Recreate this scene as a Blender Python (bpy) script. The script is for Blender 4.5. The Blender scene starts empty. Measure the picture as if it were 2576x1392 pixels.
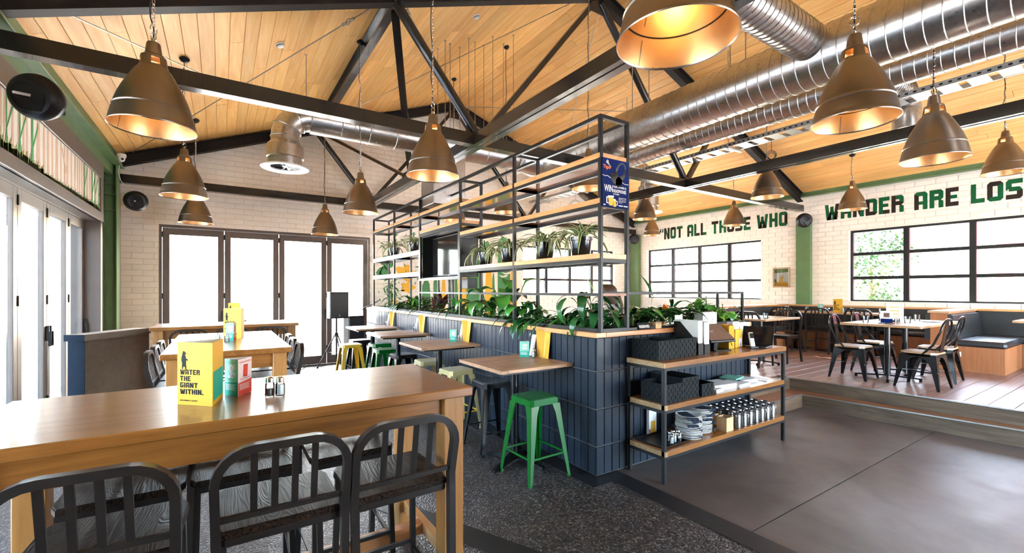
import bpy, bmesh, math, random
from mathutils import Vector, Matrix
RND = random.Random(11)
sc = bpy.context.scene
COL = sc.collection
PI = math.pi

# ------------------------------------------------------------------ camera, sky, sun, exposure
cam_d = bpy.data.cameras.new('camera')
cam = bpy.data.objects.new('camera', cam_d)
COL.objects.link(cam)
sc.camera = cam
cam_d.sensor_fit = 'HORIZONTAL'
cam_d.sensor_width = 36.0
cam_d.lens = 36.0 * 1119.0 / 2576.0
cam_d.shift_y = 35.0 / 2576.0
cam_d.clip_start = 0.02
cam_d.clip_end = 300.0
cam.location = (0, 0, 1.55)
cam.rotation_euler = (PI / 2, 0, -math.atan2(732, 1119))

sc.view_settings.view_transform = 'Standard'
sc.view_settings.look = 'None'
sc.view_settings.gamma = 1.0
sc.view_settings.use_curve_mapping = False
sc.view_settings.exposure = 2.7

SUN_AZ = Vector((0.60, 0.80))          # towards the sun, beyond the far window
SUN_EL = math.radians(34)
world = bpy.data.worlds.new('world')
sc.world = world
world.use_nodes = True
wn = world.node_tree.nodes
wn.clear()
w_out = wn.new('ShaderNodeOutputWorld')
w_bg = wn.new('ShaderNodeBackground')
w_sky = wn.new('ShaderNodeTexSky')
w_sky.sky_type = 'NISHITA'
w_sky.sun_disc = False
w_sky.sun_elevation = SUN_EL
w_sky.sun_rotation = math.atan2(SUN_AZ.x, SUN_AZ.y)
w_sky.air_density = 1.0
w_sky.dust_density = 2.5
w_sky.ozone_density = 1.0
w_bg.inputs['Strength'].default_value = 1.1
world.node_tree.links.new(w_sky.outputs[0], w_bg.inputs[0])
world.node_tree.links.new(w_bg.outputs[0], w_out.inputs[0])

sun_d = bpy.data.lights.new('sun', 'SUN')
sun_d.energy = 14.0
sun_d.angle = math.radians(0.6)
sun_d.color = (1.0, 0.93, 0.82)
sun = bpy.data.objects.new('sun', sun_d)
COL.objects.link(sun)
sv = Vector((SUN_AZ.x * math.cos(SUN_EL), SUN_AZ.y * math.cos(SUN_EL), math.sin(SUN_EL)))
sun.rotation_euler = sv.to_track_quat('Z', 'Y').to_euler()
sun.location = (8, 12, 9)
LAMP_W = 0.4                           # watts of each warm pendant bulb

# ------------------------------------------------------------------ mesh helpers
ORD = 'first second third fourth fifth sixth seventh eighth ninth tenth eleventh twelfth thirteenth fourteenth fifteenth sixteenth seventeenth eighteenth nineteenth twentieth'.split()
def vec(a):
    return Vector(a)

class MB:
    def __init__(s):
        s.v, s.f, s.mi, s.m = [], [], [], 0
    def add(s, vs, fs):
        o = len(s.v)
        s.v += [tuple(p) for p in vs]
        s.f += [tuple(i + o for i in f) for f in fs]
        s.mi += [s.m] * len(fs)
        return s
    def box(s, x0, y0, z0, x1, y1, z1, b=0.0, rz=0.0, at=None):
        if b <= 0:
            vs = [(x, y, z) for x in (x0, x1) for y in (y0, y1) for z in (z0, z1)]
            fs = [(0, 1, 3, 2), (4, 6, 7, 5), (0, 4, 5, 1), (2, 3, 7, 6), (0, 2, 6, 4), (1, 5, 7, 3)]
        else:
            c = [(x0 + x1) / 2, (y0 + y1) / 2, (z0 + z1) / 2]
            h = [abs(x1 - x0) / 2, abs(y1 - y0) / 2, abs(z1 - z0) / 2]
            b = min(b, min(h) * 0.95)
            vs, idx = [], {}
            for sx in (-1, 1):
                for sy in (-1, 1):
                    for sz in (-1, 1):
                        sg = (sx, sy, sz)
                        for k in range(3):
                            p = [c[i] + sg[i] * (h[i] - (0 if i == k else b)) for i in range(3)]
                            idx[(sg, k)] = len(vs)
                            vs.append(p)
            fs = []
            for k in range(3):
                i, j = [a for a in range(3) if a != k]
                for sk in (-1, 1):
                    q = []
                    for si, sj in ((-1, -1), (1, -1), (1, 1), (-1, 1)):
                        sg = [0, 0, 0]; sg[k] = sk; sg[i] = si; sg[j] = sj
                        q.append(idx[(tuple(sg), k)])
                    fs.append(q)
                for si in (-1, 1):
                    for sj in (-1, 1):
                        a = [0, 0, 0]; a[i] = si; a[j] = sj
                        lo = list(a); lo[k] = -1
                        hi = list(a); hi[k] = 1
                        lo, hi = tuple(lo), tuple(hi)
                        fs.append((idx[(lo, i)], idx[(hi, i)], idx[(hi, j)], idx[(lo, j)]))
            for sx in (-1, 1):
                for sy in (-1, 1):
                    for sz in (-1, 1):
                        fs.append([idx[((sx, sy, sz), k)] for k in range(3)])
        if rz:
            cx, cy = at if at else ((x0 + x1) / 2, (y0 + y1) / 2)
            co, si = math.cos(rz), math.sin(rz)
            vs = [(cx + (p[0] - cx) * co - (p[1] - cy) * si, cy + (p[0] - cx) * si + (p[1] - cy) * co, p[2]) for p in vs]
        return s.add(vs, fs)
    def bar(s, p, q, w, h, up=(0, 0, 1)):
        p, q, up = vec(p), vec(q), vec(up)
        d = (q - p).normalized()
        if abs(d.dot(up)) > 0.98:
            up = Vector((0, 1, 0)) if abs(d.y) < 0.9 else Vector((1, 0, 0))
        sd = d.cross(up).normalized() * (w / 2)
        u = sd.cross(d).normalized() * (h / 2)
        vs = [a + i * sd + j * u for a in (p, q) for i, j in ((-1, -1), (1, -1), (1, 1), (-1, 1))]
        return s.add(vs, [(0, 1, 2, 3), (7, 6, 5, 4), (0, 4, 5, 1), (1, 5, 6, 2), (2, 6, 7, 3), (3, 7, 4, 0)])
    def sweep(s, pts, prof, up, closed=False, caps=True):
        pts = [vec(p) for p in pts]
        up = vec(up)
        n, k = len(pts), len(prof)
        vs = []
        for i, p in enumerate(pts):
            if closed:
                a, b = pts[i - 1], pts[(i + 1) % n]
            else:
                a, b = pts[max(i - 1, 0)], pts[min(i + 1, n - 1)]
            t = (b - a).normalized()
            sd = t.cross(up).normalized()
            u2 = up
            m = 1.0
            if 0 < i < n - 1 or closed:
                t1 = (p - pts[i - 1]).normalized()
                cs = max(0.5, t1.dot(t))
                m = 1 / cs
            for (pu, pv) in prof:
                vs.append(p + sd * pu * m + u2 * pv)
        fs = []
        for i in range(n if closed else n - 1):
            i2 = (i + 1) % n
            for j in range(k):
                j2 = (j + 1) % k
                fs.append((i * k + j, i * k + j2, i2 * k + j2, i2 * k + j))
        if caps and not closed:
            fs.append(tuple(range(k))[::-1])
            fs.append(tuple((n - 1) * k + j for j in range(k)))
        return s.add(vs, fs)
    def tube(s, pts, r, n=8, closed=False, caps=True):
        pts = [vec(p) for p in pts]
        N = len(pts)
        rr = r if isinstance(r, (list, tuple)) else [r] * N
        ts = []
        for i in range(N):
            a, b = (pts[i - 1], pts[(i + 1) % N]) if closed else (pts[max(i - 1, 0)], pts[min(i + 1, N - 1)])
            ts.append((b - a).normalized())
        ref = Vector((0, 0, 1)) if abs(ts[0].z) < 0.9 else Vector((1, 0, 0))
        nv = (ref - ts[0] * ref.dot(ts[0])).normalized()
        vs = []
        for i in range(N):
            nv = (nv - ts[i] * nv.dot(ts[i])).normalized()
            bv = ts[i].cross(nv)
            for j in range(n):
                a = 2 * PI * j / n
                vs.append(pts[i] + (nv * math.cos(a) + bv * math.sin(a)) * rr[i])
        fs = []
        for i in range(N if closed else N - 1):
            i2 = (i + 1) % N
            for j in range(n):
                j2 = (j + 1) % n
                fs.append((i * n + j, i * n + j2, i2 * n + j2, i2 * n + j))
        if caps and not closed:
            fs.append(tuple(range(n))[::-1])
            fs.append(tuple((N - 1) * n + j for j in range(n)))
        return s.add(vs, fs)
    def lathe(s, prof, n=32, c=(0, 0, 0), a0=0.0):
        k = len(prof)
        vs, fs = [], []
        for j in range(n):
            a = a0 + 2 * PI * j / n
            for r, z in prof:
                vs.append((c[0] + r * math.cos(a), c[1] + r * math.sin(a), c[2] + z))
        for j in range(n):
            j2 = (j + 1) % n
            for i in range(k - 1):
                if prof[i][0] < 1e-6 and prof[i + 1][0] < 1e-6:
                    continue
                if prof[i][0] < 1e-6:
                    fs.append((j * k + i, j2 * k + i + 1, j * k + i + 1))
                elif prof[i + 1][0] < 1e-6:
                    fs.append((j * k + i, j2 * k + i, j * k + i + 1))
                else:
                    fs.append((j * k + i, j2 * k + i, j2 * k + i + 1, j * k + i + 1))
        return s.add(vs, fs)
    def cyl(s, p, q, r, n=16, r2=None):
        return s.tube([p, q], [r, r if r2 is None else r2], n)
    def prism(s, poly, o, U, W, th):
        o, U, W = vec(o), vec(U), vec(W)
        nn = U.cross(W).normalized() * th
        a = [o + U * p[0] + W * p[1] for p in poly]
        n = len(a)
        vs = a + [p + nn for p in a]
        fs = [tuple(range(n))[::-1], tuple(range(n, 2 * n))]
        fs += [(i, (i + 1) % n, n + (i + 1) % n, n + i) for i in range(n)]
        return s.add(vs, fs)
    def sheet(s, rows, thick=0.0):
        k = len(rows[0])
        vs = [p for r in rows for p in r]
        fs = [(i * k + j, i * k + j + 1, (i + 1) * k + j + 1, (i + 1) * k + j) for i in range(len(rows) - 1) for j in range(k - 1)]
        return s.add(vs, fs)
    def mesh(s, name, mats, smooth=None, recalc=True, merge=False):
        me = bpy.data.meshes.new(name)
        me.from_pydata(s.v, [], s.f)
        if not isinstance(mats, (list, tuple)):
            mats = [mats]
        for m in mats:
            me.materials.append(m)
        if len(mats) > 1:
            me.polygons.foreach_set('material_index', s.mi)
        if recalc or merge:
            bm = bmesh.new()
            bm.from_mesh(me)
            if merge:
                bmesh.ops.remove_doubles(bm, verts=bm.verts, dist=1e-5)
            bmesh.ops.recalc_face_normals(bm, faces=bm.faces)
            bm.to_mesh(me)
            bm.free()
        if smooth is not None:
            me.polygons.foreach_set('use_smooth', [True] * len(me.polygons))
            me.set_sharp_from_angle(angle=smooth)
        me.update()
        return me
    def build(s, name, mats, parent=None, smooth=None, recalc=True, loc=None):
        return link(name, s.mesh(name, mats, smooth, recalc), parent, loc)

def link(name, me, parent=None, loc=None, rz=0.0):
    o = bpy.data.objects.new(name, me)
    COL.objects.link(o)
    if parent:
        o.parent = parent
    if loc:
        o.location = loc
    if rz:
        o.rotation_euler = (0, 0, rz)
    return o

def tag(o, label=None, cat=None, group=None, kind=None):
    if label: o['label'] = label
    if cat: o['category'] = cat
    if group: o['group'] = group
    if kind: o['kind'] = kind
    return o

def thing(name, label, cat, loc=(0, 0, 0), rz=0.0, group=None):
    o = bpy.data.objects.new(name, None)
    COL.objects.link(o)
    o.location = loc
    o.rotation_euler = (0, 0, rz)
    o.empty_display_size = 0.1
    return tag(o, label, cat, group)

KIDS = {}
def kids(root):
    return [o for o in COL.objects if o.parent == root] if False else [c for c in root.children]

def dup(root, loc, rz=0.0, label=None, group=None, scale=None):
    def cp(o, par):
        c = o.copy()
        COL.objects.link(c)
        if par: c.parent = par
        for ch in o.children:
            if ch is not c:
                cp(ch, c)
        return c
    src = list(root.children)
    r = root.copy()
    COL.objects.link(r)
    for ch in src:
        cp(ch, r)
    r.location = loc
    r.rotation_euler = (0, 0, rz)
    if scale: r.scale = (scale, scale, scale)
    if label: r['label'] = label
    if group: r['group'] = group
    return r

def struct(name, mb, mats, smooth=None, parent=None, label=None):
    o = mb.build(name, mats, parent, smooth)
    if parent is None:
        o['kind'] = 'structure'
        if label: o['label'] = label
    return o

# ------------------------------------------------------------------ materials
def new_mat(name):
    m = bpy.data.materials.new(name)
    m.use_nodes = True
    nt = m.node_tree
    return m, nt, nt.nodes['Principled BSDF']

def setp(b, **k):
    for n, v in k.items():
        n = {'rough': 'Roughness', 'metal': 'Metallic', 'spec': 'Specular IOR Level', 'coat': 'Coat Weight', 'coatr': 'Coat Roughness',
             'aniso': 'Anisotropic', 'trans': 'Transmission Weight', 'sub': 'Subsurface Weight'}[n]
        b.inputs[n].default_value = v

def coords(nt, rnd=False, scale=(1, 1, 1)):
    tc = nt.nodes.new('ShaderNodeTexCoord')
    mp = nt.nodes.new('ShaderNodeMapping')
    mp.inputs['Scale'].default_value = scale
    src = tc.outputs['Object']
    if rnd:
        oi = nt.nodes.new('ShaderNodeObjectInfo')
        mul = nt.nodes.new('ShaderNodeVectorMath'); mul.operation = 'SCALE'
        mul.inputs[0].default_value = (37.0, 19.0, 23.0)
        nt.links.new(oi.outputs['Random'], mul.inputs['Scale'])
        add = nt.nodes.new('ShaderNodeVectorMath'); add.operation = 'ADD'
        nt.links.new(src, add.inputs[0]); nt.links.new(mul.outputs[0], add.inputs[1])
        src = add.outputs[0]
    nt.links.new(src, mp.inputs['Vector'])
    return mp.outputs['Vector']

def noise(nt, vecin, scale, detail=3.0, rough=0.55, dist=0.0):
    n = nt.nodes.new('ShaderNodeTexNoise')
    n.inputs['Scale'].default_value = scale
    n.inputs['Detail'].default_value = detail
    n.inputs['Roughness'].default_value = rough
    n.inputs['Distortion'].default_value = dist
    nt.links.new(vecin, n.inputs['Vector'])
    return n.outputs['Fac']

def ramp(nt, fac, stops):
    r = nt.nodes.new('ShaderNodeValToRGB')
    e = r.color_ramp.elements
    while len(e) < len(stops):
        e.new(0.5)
    for el, (p, c) in zip(e, stops):
        el.position = p
        el.color = (*c, 1) if len(c) == 3 else c
    nt.links.new(fac, r.inputs['Fac'])
    return r.outputs['Color']

def bump(nt, b, height, strength, dist=0.01):
    n = nt.nodes.new('ShaderNodeBump')
    n.inputs['Strength'].default_value = strength
    n.inputs['Distance'].default_value = dist
    nt.links.new(height, n.inputs['Height'])
    nt.links.new(n.outputs[0], b.inputs['Normal'])

def hsv_rand(nt, col, b, amt):
    oi = nt.nodes.new('ShaderNodeObjectInfo')
    mr = nt.nodes.new('ShaderNodeMapRange')
    mr.inputs['To Min'].default_value = 1 - amt
    mr.inputs['To Max'].default_value = 1 + amt
    nt.links.new(oi.outputs['Random'], mr.inputs['Value'])
    h = nt.nodes.new('ShaderNodeHueSaturation')
    nt.links.new(mr.outputs[0], h.inputs['Value'])
    nt.links.new(col, h.inputs['Color'])
    nt.links.new(h.outputs[0], b.inputs['Base Color'])

def mat(name, col, rough=0.5, metal=0.0, var=0.08, nscale=8.0, bmp=0.0, bscale=60.0, rv=0.0, rvar=0.0, **k):
    m, nt, b = new_mat(name)
    setp(b, rough=rough, metal=metal, **k)
    v = coords(nt, rv > 0)
    f = noise(nt, v, nscale, 4)
    c = ramp(nt, f, [(0.3, [x * (1 - var) for x in col]), (0.7, [min(1, x * (1 + var)) for x in col])])
    if rv > 0:
        hsv_rand(nt, c, b, rv)
    else:
        nt.links.new(c, b.inputs['Base Color'])
    if rvar:
        mr = nt.nodes.new('ShaderNodeMapRange')
        mr.inputs['To Min'].default_value = max(0.02, rough - rvar)
        mr.inputs['To Max'].default_value = min(1, rough + rvar)
        nt.links.new(noise(nt, v, nscale * 1.7, 5), mr.inputs['Value'])
        nt.links.new(mr.outputs[0], b.inputs['Roughness'])
    if bmp:
        bump(nt, b, noise(nt, v, bscale, 4), bmp)
    return m

def wood(name, c1, c2, axis=0, freq=14.0, rough=0.4, bmp=0.15, rv=0.0, coat=0.0, coatr=0.1, dist=1.2, stops=(0.35, 0.68), c3=None):
    m, nt, b = new_mat(name)
    setp(b, rough=rough, coat=coat, coatr=coatr)
    s = [freq, freq, freq]
    s[axis] = freq * 0.07
    v = coords(nt, rv > 0, s)
    f1 = noise(nt, v, 1.0, 5, 0.6, dist)
    f2 = noise(nt, v, 5.0, 3, 0.5, 0.3)
    mx = nt.nodes.new('ShaderNodeMath'); mx.operation = 'MULTIPLY_ADD'
    nt.links.new(f2, mx.inputs[0]); mx.inputs[1].default_value = 0.28
    ad = nt.nodes.new('ShaderNodeMath'); ad.operation = 'MULTIPLY'
    nt.links.new(f1, ad.inputs[0]); ad.inputs[1].default_value = 0.78
    nt.links.new(ad.outputs[0], mx.inputs[2])
    st = [(stops[0], c1), (stops[1], c2)]
    if c3: st.append((min(0.98, stops[1] + 0.12), c3))
    c = ramp(nt, mx.outputs[0], st)
    if rv > 0:
        hsv_rand(nt, c, b, rv)
    else:
        nt.links.new(c, b.inputs['Base Color'])
    if bmp:
        bump(nt, b, mx.outputs[0], bmp, 0.004)
    return m

M = {}
M['oak'] = wood('oak_varnished', (0.165, 0.055, 0.009), (0.31, 0.118, 0.023), 0, 16, 0.30, 0.05, coat=0.5, coatr=0.12)
M['oak_y'] = wood('oak_varnished_y', (0.165, 0.055, 0.009), (0.31, 0.118, 0.023), 1, 16, 0.30, 0.05, coat=0.5, coatr=0.12)
M['oak_z'] = wood('oak_leg', (0.26, 0.108, 0.024), (0.40, 0.18, 0.045), 2, 14, 0.4, 0.08)
M['pine'] = wood('ceiling_pine', (0.80, 0.385, 0.10), (0.93, 0.58, 0.215), 1, 6, 0.5, 0.03, rv=0.09, dist=2.0)
M['timber'] = wood('timber_y', (0.50, 0.22, 0.07), (0.70, 0.37, 0.15), 1, 18, 0.38, 0.06, coat=0.3)
M['timber_x'] = wood('timber_x', (0.42, 0.15, 0.05), (0.58, 0.25, 0.09), 0, 18, 0.38, 0.06, coat=0.3)
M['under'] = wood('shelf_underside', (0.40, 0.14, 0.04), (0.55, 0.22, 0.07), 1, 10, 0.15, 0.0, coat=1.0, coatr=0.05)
M['slat'] = wood('bar_slat', (0.26, 0.125, 0.062), (0.46, 0.255, 0.14), 0, 22, 0.42, 0.12, rv=0.2)
def grain_seat():
    m, nt, b = new_mat('dark_grain_seat')
    setp(b, rough=0.40, spec=0.10)
    v = coords(nt, True, (9.0, 1.3, 9.0))
    f = noise(nt, v, 1.0, 2, 0.5, 1.6)
    w = nt.nodes.new('ShaderNodeMath'); w.operation = 'MULTIPLY'; w.inputs[1].default_value = 95.0
    nt.links.new(f, w.inputs[0])
    sn = nt.nodes.new('ShaderNodeMath'); sn.operation = 'SINE'
    nt.links.new(w.outputs[0], sn.inputs[0])
    mr = nt.nodes.new('ShaderNodeMapRange'); mr.inputs['From Min'].default_value = -1; mr.inputs['From Max'].default_value = 1
    nt.links.new(sn.outputs[0], mr.inputs['Value'])
    c = ramp(nt, mr.outputs[0], [(0.15, (0.007, 0.004, 0.0025)), (0.8, (0.030, 0.0165, 0.0105))])
    nt.links.new(c, b.inputs['Base Color'])
    bump(nt, b, mr.outputs[0], 0.22, 0.003)
    return m
M['darkwood'] = grain_seat()
M['floorwood'] = wood('floor_plank', (0.19, 0.095, 0.065), (0.32, 0.175, 0.125), 0, 9, 0.36, 0.05, rv=0.10)
M['riser'] = wood('riser_board', (0.05, 0.032, 0.02), (0.17, 0.118, 0.075), 1, 8, 0.55, 0.08, c3=(0.11, 0.07, 0.042))
M['tread'] = wood('tread_board', (0.17, 0.065, 0.028), (0.28, 0.115, 0.052), 1, 8, 0.42, 0.04)
M['riser_x'] = wood('riser_board_x', (0.06, 0.032, 0.017), (0.15, 0.085, 0.046), 0, 8, 0.5, 0.08)
M['booth'] = wood('booth_veneer', (0.30, 0.10, 0.035), (0.43, 0.165, 0.065), 2, 9, 0.42, 0.02)
M['ply'] = wood('ply_edge', (0.22, 0.115, 0.045), (0.46, 0.29, 0.135), 0, 30, 0.5, 0.04)
M['seatply'] = wood('chair_seat_wood', (0.36, 0.19, 0.085), (0.60, 0.37, 0.19), 1, 12, 0.35, 0.05, rv=0.1, coat=0.3)
M['bamboo'] = wood('bamboo', (0.50, 0.30, 0.13), (0.70, 0.46, 0.24), 2, 16, 0.5, 0.03)
M['platform_tab'] = wood('dining_top', (0.42, 0.22, 0.10), (0.62, 0.37, 0.19), 0, 12, 0.28, 0.03, coat=0.5)
M['steel'] = mat('black_steel', (0.020, 0.020, 0.021), 0.38, 0.3, 0.15, 20, 0.03, 120, spec=0.4)
M['truss'] = mat('truss_paint', (0.017, 0.014, 0.012), 0.24, 0.1, 0.12, 15, coat=0.3)
M['truss_matte'] = mat('rafter_paint', (0.015, 0.012, 0.011), 0.55, 0.0, 0.12, 15, spec=0.25)
M['dish'] = mat('speaker_dish', (0.010, 0.010, 0.011), 0.45, 0, 0.1, 20, spec=0.3)
M['gun'] = mat('gunmetal', (0.027, 0.021, 0.018), 0.3, 0.35, 0.2, 6, rvar=0.06)
M['galv'] = mat('galvanised', (0.50, 0.48, 0.46), 0.30, 1.0, 0.12, 26, rvar=0.08)
M['lampmetal'] = mat('aged_metal', (0.285, 0.24, 0.20), 0.33, 1.0, 0.09, 5, rvar=0.05)
M['lampin'] = mat('lamp_inside', (0.62, 0.40, 0.19), 0.38, 0.9, 0.15, 5, rvar=0.1)
M['chrome'] = mat('chrome', (0.75, 0.74, 0.72), 0.12, 1.0, 0.05)
M['brushed'] = mat('brushed_steel', (0.27, 0.26, 0.25), 0.3, 1.0, 0.1, 40)
M['nosing'] = mat('aluminium_nosing', (0.62, 0.62, 0.62), 0.3, 1.0, 0.1, 30)
M['brick'] = mat('white_painted_brick', (0.90, 0.83, 0.74), 0.62, 0, 0.03, 5, 0.22, 45, rv=0.02)
M['wallpaint'] = mat('white_mortar_paint', (0.80, 0.73, 0.64), 0.7, 0, 0.04, 5, 0.2, 60)
M['green'] = mat('green_paint', (0.105, 0.19, 0.075), 0.4, 0, 0.10, 5, 0.04, 80)
M['doorpaint'] = mat('brown_frame_paint', (0.135, 0.104, 0.088), 0.42, 0.1, 0.05, 6, 0.03, 100)
M['grout'] = mat('dark_grout', (0.06, 0.06, 0.06), 0.8, 0, 0.1, 30)
M['tile'] = mat('slate_blue_tile', (0.018, 0.026, 0.039), 0.36, 0, 0.10, 9, 0.03, 60, rv=0.14, spec=0.28)
M['plinth'] = mat('black_plinth', (0.011, 0.011, 0.012), 0.45, 0, 0.2, 20, 0.05)
M['leather'] = mat('black_leather', (0.026, 0.027, 0.030), 0.34, 0, 0.15, 12, 0.12, 180)
M['blackplastic'] = mat('black_plastic', (0.010, 0.010, 0.011), 0.38, 0, 0.1, 20, 0.03, 200, spec=0.3)
M['pot'] = mat('gloss_black_pot', (0.006, 0.006, 0.007), 0.14, 0, 0.1, 20, coat=0.2)
M['screen'] = mat('black_screen', (0.012, 0.012, 0.013), 0.06, 0, 0.05, 3)
M['soil'] = mat('soil', (0.03, 0.02, 0.014), 0.9, 0, 0.4, 60, 0.5, 90)
M['white'] = mat('white_plastic', (0.80, 0.79, 0.76), 0.4, 0, 0.02)
M['paper'] = mat('white_paper', (0.78, 0.77, 0.75), 0.6, 0, 0.03)
M['yellow'] = mat('yellow_card', (0.66, 0.345, 0.028), 0.55, 0, 0.03, 3, spec=0.2)
M['yellowlid'] = mat('yellow_paint', (0.74, 0.44, 0.035), 0.25, 0, 0.05, 4)
M['cream'] = mat('cream_paint', (0.55, 0.46, 0.22), 0.28, 0.1, 0.08, 5)
M['greengloss'] = mat('green_gloss', (0.002, 0.115, 0.012), 0.25, 0, 0.08, 5)
M['blackgloss'] = mat('black_gloss', (0.006, 0.006, 0.007), 0.2, 0.0, 0.08, 5)
M['mint'] = mat('mint_card', (0.22, 0.52, 0.37), 0.55, 0, 0.03, spec=0.2)
M['teal'] = mat('teal_card', (0.02, 0.30, 0.20), 0.55, 0, 0.03, spec=0.2)
M['red'] = mat('red_card', (0.58, 0.05, 0.035), 0.55, 0, 0.03, spec=0.2)
M['pinkcard'] = mat('pale_pink_card', (0.66, 0.52, 0.50), 0.55, 0, 0.03, spec=0.2)
M['ink'] = mat('dark_ink', (0.008, 0.009, 0.010), 0.6, 0, 0.05, spec=0.1)
M['photo'] = mat('photo_print', (0.55, 0.50, 0.52), 0.4, 0, 0.6, 60)
M['letter_g'] = mat('lettering_green', (0.003, 0.095, 0.030), 0.6, 0, 0.12, 12, spec=0.2)
M['letter_b'] = mat('lettering_brown', (0.022, 0.014, 0.010), 0.6, 0, 0.12, 12, spec=0.2)
M['mural_g'] = mat('mural_green', (0.05, 0.235, 0.075), 0.55, 0, 0.08, 6, 0.15, 45)
M['mural_y'] = mat('mural_yellow', (0.84, 0.46, 0.02), 0.55, 0, 0.05, 6, 0.15, 45)
M['mural_w'] = mat('mural_cream', (0.80, 0.76, 0.70), 0.6, 0, 0.04, 6)
M['mural_t'] = mat('mural_tan', (0.66, 0.46, 0.33), 0.6, 0, 0.05, 6)
M['mural_olive'] = mat('mural_olive', (0.24, 0.30, 0.09), 0.6, 0, 0.15, 6)
M['mural_dg'] = mat('mural_bright_green', (0.03, 0.30, 0.075), 0.6, 0, 0.2, 4)
M['ledge'] = mat('brown_render', (0.105, 0.076, 0.058), 0.75, 0, 0.14, 14, 0.1, 70)
M['ledge_end_skylit'] = mat('skylight_tinted_render', (0.006, 0.011, 0.019), 0.85, 0, 0.14, 14, 0.1, 70, spec=0.1)  # sky light on the ledge's end, put into the colour as blue
M['concrete_cap'] = M['ledge']
M['posterblue'] = mat('poster_blue', (0.003, 0.012, 0.085), 0.65, 0, 0.3, 5, spec=0.1)
M['orange'] = mat('orange_ink', (0.85, 0.16, 0.02), 0.4, 0, 0.05)
M['amber'] = mat('amber_ink', (0.85, 0.42, 0.02), 0.4, 0, 0.1)
M['weave'] = mat('black_weave', (0.007, 0.009, 0.010), 0.6, 0, 0.3, 40, 0.05, spec=0.15)
M['plate'] = mat('white_china', (0.88, 0.86, 0.82), 0.18, 0, 0.02)
M['navy'] = mat('navy_cloth', (0.008, 0.014, 0.035), 0.85, 0, 0.2, 40, 0.2, 200)
M['brownprint'] = mat('brown_terminal', (0.15, 0.085, 0.062), 0.35, 0.1, 0.2, 12)
M['phone'] = mat('phone_silver', (0.45, 0.40, 0.37), 0.35, 0.5, 0.05)
M['lilac'] = mat('lilac_card', (0.50, 0.46, 0.68), 0.5, 0, 0.04)
M['salt'] = mat('salt', (0.85, 0.84, 0.82), 0.8, 0, 0.05, 60)
M['pepper'] = mat('pepper', (0.10, 0.075, 0.055), 0.8, 0, 0.5, 90)
M['tray_metal'] = mat('tray_galvanised', (0.55, 0.55, 0.54), 0.35, 1.0, 0.1, 30)
M['steel_wood_tint'] = mat('wood_reflection_steel', (0.13, 0.070, 0.052), 0.4, 0.6, 0.3, 9)  # black steel with the timber's coppery reflection put into its colour
M['frameoak'] = wood('picture_frame', (0.45, 0.26, 0.11), (0.62, 0.38, 0.18), 2, 18, 0.45, 0.05)
M['hair'] = mat('brown_hair', (0.050, 0.022, 0.010), 0.45, 0, 0.3, 40, 0.3, 120)
M['skin'] = mat('skin', (0.62, 0.38, 0.28), 0.5, 0, 0.05)
M['shirt'] = mat('pale_shirt', (0.42, 0.44, 0.46), 0.8, 0, 0.08, 20, 0.1, 90)
M['trouser'] = mat('dark_trouser', (0.03, 0.03, 0.04), 0.8, 0, 0.1, 20)
M['leaf_a'] = mat('leaf_mid', (0.045, 0.19, 0.022), 0.30, 0, 0.3, 8, rv=0.25)
M['leaf_b'] = mat('leaf_dark', (0.016, 0.090, 0.022), 0.24, 0, 0.3, 8, rv=0.25)
M['leaf_c'] = mat('leaf_lime', (0.13, 0.30, 0.035), 0.32, 0, 0.25, 8, rv=0.25)
M['leaf_d'] = mat('leaf_burgundy', (0.075, 0.026, 0.022), 0.30, 0, 0.35, 10, rv=0.3)
M['stem'] = mat('plant_stem', (0.09, 0.12, 0.035), 0.5, 0, 0.2, 10)
M['tree_leaf'] = mat('tree_leaf', (0.012, 0.055, 0.004), 0.5, 0, 0.35, 3)
M['bark'] = mat('bark', (0.16, 0.11, 0.075), 0.85, 0, 0.25, 20, 0.3)
M['extwhite'] = mat('white_render', (0.86, 0.85, 0.83), 0.7, 0, 0.03, 4)
M['extred'] = mat('red_render', (0.34, 0.055, 0.065), 0.7, 0, 0.05, 4)
M['paving'] = mat('pale_paving', (0.76, 0.70, 0.61), 0.8, 0, 0.08, 3, 0.1, 30)
M['turf'] = mat('lawn_green', (0.30, 0.45, 0.12), 0.8, 0, 0.15, 3)
M['cable'] = mat('cable_black', (0.012, 0.012, 0.012), 0.5, 0, 0.1)
M['cableg'] = mat('cable_grey', (0.32, 0.34, 0.36), 0.5, 0, 0.1)
M['rod'] = mat('zinc_rod', (0.40, 0.36, 0.30), 0.35, 0.9, 0.1, 20)
M['grille'] = mat('speaker_grille', (0.070, 0.072, 0.078), 0.5, 0.3, 0.3, 220, 0.3, 300)
M['umbrella'] = mat('canvas_terracotta', (0.62, 0.28, 0.17), 0.8, 0, 0.06)

# variegated spider-plant leaf: pale centre stripe across the blade (generated v coordinate)
def striped_leaf():
    m, nt, b = new_mat('leaf_striped')
    setp(b, rough=0.35)
    tc = nt.nodes.new('ShaderNodeTexCoord')
    sp = nt.nodes.new('ShaderNodeSeparateXYZ')
    nt.links.new(tc.outputs['UV'], sp.inputs[0])
    c = ramp(nt, sp.outputs['X'], [(0.0, (0.62, 0.62, 0.36)), (0.20, (0.60, 0.62, 0.34)), (0.27, (0.055, 0.15, 0.035)), (0.73, (0.075, 0.18, 0.045)), (0.80, (0.60, 0.62, 0.34))])
    nt.links.new(c, b.inputs['Base Color'])
    return m
M['leaf_striped'] = striped_leaf()

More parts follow.
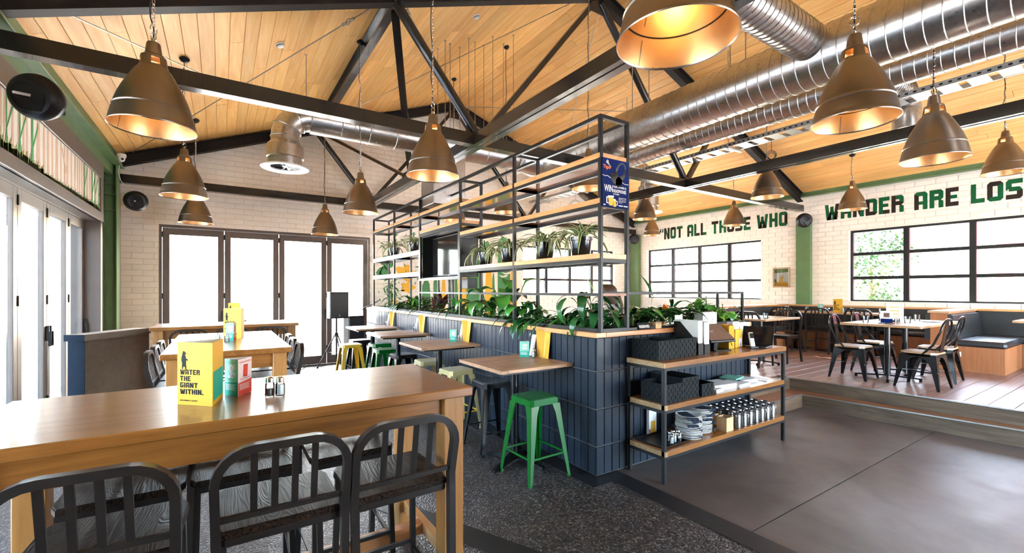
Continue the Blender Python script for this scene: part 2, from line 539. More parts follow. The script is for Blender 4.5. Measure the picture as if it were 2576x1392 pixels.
def glass_mat(name, tint=(0.96, 0.98, 0.98), refl=1.0):
    m = bpy.data.materials.new(name)
    m.use_nodes = True
    nt = m.node_tree
    nt.nodes.clear()
    out = nt.nodes.new('ShaderNodeOutputMaterial')
    tr = nt.nodes.new('ShaderNodeBsdfTransparent'); tr.inputs[0].default_value = (*tint, 1)
    gl = nt.nodes.new('ShaderNodeBsdfGlossy'); gl.inputs['Roughness'].default_value = 0.02
    fr = nt.nodes.new('ShaderNodeFresnel'); fr.inputs['IOR'].default_value = 1.45
    mu = nt.nodes.new('ShaderNodeMath'); mu.operation = 'MULTIPLY'; mu.inputs[1].default_value = refl
    mx = nt.nodes.new('ShaderNodeMixShader')
    nt.links.new(fr.outputs[0], mu.inputs[0])
    nt.links.new(mu.outputs[0], mx.inputs[0]); nt.links.new(tr.outputs[0], mx.inputs[1]); nt.links.new(gl.outputs[0], mx.inputs[2])
    nt.links.new(mx.outputs[0], out.inputs[0])
    return m
M['glass'] = glass_mat('window_glass', (0.95, 0.98, 0.98), 0.8)
M['tumbler'] = glass_mat('tumbler_glass', (0.96, 0.975, 0.975), 1.3)

def pebble_mat():
    m, nt, b = new_mat('exposed_aggregate')
    setp(b, rough=0.42)
    v = coords(nt)
    vo = nt.nodes.new('ShaderNodeTexVoronoi'); vo.inputs['Scale'].default_value = 95
    nt.links.new(v, vo.inputs['Vector'])
    sp = nt.nodes.new('ShaderNodeSeparateXYZ'); nt.links.new(vo.outputs['Color'], sp.inputs[0])
    c = ramp(nt, sp.outputs['X'], [(0.0, (0.008, 0.007, 0.006)), (0.55, (0.032, 0.026, 0.025)), (0.85, (0.082, 0.068, 0.064)), (0.97, (0.20, 0.18, 0.165))])
    nt.links.new(c, b.inputs['Base Color'])
    inv = nt.nodes.new('ShaderNodeMath'); inv.operation = 'SUBTRACT'; inv.inputs[0].default_value = 1.0
    nt.links.new(vo.outputs['Distance'], inv.inputs[1])
    bump(nt, b, inv.outputs[0], 0.9, 0.006)
    return m
M['pebble'] = pebble_mat()

def concrete_mat():
    m, nt, b = new_mat('polished_concrete')
    v = coords(nt)
    f = noise(nt, v, 0.9, 6, 0.62, 0.6)
    c = ramp(nt, f, [(0.28, (0.036, 0.026, 0.020)), (0.52, (0.090, 0.067, 0.055)), (0.78, (0.14, 0.112, 0.096))])
    nt.links.new(c, b.inputs['Base Color'])
    mr = nt.nodes.new('ShaderNodeMapRange'); mr.inputs['To Min'].default_value = 0.36; mr.inputs['To Max'].default_value = 0.60
    nt.links.new(noise(nt, v, 3.5, 6, 0.65), mr.inputs['Value'])
    nt.links.new(mr.outputs[0], b.inputs['Roughness'])
    bump(nt, b, noise(nt, v, 14, 4), 0.03)
    return m
M['concrete'] = concrete_mat()
# ------------------------------------------------------------------ room dimensions
XL, XR, YF, YB = -1.44, 11.10, 9.95, -3.2
XRIDGE, ZRIDGE, SLOPE = 4.72, 6.10, 0.373
PZ, STEPZ = 0.33, 0.17
XP, YP = 2.611, 2.711           # corner of the tiled partition
CAMF = Vector((math.sin(math.atan2(732, 1119)), math.cos(math.atan2(732, 1119))))
CAMR = Vector((CAMF.y, -CAMF.x))
def ceil_z(x):
    return ZRIDGE - SLOPE * abs(x - XRIDGE)
def in_view(x, y, z, pad=60):
    d = CAMF.x * x + CAMF.y * y
    if d < 0.2: return False
    px = 1288 + 1119 * (CAMR.x * x + CAMR.y * y) / d
    py = 731 - 1119 * (z - 1.55) / d
    return -pad < px < 2576 + pad and -pad < py < 1392 + pad
def cam_rank(x, y, z):
    d = math.sqrt(x * x + y * y + (z - 1.55) ** 2)
    return d if in_view(x, y, z) else d + 1000

def lay_pieces(parent, name, pieces, mats, limit=300):
    """pieces: (size key tuple or vertex list, location, material key); nearest become objects, the rest one joined part."""
    pieces.sort(key=lambda p: p[0])
    cache = {}
    rest = MB()
    keys = []
    for i, (rank, sz, loc, mk) in enumerate(pieces):
        if i < limit:
            key = (tuple(round(a, 3) for a in sz), mk)
            if key not in cache:
                b = MB(); b.box(*[-a / 2 for a in sz], *[a / 2 for a in sz], b=min(0.0025, min(sz) * 0.3))
                cache[key] = b.mesh(name, M[mk])
            link(name, cache[key], parent, loc)
        else:
            if mk not in keys: keys.append(mk)
            rest.m = keys.index(mk)
            rest.box(*[loc[k] - sz[k] / 2 for k in range(3)], *[loc[k] + sz[k] / 2 for k in range(3)])
    if rest.v:
        o = rest.build('small_' + name, [M[k] for k in keys], parent, recalc=False)
        o['kind'] = 'stuff'

# ------------------------------------------------------------------ floors
b = MB(); b.box(-1.9, YB, -0.14, 2.66, YF, 0.0)
b.box(2.66, 2.9, -0.14, 3.1, YF, 0.0)
struct('floor', b, M['pebble'], label='dark exposed aggregate floor under the bar tables')
cf = MB()
cf.box(2.845, YB, -0.14, 6.9, 1.545, -0.002)
cf.box(2.845, 1.553, -0.14, 6.9, 3.0, -0.002)
cf.box(2.845, 1.545, -0.14, 6.9, 1.553, -0.012)
struct('floor_concrete', cf, M['concrete'], label='polished brown concrete floor with a saw cut joint')
t = MB()
t.box(2.655, YB, -0.1, 2.845, 2.72, 0.004)
t.box(2.44, 2.56, -0.02, 2.66, 2.72, 0.005); t.box(2.44, 2.72, -0.02, 2.62, 9.7, 0.005)
struct('trim_1', t, M['plinth'], label='flat black threshold strip edging the aggregate floor')
t = MB()
p0, p1 = Vector((1.0, 3.40)), Vector((1.90, 1.40))
dd = (p1 - p0).normalized(); nn = Vector((-dd.y, dd.x)) * -0.10
t.prism([(0, 0), (2.193, 0), (2.193, 0.17), (0, 0.17)], (p0.x, p0.y, 0.004), (dd.x, dd.y, 0), (-nn.x * -10, -nn.y * -10, 0), 0.003)
struct('trim_2', t, M['plinth'], label='flat black strip crossing the aggregate floor diagonally')

def low_x(y): return 6.45 - 0.093 * (y - 2.84)
def up_x(y): return 6.69 - 0.054 * (y - 3.11)
def slab(poly, z0, z1):
    q = MB(); q.prism(poly, (0, 0, z0), (1, 0, 0), (0, 1, 0), z1 - z0); return q
st = slab([(low_x(YB), YB), (7.3, YB), (7.3, 3.6), (4.93, 3.6), (4.93, 2.84), (low_x(2.84), 2.84)], -0.1, STEPZ - 0.012)
step = struct('floor_step', st, M['riser'], label='lower timber step up to the dining platform')
b = slab([(low_x(YB), YB), (low_x(YB) + 0.34, YB), (low_x(2.84) + 0.25, 3.11), (4.93, 3.11), (4.93, 2.84), (low_x(2.84), 2.84)], STEPZ - 0.011, STEPZ)
b.build('tread', M['tread'], step)
b = MB(); b.bar((low_x(2.84) - 0.004, 2.835, STEPZ - 0.004), (low_x(YB) - 0.004, YB, STEPZ - 0.004), 0.022, 0.014); b.bar((4.93, 2.834, STEPZ - 0.004), (low_x(2.84), 2.834, STEPZ - 0.004), 0.022, 0.014)
b.build('nosing', M['nosing'], step)
b = MB(); b.box(4.93, 2.828, 0.0, low_x(2.84), 2.842, STEPZ - 0.012)
b.build('riser', M['riser_x'], step)
pl = slab([(up_x(YB), YB), (XR + .1, YB), (XR + .1, YF), (3.03, YF), (3.03, 3.13), (4.93, 3.13), (4.93, 3.11), (up_x(3.11), 3.11)], -0.1, PZ - 0.02)
plat = struct('floor_platform', pl, M['riser'], label='raised timber dining platform')
b = MB(); b.bar((up_x(3.11) - 0.004, 3.105, PZ - 0.004), (up_x(YB) - 0.004, YB, PZ - 0.004), 0.024, 0.014); b.bar((4.93, 3.104, PZ - 0.004), (up_x(3.11), 3.104, PZ - 0.004), 0.024, 0.014)
b.build('nosing', M['nosing'], plat)
b = MB(); b.box(4.93, 3.098, STEPZ, up_x(3.11), 3.112, PZ - 0.012)
b.build('riser', M['riser_x'], plat)
# floor boards run along X
pcs = []
W_ = 0.19
y = YB + 0.02
row = 0
while y < YF - 0.05:
    xs = 3.06 if y > 3.13 else up_x(y) + 0.02
    x = xs + RND.uniform(0.3, 1.2)
    x0 = xs
    while x0 < XR - 0.02:
        x1 = min(x, XR)
        if x1 - x0 > 0.05:
            sx = round((x1 - x0 - 0.004) * 50) / 50
            pcs.append((cam_rank((x0 + x1) / 2, y + W_ / 2, PZ), (sx, W_ - 0.004, 0.02), ((x0 + x1) / 2, y + W_ / 2, PZ - 0.0105 + RND.uniform(-.0004, .0004)), 'floorwood'))
        x0 = x1
        x = x0 + 1.5
    y += W_
    row += 1
lay_pieces(plat, 'floor_plank', pcs, M, 300)

# ------------------------------------------------------------------ ceiling of pine boards
for side, nm in ((-1, 'ceiling'), (1, 'ceiling')):
    xe = XL - 0.35 if side < 0 else XR + 0.35
    z0, z1 = ZRIDGE, ceil_z(xe)
    b = MB()
    b.prism([(XRIDGE, ZRIDGE + 0.025), (xe, z1 + 0.025), (xe, z1 + 0.16), (XRIDGE, ZRIDGE + 0.16)], (0, YF + 0.3, 0), (1, 0, 0), (0, 0, 1), (YF + 0.3 - YB))
    c = struct(nm, b, M['timber'], label='pine boarded ceiling, slope on the %s side of the ridge' % ('left door' if side < 0 else 'right window'))
    L = math.hypot(xe - XRIDGE, z1 - z0)
    ang = math.atan2(z0 - z1, abs(xe - XRIDGE)) * (1 if side > 0 else -1)
    n = int(L / 0.15)
    cache = {}
    for i in range(n):
        y = YB - RND.uniform(0, 2.5)
        tt = (i + 0.5) * 0.15 / L
        cx, cz = XRIDGE + (xe - XRIDGE) * tt, z0 + (z1 - z0) * tt
        while y < YF:
            ln = RND.choice((2.2, 2.9, 3.6))
            y2 = min(y + ln, YF)
            y1 = max(y, YB)
            if y2 - y1 > 0.15:
                k = round((y2 - y1) * 20) / 20
                if k not in cache:
                    q = MB(); q.box(-0.0735, -k / 2 + 0.0015, 0, 0.0735, k / 2 - 0.0015, 0.024, b=0.003)
                    cache[k] = q.mesh('ceiling_plank', M['pine'])
                o = link('ceiling_plank', cache[k], c, (cx, (y1 + y2) / 2, cz + RND.uniform(-.0012, .0012)))
                o.rotation_euler = (0, ang, 0)
            y = y2

# ------------------------------------------------------------------ painted brick walls
def brick_wall(parent, axis, plane, inward, u0, u1, zmax, holes, zbase=0.0, course=0.1, ln=0.30, limit=300):
    """axis 'x': wall runs along X at y=plane; 'y': wall runs along Y at x=plane. inward = +-1 along the wall's normal."""
    pcs = []
    d = 0.012
    z = zbase
    r = 0
    while z < 6.2:
        zz0, zz1 = z + 0.003, z + course - 0.003
        u = u0 - (ln / 2 if r % 2 else 0)
        while u < u1:
            a, c = max(u, u0) + 0.003, min(u + ln, u1) - 0.003
            segs = [(a, c, zz0, zz1)]
            for (h0, h1, hz0, hz1) in holes:
                ns = []
                for (p, q, s0, s1) in segs:
                    if q <= h0 or p >= h1 or s1 <= hz0 or s0 >= hz1:
                        ns.append((p, q, s0, s1)); continue
                    if s0 < hz0 and s1 > hz0 and hz0 - s0 > 0.5 * course and p > h0 - ln:
                        ns.append((p, q, s0, hz0)); continue
                    if s1 > hz1 and s0 < hz1 and s1 - hz1 > 0.3 * course:
                        ns.append((p, q, hz1, s1)); continue
                    if p < h0: ns.append((p, h0, s0, s1))
                    if q > h1: ns.append((h1, q, s0, s1))
                segs = ns
            for (p, q, s0, s1) in segs:
                if q - p < 0.03 or s1 - s0 < 0.02: continue
                mid = (p + q) / 2
                if s1 > min(zmax(p), zmax(q)): continue
                dep = d + RND.uniform(-.0025, .0025)
                cen = plane + inward * (dep / 2)
                size = round((q - p) * 100) / 100
                sz = (size, round(dep, 3), round(s1 - s0, 2)) if axis == 'x' else (round(dep, 3), size, round(s1 - s0, 2))
                loc = (mid, cen, (s0 + s1) / 2) if axis == 'x' else (cen, mid, (s0 + s1) / 2)
                pcs.append((cam_rank(*loc), sz, loc, 'brick'))
            u += ln
        z += course
        r += 1
    lay_pieces(parent, 'brick', pcs, M, limit)

def wall_panel(name, axis, plane, outward, u0, u1, top, holes, th=0.22, label=None):
    """backing wall cut round rectangular holes; top(u) gives its height (straight pieces between the given stations)"""
    b = MB()
    cuts = sorted(set([u0, u1] + [h for ho in holes for h in ho[:2]] + ([XRIDGE] if axis == 'x' else [])))
    for a, c in zip(cuts, cuts[1:]):
        zs = [0.0]
        spans = []
        m = (a + c) / 2
        hs = sorted([(h[2], h[3]) for h in holes if h[0] <= m <= h[1]])
        z = -0.1
        for h0, h1 in hs:
            if h0 > z: spans.append((z, h0, z, h0))
            z = h1
        spans.append((z, top(a), z, top(c)))
        for (a0, a1, c0, c1) in spans:
            poly = [(a, a0), (c, c0), (c, c1), (a, a1)]
            if axis == 'x':
                b.prism(poly, (0, plane, 0), (1, 0, 0), (0, 0, 1), -th * outward)
            else:
                b.prism(poly, (plane, 0, 0), (0, 1, 0), (0, 0, 1), th * outward)
    return struct(name, b, M['wallpaint'], label=label)

DOOR = (-0.913, 2.752, -0.1, 2.72)
WFAR = (6.86, 10.37, 1.40, 2.78)
far_holes = [DOOR, WFAR]
wf = wall_panel('wall_far', 'x', YF, 1, XL - 0.3, XR + 0.2, lambda x: ceil_z(x) + 0.08, far_holes, label='white painted brick gable wall')
brick_wall(wf, 'x', YF, -1, XL + 0.01, XR, lambda x: ceil_z(x) - 0.02, [(DOOR[0] - 0.0, DOOR[1], -1, DOOR[3]), (WFAR[0], WFAR[1], WFAR[2], WFAR[3])], 0.0)
WIN2 = (0.30, 3.97, 1.31, 2.81)
WIN1 = (5.79, 9.29, 1.31, 2.80)
wr = wall_panel('wall_right', 'y', XR, 1, YB, YF, lambda u: ceil_z(XR) + 0.02, [WIN2, WIN1], label='white painted brick wall with two steel windows and painted lettering')
brick_wall(wr, 'y', XR, -1, -1.0, YF - 0.02, lambda u: 3.66, [WIN2, WIN1], PZ + 0.0)

# left wall: jamb panel, bulkhead over the folding doors, return to the far wall
b = MB()
b.box(-1.85, 8.55, 0, -1.60, YF, 3.80)
b.box(-1.75, YB, 2.53, XL, 8.55, 3.82)
wl = struct('wall_left', b, M['doorpaint'], label='brown bulkhead wall over the left folding doors')
b = MB(); b.box(-1.72, 8.46, 0, -1.425, 8.56, 2.53, b=0.004)
b.build('jamb_panel', M['doorpaint'], wl)
b = MB(); b.box(XL - 0.02, YB, 2.53, XL + 0.028, 8.56, 2.655, b=0.004); b.box(XL - 0.02, YB, 3.14, XL + 0.03, 8.56, 3.36, b=0.004); b.box(XL - 0.02, 8.42, 2.655, XL + 0.026, 8.56, 3.14, b=0.003)
b.build('mural_frame', M['doorpaint'], wl)
# forest mural panel
mb = MB(); mb.box(XL - 0.01, 1.0, 2.655, XL + 0.008, 8.42, 3.14)
mural = mb.build('mural_panel', M['mural_w'], wl)
R2 = random.Random(5)
XM = XL + 0.0085
def mural_poly(bm, poly):
    bm.prism(poly, (XM, 0, 0), (0, 1, 0), (0, 0, 1), 0.0012)
tan, grn, dgr = MB(), MB(), MB()
y = 1.2
while y < 8.35:
    w = R2.uniform(0.04, 0.10)
    mural_poly(tan, [(y, 2.66), (y + w * 1.3, 2.66), (y + w, 2.82), (y + w * 0.9, 3.138), (y + w * .15, 3.138), (y + w * .1, 2.82)])
    y += w + R2.uniform(0.03, 0.09)
for (yy, w) in ((3.3, .07), (3.7, .06), (4.15, .075), (4.42, .06), (4.62, .06), (5.15, .03), (5.42, .05), (5.72, .055), (7.55, .05), (7.95, .06), (8.12, .05), (8.33, .04)):
    XMs = XM
    XM += 0.0013
    mural_poly(dgr, [(yy - .02, 2.66), (yy + w + .02, 2.66), (yy + w * .9, 2.85), (yy + w * .85, 3.138), (yy, 3.138), (yy + .01, 2.85)])
    mural_poly(dgr, [(yy + w * .6, 2.85), (yy + w, 2.85), (yy + w + .13, 3.06), (yy + w + .12, 3.12), (yy + w + .1, 3.06)])
    XM = XMs
XMs = XM; XM += 0.0026
yy = 1.1
while yy < 8.38:
    h = max(0.04, 0.34 - 0.055 * (yy - 1.5) if yy < 6.0 else 0.05 + 0.03 * (yy - 6)) * R2.uniform(0.7, 1.15)
    mural_poly(grn, [(yy, 2.657), (yy + 0.045, 2.657), (yy + 0.05 + R2.uniform(-.03, .03), 2.66 + h), (yy + 0.02, 2.66 + h * 0.55)])
    mural_poly(grn, [(yy, 2.657), (yy + 0.08, 2.657), (yy + 0.08, 2.66 + h * 0.6), (yy, 2.66 + h * 0.55)])
    yy += 0.05
XM = XMs
g0 = 6.55
tanb = [(g0 + .20, 2.70), (g0 + .22, 2.70), (g0 + .215, 2.83), (g0 + .27, 2.84), (g0 + .275, 2.70), (g0 + .30, 2.70), (g0 + .31, 2.88), (g0 + .24, 2.92), (g0 + .12, 3.09), (g0 + .06, 3.075), (g0 + .05, 3.06), (g0 + .10, 3.055), (g0 + .19, 2.90)]
XM += 0.0013; mural_poly(tan, tanb); XM = XMs
tan.build('painted_tan_trunks', M['mural_t'], mural, recalc=False)
dgr.build('painted_green_trunks', M['mural_dg'], mural, recalc=False)
grn.build('painted_grass', M['mural_olive'], mural, recalc=False)

# behind the viewpoint: unseen white wall, its opening placed to steer the daylight
b = MB()
for x0_, x1_ in ((XL - .3, 3.4), (9.8, XR + .2)):
    b.box(x0_, YB - .2, 0, x1_, YB, 3.4)
b.prism([(XL - .3, 2.7), (XR + .2, 2.7), (XR + .2, ceil_z(XR)), (XRIDGE, ZRIDGE), (XL - .3, ceil_z(XL))], (0, YB, 0), (1, 0, 0), (0, 0, 1), 0.2)
struct('wall_back', b, M['wallpaint'], label='unseen white gable behind the viewpoint, its wide opening placed to steer the daylight')

# green steel columns and wall plates
def ibeam_col(name, x, y, z0, z1, w, d, label, rz=0.0):
    q = MB()
    q.box(-w / 2, -d / 2, z0, w / 2, -d / 2 + 0.012, z1, b=0.002); q.box(-w / 2, d / 2 - 0.012, z0, w / 2, d / 2, z1, b=0.002)
    q.box(-0.006, -d / 2, z0, 0.006, d / 2, z1)
    o = q.build(name, M['green'])
    o.location = (x, y, 0); o.rotation_euler = (0, 0, rz)
    tag(o, label, kind='structure')
    return o
c = ibeam_col('column', -1.45, 9.35, 0, 3.6, 0.25, 0.165, 'green steel column in the left far corner', PI / 2)
for z in (2.80, 3.05, 3.22):
    q = MB(); q.box(-0.12, -0.07, z, 0.12, 0.07, z + 0.012); q.build('stiffener_plate', M['green'], c)
c = MB(); c.box(XR - 0.10, 4.66, PZ, XR + 0.02, 4.96, 3.2, b=0.004)
struct('column', c, M['green'], label='green steel column between the two right windows')
c = MB(); c.box(XR - 0.16, YF - 0.42, PZ, XR + 0.02, YF - 0.12, 3.3, b=0.004)
struct('column', c, M['green'], label='green steel column in the right far corner')
b = MB(); b.box(XL - 0.05, YB, 3.36, XL + 0.02, 9.5, 3.80, b=0.004); b.box(XL - 0.05, YB, 3.52, XL + 0.13, 9.5, 3.545, b=0.003)
struct('trim_3', b, M['green'], label='green steel wall plate along the left eaves')
b = MB(); b.box(XR - 0.10, YB, 3.67, XR + 0.05, YF, 3.86, b=0.004); b.box(XR - 0.14, YB, 3.66, XR + 0.02, YF, 3.68, b=0.003)
struct('trim_4', b, M['green'], label='green steel wall plate along the right eaves')

# ------------------------------------------------------------------ folding doors
def door_leaf(parent_name, axis, plane, u0, u1, z0, z1, label, handle=None, hinge=True, stile=0.10, th=0.045, top=0.12, bot=0.17):
    """one glazed leaf; origin on the floor at its middle"""
    if axis == 'x':
        P = lambda u, d, z: (u, plane + d, z)
    else:
        P = lambda u, d, z: (plane + d, u, z)
    def bx(q, a0, a1, zz0, zz1, d0=-th / 2, d1=th / 2, bb=0.003):
        p, r = P(a0, d0, zz0), P(a1, d1, zz1)
        q.box(min(p[0], r[0]), min(p[1], r[1]), p[2], max(p[0], r[0]), max(p[1], r[1]), r[2], b=bb)
    q = MB()
    bx(q, u0, u0 + stile, z0, z1); bx(q, u1 - stile, u1, z0, z1)
    bx(q, u0 + stile, u1 - stile, z0, z0 + bot); bx(q, u0 + stile, u1 - stile, z1 - top, z1)
    o = q.build(parent_name, M['doorpaint'])
    tag(o, label, kind='structure')
    q = MB(); bx(q, u0 + stile - 0.004, u1 - stile + 0.004, z0 + bot - 0.004, z1 - top + 0.004, -0.004, 0.004, 0)
    q.build('pane', M['glass'], o)
    inn = -1 if axis == 'x' else 1
    if handle is not None:
        q = MB()
        h0, h1 = sorted((inn * th / 2, inn * (th / 2 + 0.03)))
        bx(q, handle - 0.012, handle + 0.012, 1.0, 1.16, h0, h1, 0.004)
        h0, h1 = sorted((inn * (th / 2 + 0.02), inn * (th / 2 + 0.045)))
        bx(q, handle - 0.008, handle + 0.008, 0.94, 1.10, h0, h1, 0.004)
        q.build('handle', M['steel'], o)
    for z in (0.35, 1.45, z1 - 0.12):
        q = MB()
        h0, h1 = sorted((inn * th / 2, inn * (th / 2 + 0.012)))
        bx(q, u0 - 0.014, u0 + 0.014, z - 0.05, z + 0.05, h0, h1, 0.003)
        if hinge: q.build('hinge', M['steel'], o)
    return o

fx = [-0.87, 0.052, 0.966, 1.86, 2.71]
names = ['leftmost', 'second', 'third', 'rightmost']
for i in range(4):
    door_leaf('door_1', 'x', YF + 0.03, fx[i] + 0.003, fx[i + 1] - 0.003, 0.02, 2.665, 'brown framed glazed leaf, %s of the far folding doors' % names[i], handle=(fx[1] - 0.04, None, fx[3] - 0.04, fx[3] + 0.04)[i])
b = MB(); b.box(-0.913, YF - 0.01, 0, -0.872, YF + 0.1, 2.72, b=0.003); b.box(2.712, YF - 0.01, 0, 2.752, YF + 0.1, 2.72, b=0.003); b.box(-0.872, YF - 0.01, 2.668, 2.712, YF + 0.1, 2.72, b=0.003); b.box(-0.913, YF - 0.01, 0.0, 2.752, YF + 0.1, 0.016)
struct('door_frame', b, M['doorpaint'], label='brown frame round the far folding doors')
ly = [0.96, 1.8, 2.65, 3.5, 4.34, 5.18, 6.03, 6.87, 7.69, 8.46]
for i in range(len(ly) - 1):
    door_leaf('door_2', 'y', -1.62, ly[i] + 0.003, ly[i + 1] - 0.003, 0.02, 2.52, 'brown framed glazed leaf of the left folding doors, number %d from the far end' % (len(ly) - 1 - i), handle=(ly[i] + 0.04 if i % 2 else ly[i + 1] - 0.04) if i >= 5 else None)
b = MB(); b.box(-1.66, 0.9, 2.515, -1.58, 8.46, 2.535); b.box(-1.70, YB, 0, -1.5, 0.96, 2.53)
struct('door_frame', b, M['doorpaint'], label='brown head and end panel of the left folding doors')

# ------------------------------------------------------------------ steel windows
def window(name, axis, plane, out, u0, u1, z0, z1, nu, nz, label, m='steel', th=0.05):
    P = (lambda u, d, z: (u, plane + out * d, z)) if axis == 'x' else (lambda u, d, z: (plane + out * d, u, z))
    def bx(q, a0, a1, zz0, zz1, d0, d1, bb=0.003):
        p, r = P(a0, d0, zz0), P(a1, d1, zz1)
        q.box(min(p[0], r[0]), min(p[1], r[1]), p[2], max(p[0], r[0]), max(p[1], r[1]), r[2], b=bb)
    q = MB()
    e = 0.045
    bx(q, u0, u0 + e, z0, z1, 0.09, 0.16); bx(q, u1 - e, u1, z0, z1, 0.09, 0.16); bx(q, u0 + e, u1 - e, z0, z0 + e, 0.09, 0.16); bx(q, u0 + e, u1 - e, z1 - e, z1, 0.09, 0.16)
    o = q.build(name, M[m]); tag(o, label, kind='structure')
    for i in range(1, nu):
        u = u0 + (u1 - u0) * i / nu
        q = MB(); bx(q, u - 0.045, u + 0.045, z0 + e, z1 - e, 0.085, 0.165); q.build('mullion', M[m], o)
    for j in range(1, nz):
        z = z0 + (z1 - z0) * j / nz
        q = MB(); bx(q, u0 + e, u1 - e, z - 0.032, z + 0.032, 0.095, 0.155); q.build('transom', M[m], o)
    for i in range(nu):
        for j in range(nz):
            q = MB(); bx(q, u0 + (u1 - u0) * i / nu + .02, u0 + (u1 - u0) * (i + 1) / nu - .02, z0 + (z1 - z0) * j / nz + .015, z0 + (z1 - z0) * (j + 1) / nz - .015, 0.122, 0.128, 0)
            q.build('pane', M['glass'], o)
    q = MB(); bx(q, u0 + 0.005, u1 - 0.005, z0 - 0.005, z0 + 0.012, -0.02, 0.10); q.build('sill', M['brick'], o)
    return o
window('window_1', 'x', YF, 1, *WFAR[:2], WFAR[2], WFAR[3], 4, 3, 'steel framed window in the far gable wall')
window('window_2', 'y', XR, 1, *WIN1[:2], WIN1[2], WIN1[3], 4, 3, 'steel framed window under NOT ALL THOSE WHO')
window('window_3', 'y', XR, 1, *WIN2[:2], WIN2[2], WIN2[3], 4, 3, 'steel framed window under WANDER ARE LOST')

# ------------------------------------------------------------------ block lettering
def glyph(ch, w=0.66, t=0.23, c=0.12):
    h = 1.0
    def ring(w, c=c):
        return [[(0, c), (t, t), (t, 1 - t), (0, 1 - c)], [(w, c), (w - t, t), (w - t, 1 - t), (w, 1 - c)],
                [(0, c), (c, 0), (w - c, 0), (w, c), (w - t, t), (t, t)], [(0, 1 - c), (c, 1), (w - c, 1), (w, 1 - c), (w - t, 1 - t), (t, 1 - t)]]
    L = [(0, 0), (t, 0), (t, 1), (0, 1)]
    Rr = [(w - t, 0), (w, 0), (w, 1), (w - t, 1)]
    if ch == 'N': return [L, Rr, [(t, 1), (t, 0.55), (w - t, 0), (w - t, 0.45)]], w
    if ch == 'O': return ring(w), w
    if ch == 'D': return [L, [(t, 0), (w - c, 0), (w, c), (w - t, t), (t, t)], [(t, 1), (w - c, 1), (w, 1 - c), (w - t, 1 - t), (t, 1 - t)], [(w, c), (w - t, t), (w - t, 1 - t), (w, 1 - c)]], w
    if ch == 'T': return [[(w / 2 - t / 2, 0), (w / 2 + t / 2, 0), (w / 2 + t / 2, 1 - t), (w / 2 - t / 2, 1 - t)], [(0, 1 - t), (w, 1 - t), (w, 1), (0, 1)]], w
    if ch == 'A': return [[(0, 0), (t, 0), (t, 1 - t), (0, 1 - c)], [(w - t, 0), (w, 0), (w, 1 - c), (w - t, 1 - t)], [(0, 1 - c), (c, 1), (w - c, 1), (w, 1 - c), (w - t, 1 - t), (t, 1 - t)], [(t, .28), (w - t, .28), (w - t, .28 + t * .8), (t, .28 + t * .8)]], w
    if ch == 'L': return [L, [(t, 0), (w * .9, 0), (w * .9, t), (t, t)]], w * .9
    if ch == 'H': return [L, Rr, [(t, .5 - t / 2), (w - t, .5 - t / 2), (w - t, .5 + t / 2), (t, .5 + t / 2)]], w
    if ch == 'S': return [[(0, 0), (w - c, 0), (w, c), (w - t, t), (0, t)], [(w, c), (w, .55 - c), (w - t, .5 - t / 2), (w - t, t)], [(w, .55 - c), (w - c, .6), (c, .5 + t / 2), (c, .5 - t / 2 + .01), (w - t, .5 - t / 2)], [(0, .5 - t / 4), (t, .5 + t / 2), (t, 1 - t), (0, 1 - c)], [(0, 1 - c), (c, 1), (w, 1), (w, 1 - t), (t, 1 - t)]], w
    if ch == 'E': return [L, [(t, 0), (w * .9, 0), (w * .9, t), (t, t)], [(t, 1 - t), (w * .9, 1 - t), (w * .9, 1), (t, 1)], [(t, .5 - t * .42), (w * .8, .5 - t * .42), (w * .8, .5 + t * .42), (t, .5 + t * .42)]], w * .9
    if ch == 'W': w2 = w * 1.42; return [[(0, 1), (t, 1), (t * 1.5, 0), (t * .55, 0)], [(w2 - t, 1), (w2, 1), (w2 - t * .55, 0), (w2 - t * 1.5, 0)], [(t * 1.5, 0), (w2 / 2 - t * .45, .86), (w2 / 2 - t * .45, .4), (t * 1.6, 0)], [(w2 - t * 1.5, 0), (w2 / 2 + t * .45, .86), (w2 / 2 + t * .45, .4), (w2 - t * 1.6, 0)], [(w2 / 2 - t * .45, .3), (w2 / 2 + t * .45, .3), (w2 / 2 + t * .45, .86), (w2 / 2 - t * .45, .86)], [(t * .6, 0), (t * 2.0, 0), (w2 / 2 - t * .2, .5), (w2 / 2 - t * .45, .62)], [(w2 - t * .6, 0), (w2 - t * 2.0, 0), (w2 / 2 + t * .2, .5), (w2 / 2 + t * .45, .62)]], w2
    if ch == 'R': return [L, [(t, 1 - t), (w - t, 1 - t), (w, 1 - c), (w - c, 1), (t, 1)], [(w - t, .42 + t), (w, .42 + c), (w, 1 - c), (w - t, 1 - t)], [(t, .42), (w - c, .42), (w, .42 + c), (w - t, .42 + t), (t, .42 + t)], [(w - t, 0), (w, 0), (w, .36), (w - c, .42), (w - t, .42)]], w
    if ch == 'G': return [[(0, c), (t, t), (t, 1 - t), (0, 1 - c)], [(0, c), (c, 0), (w - c, 0), (w, c), (w - t, t), (t, t)], [(0, 1 - c), (c, 1), (w, 1), (w, 1 - t), (t, 1 - t)], [(w, c), (w - t, t), (w - t, .5), (w, .5)], [(w * .5, .42), (w - t, .42), (w - t, .5), (w, .5), (w, .58), (w * .5, .58)]], w
    if ch == 'I': return [L], t
    if ch == 'F': return [L, [(t, 1 - t), (w * .9, 1 - t), (w * .9, 1), (t, 1)], [(t, .5 - t * .42), (w * .8, .5 - t * .42), (w * .8, .5 + t * .42), (t, .5 + t * .42)]], w * .9
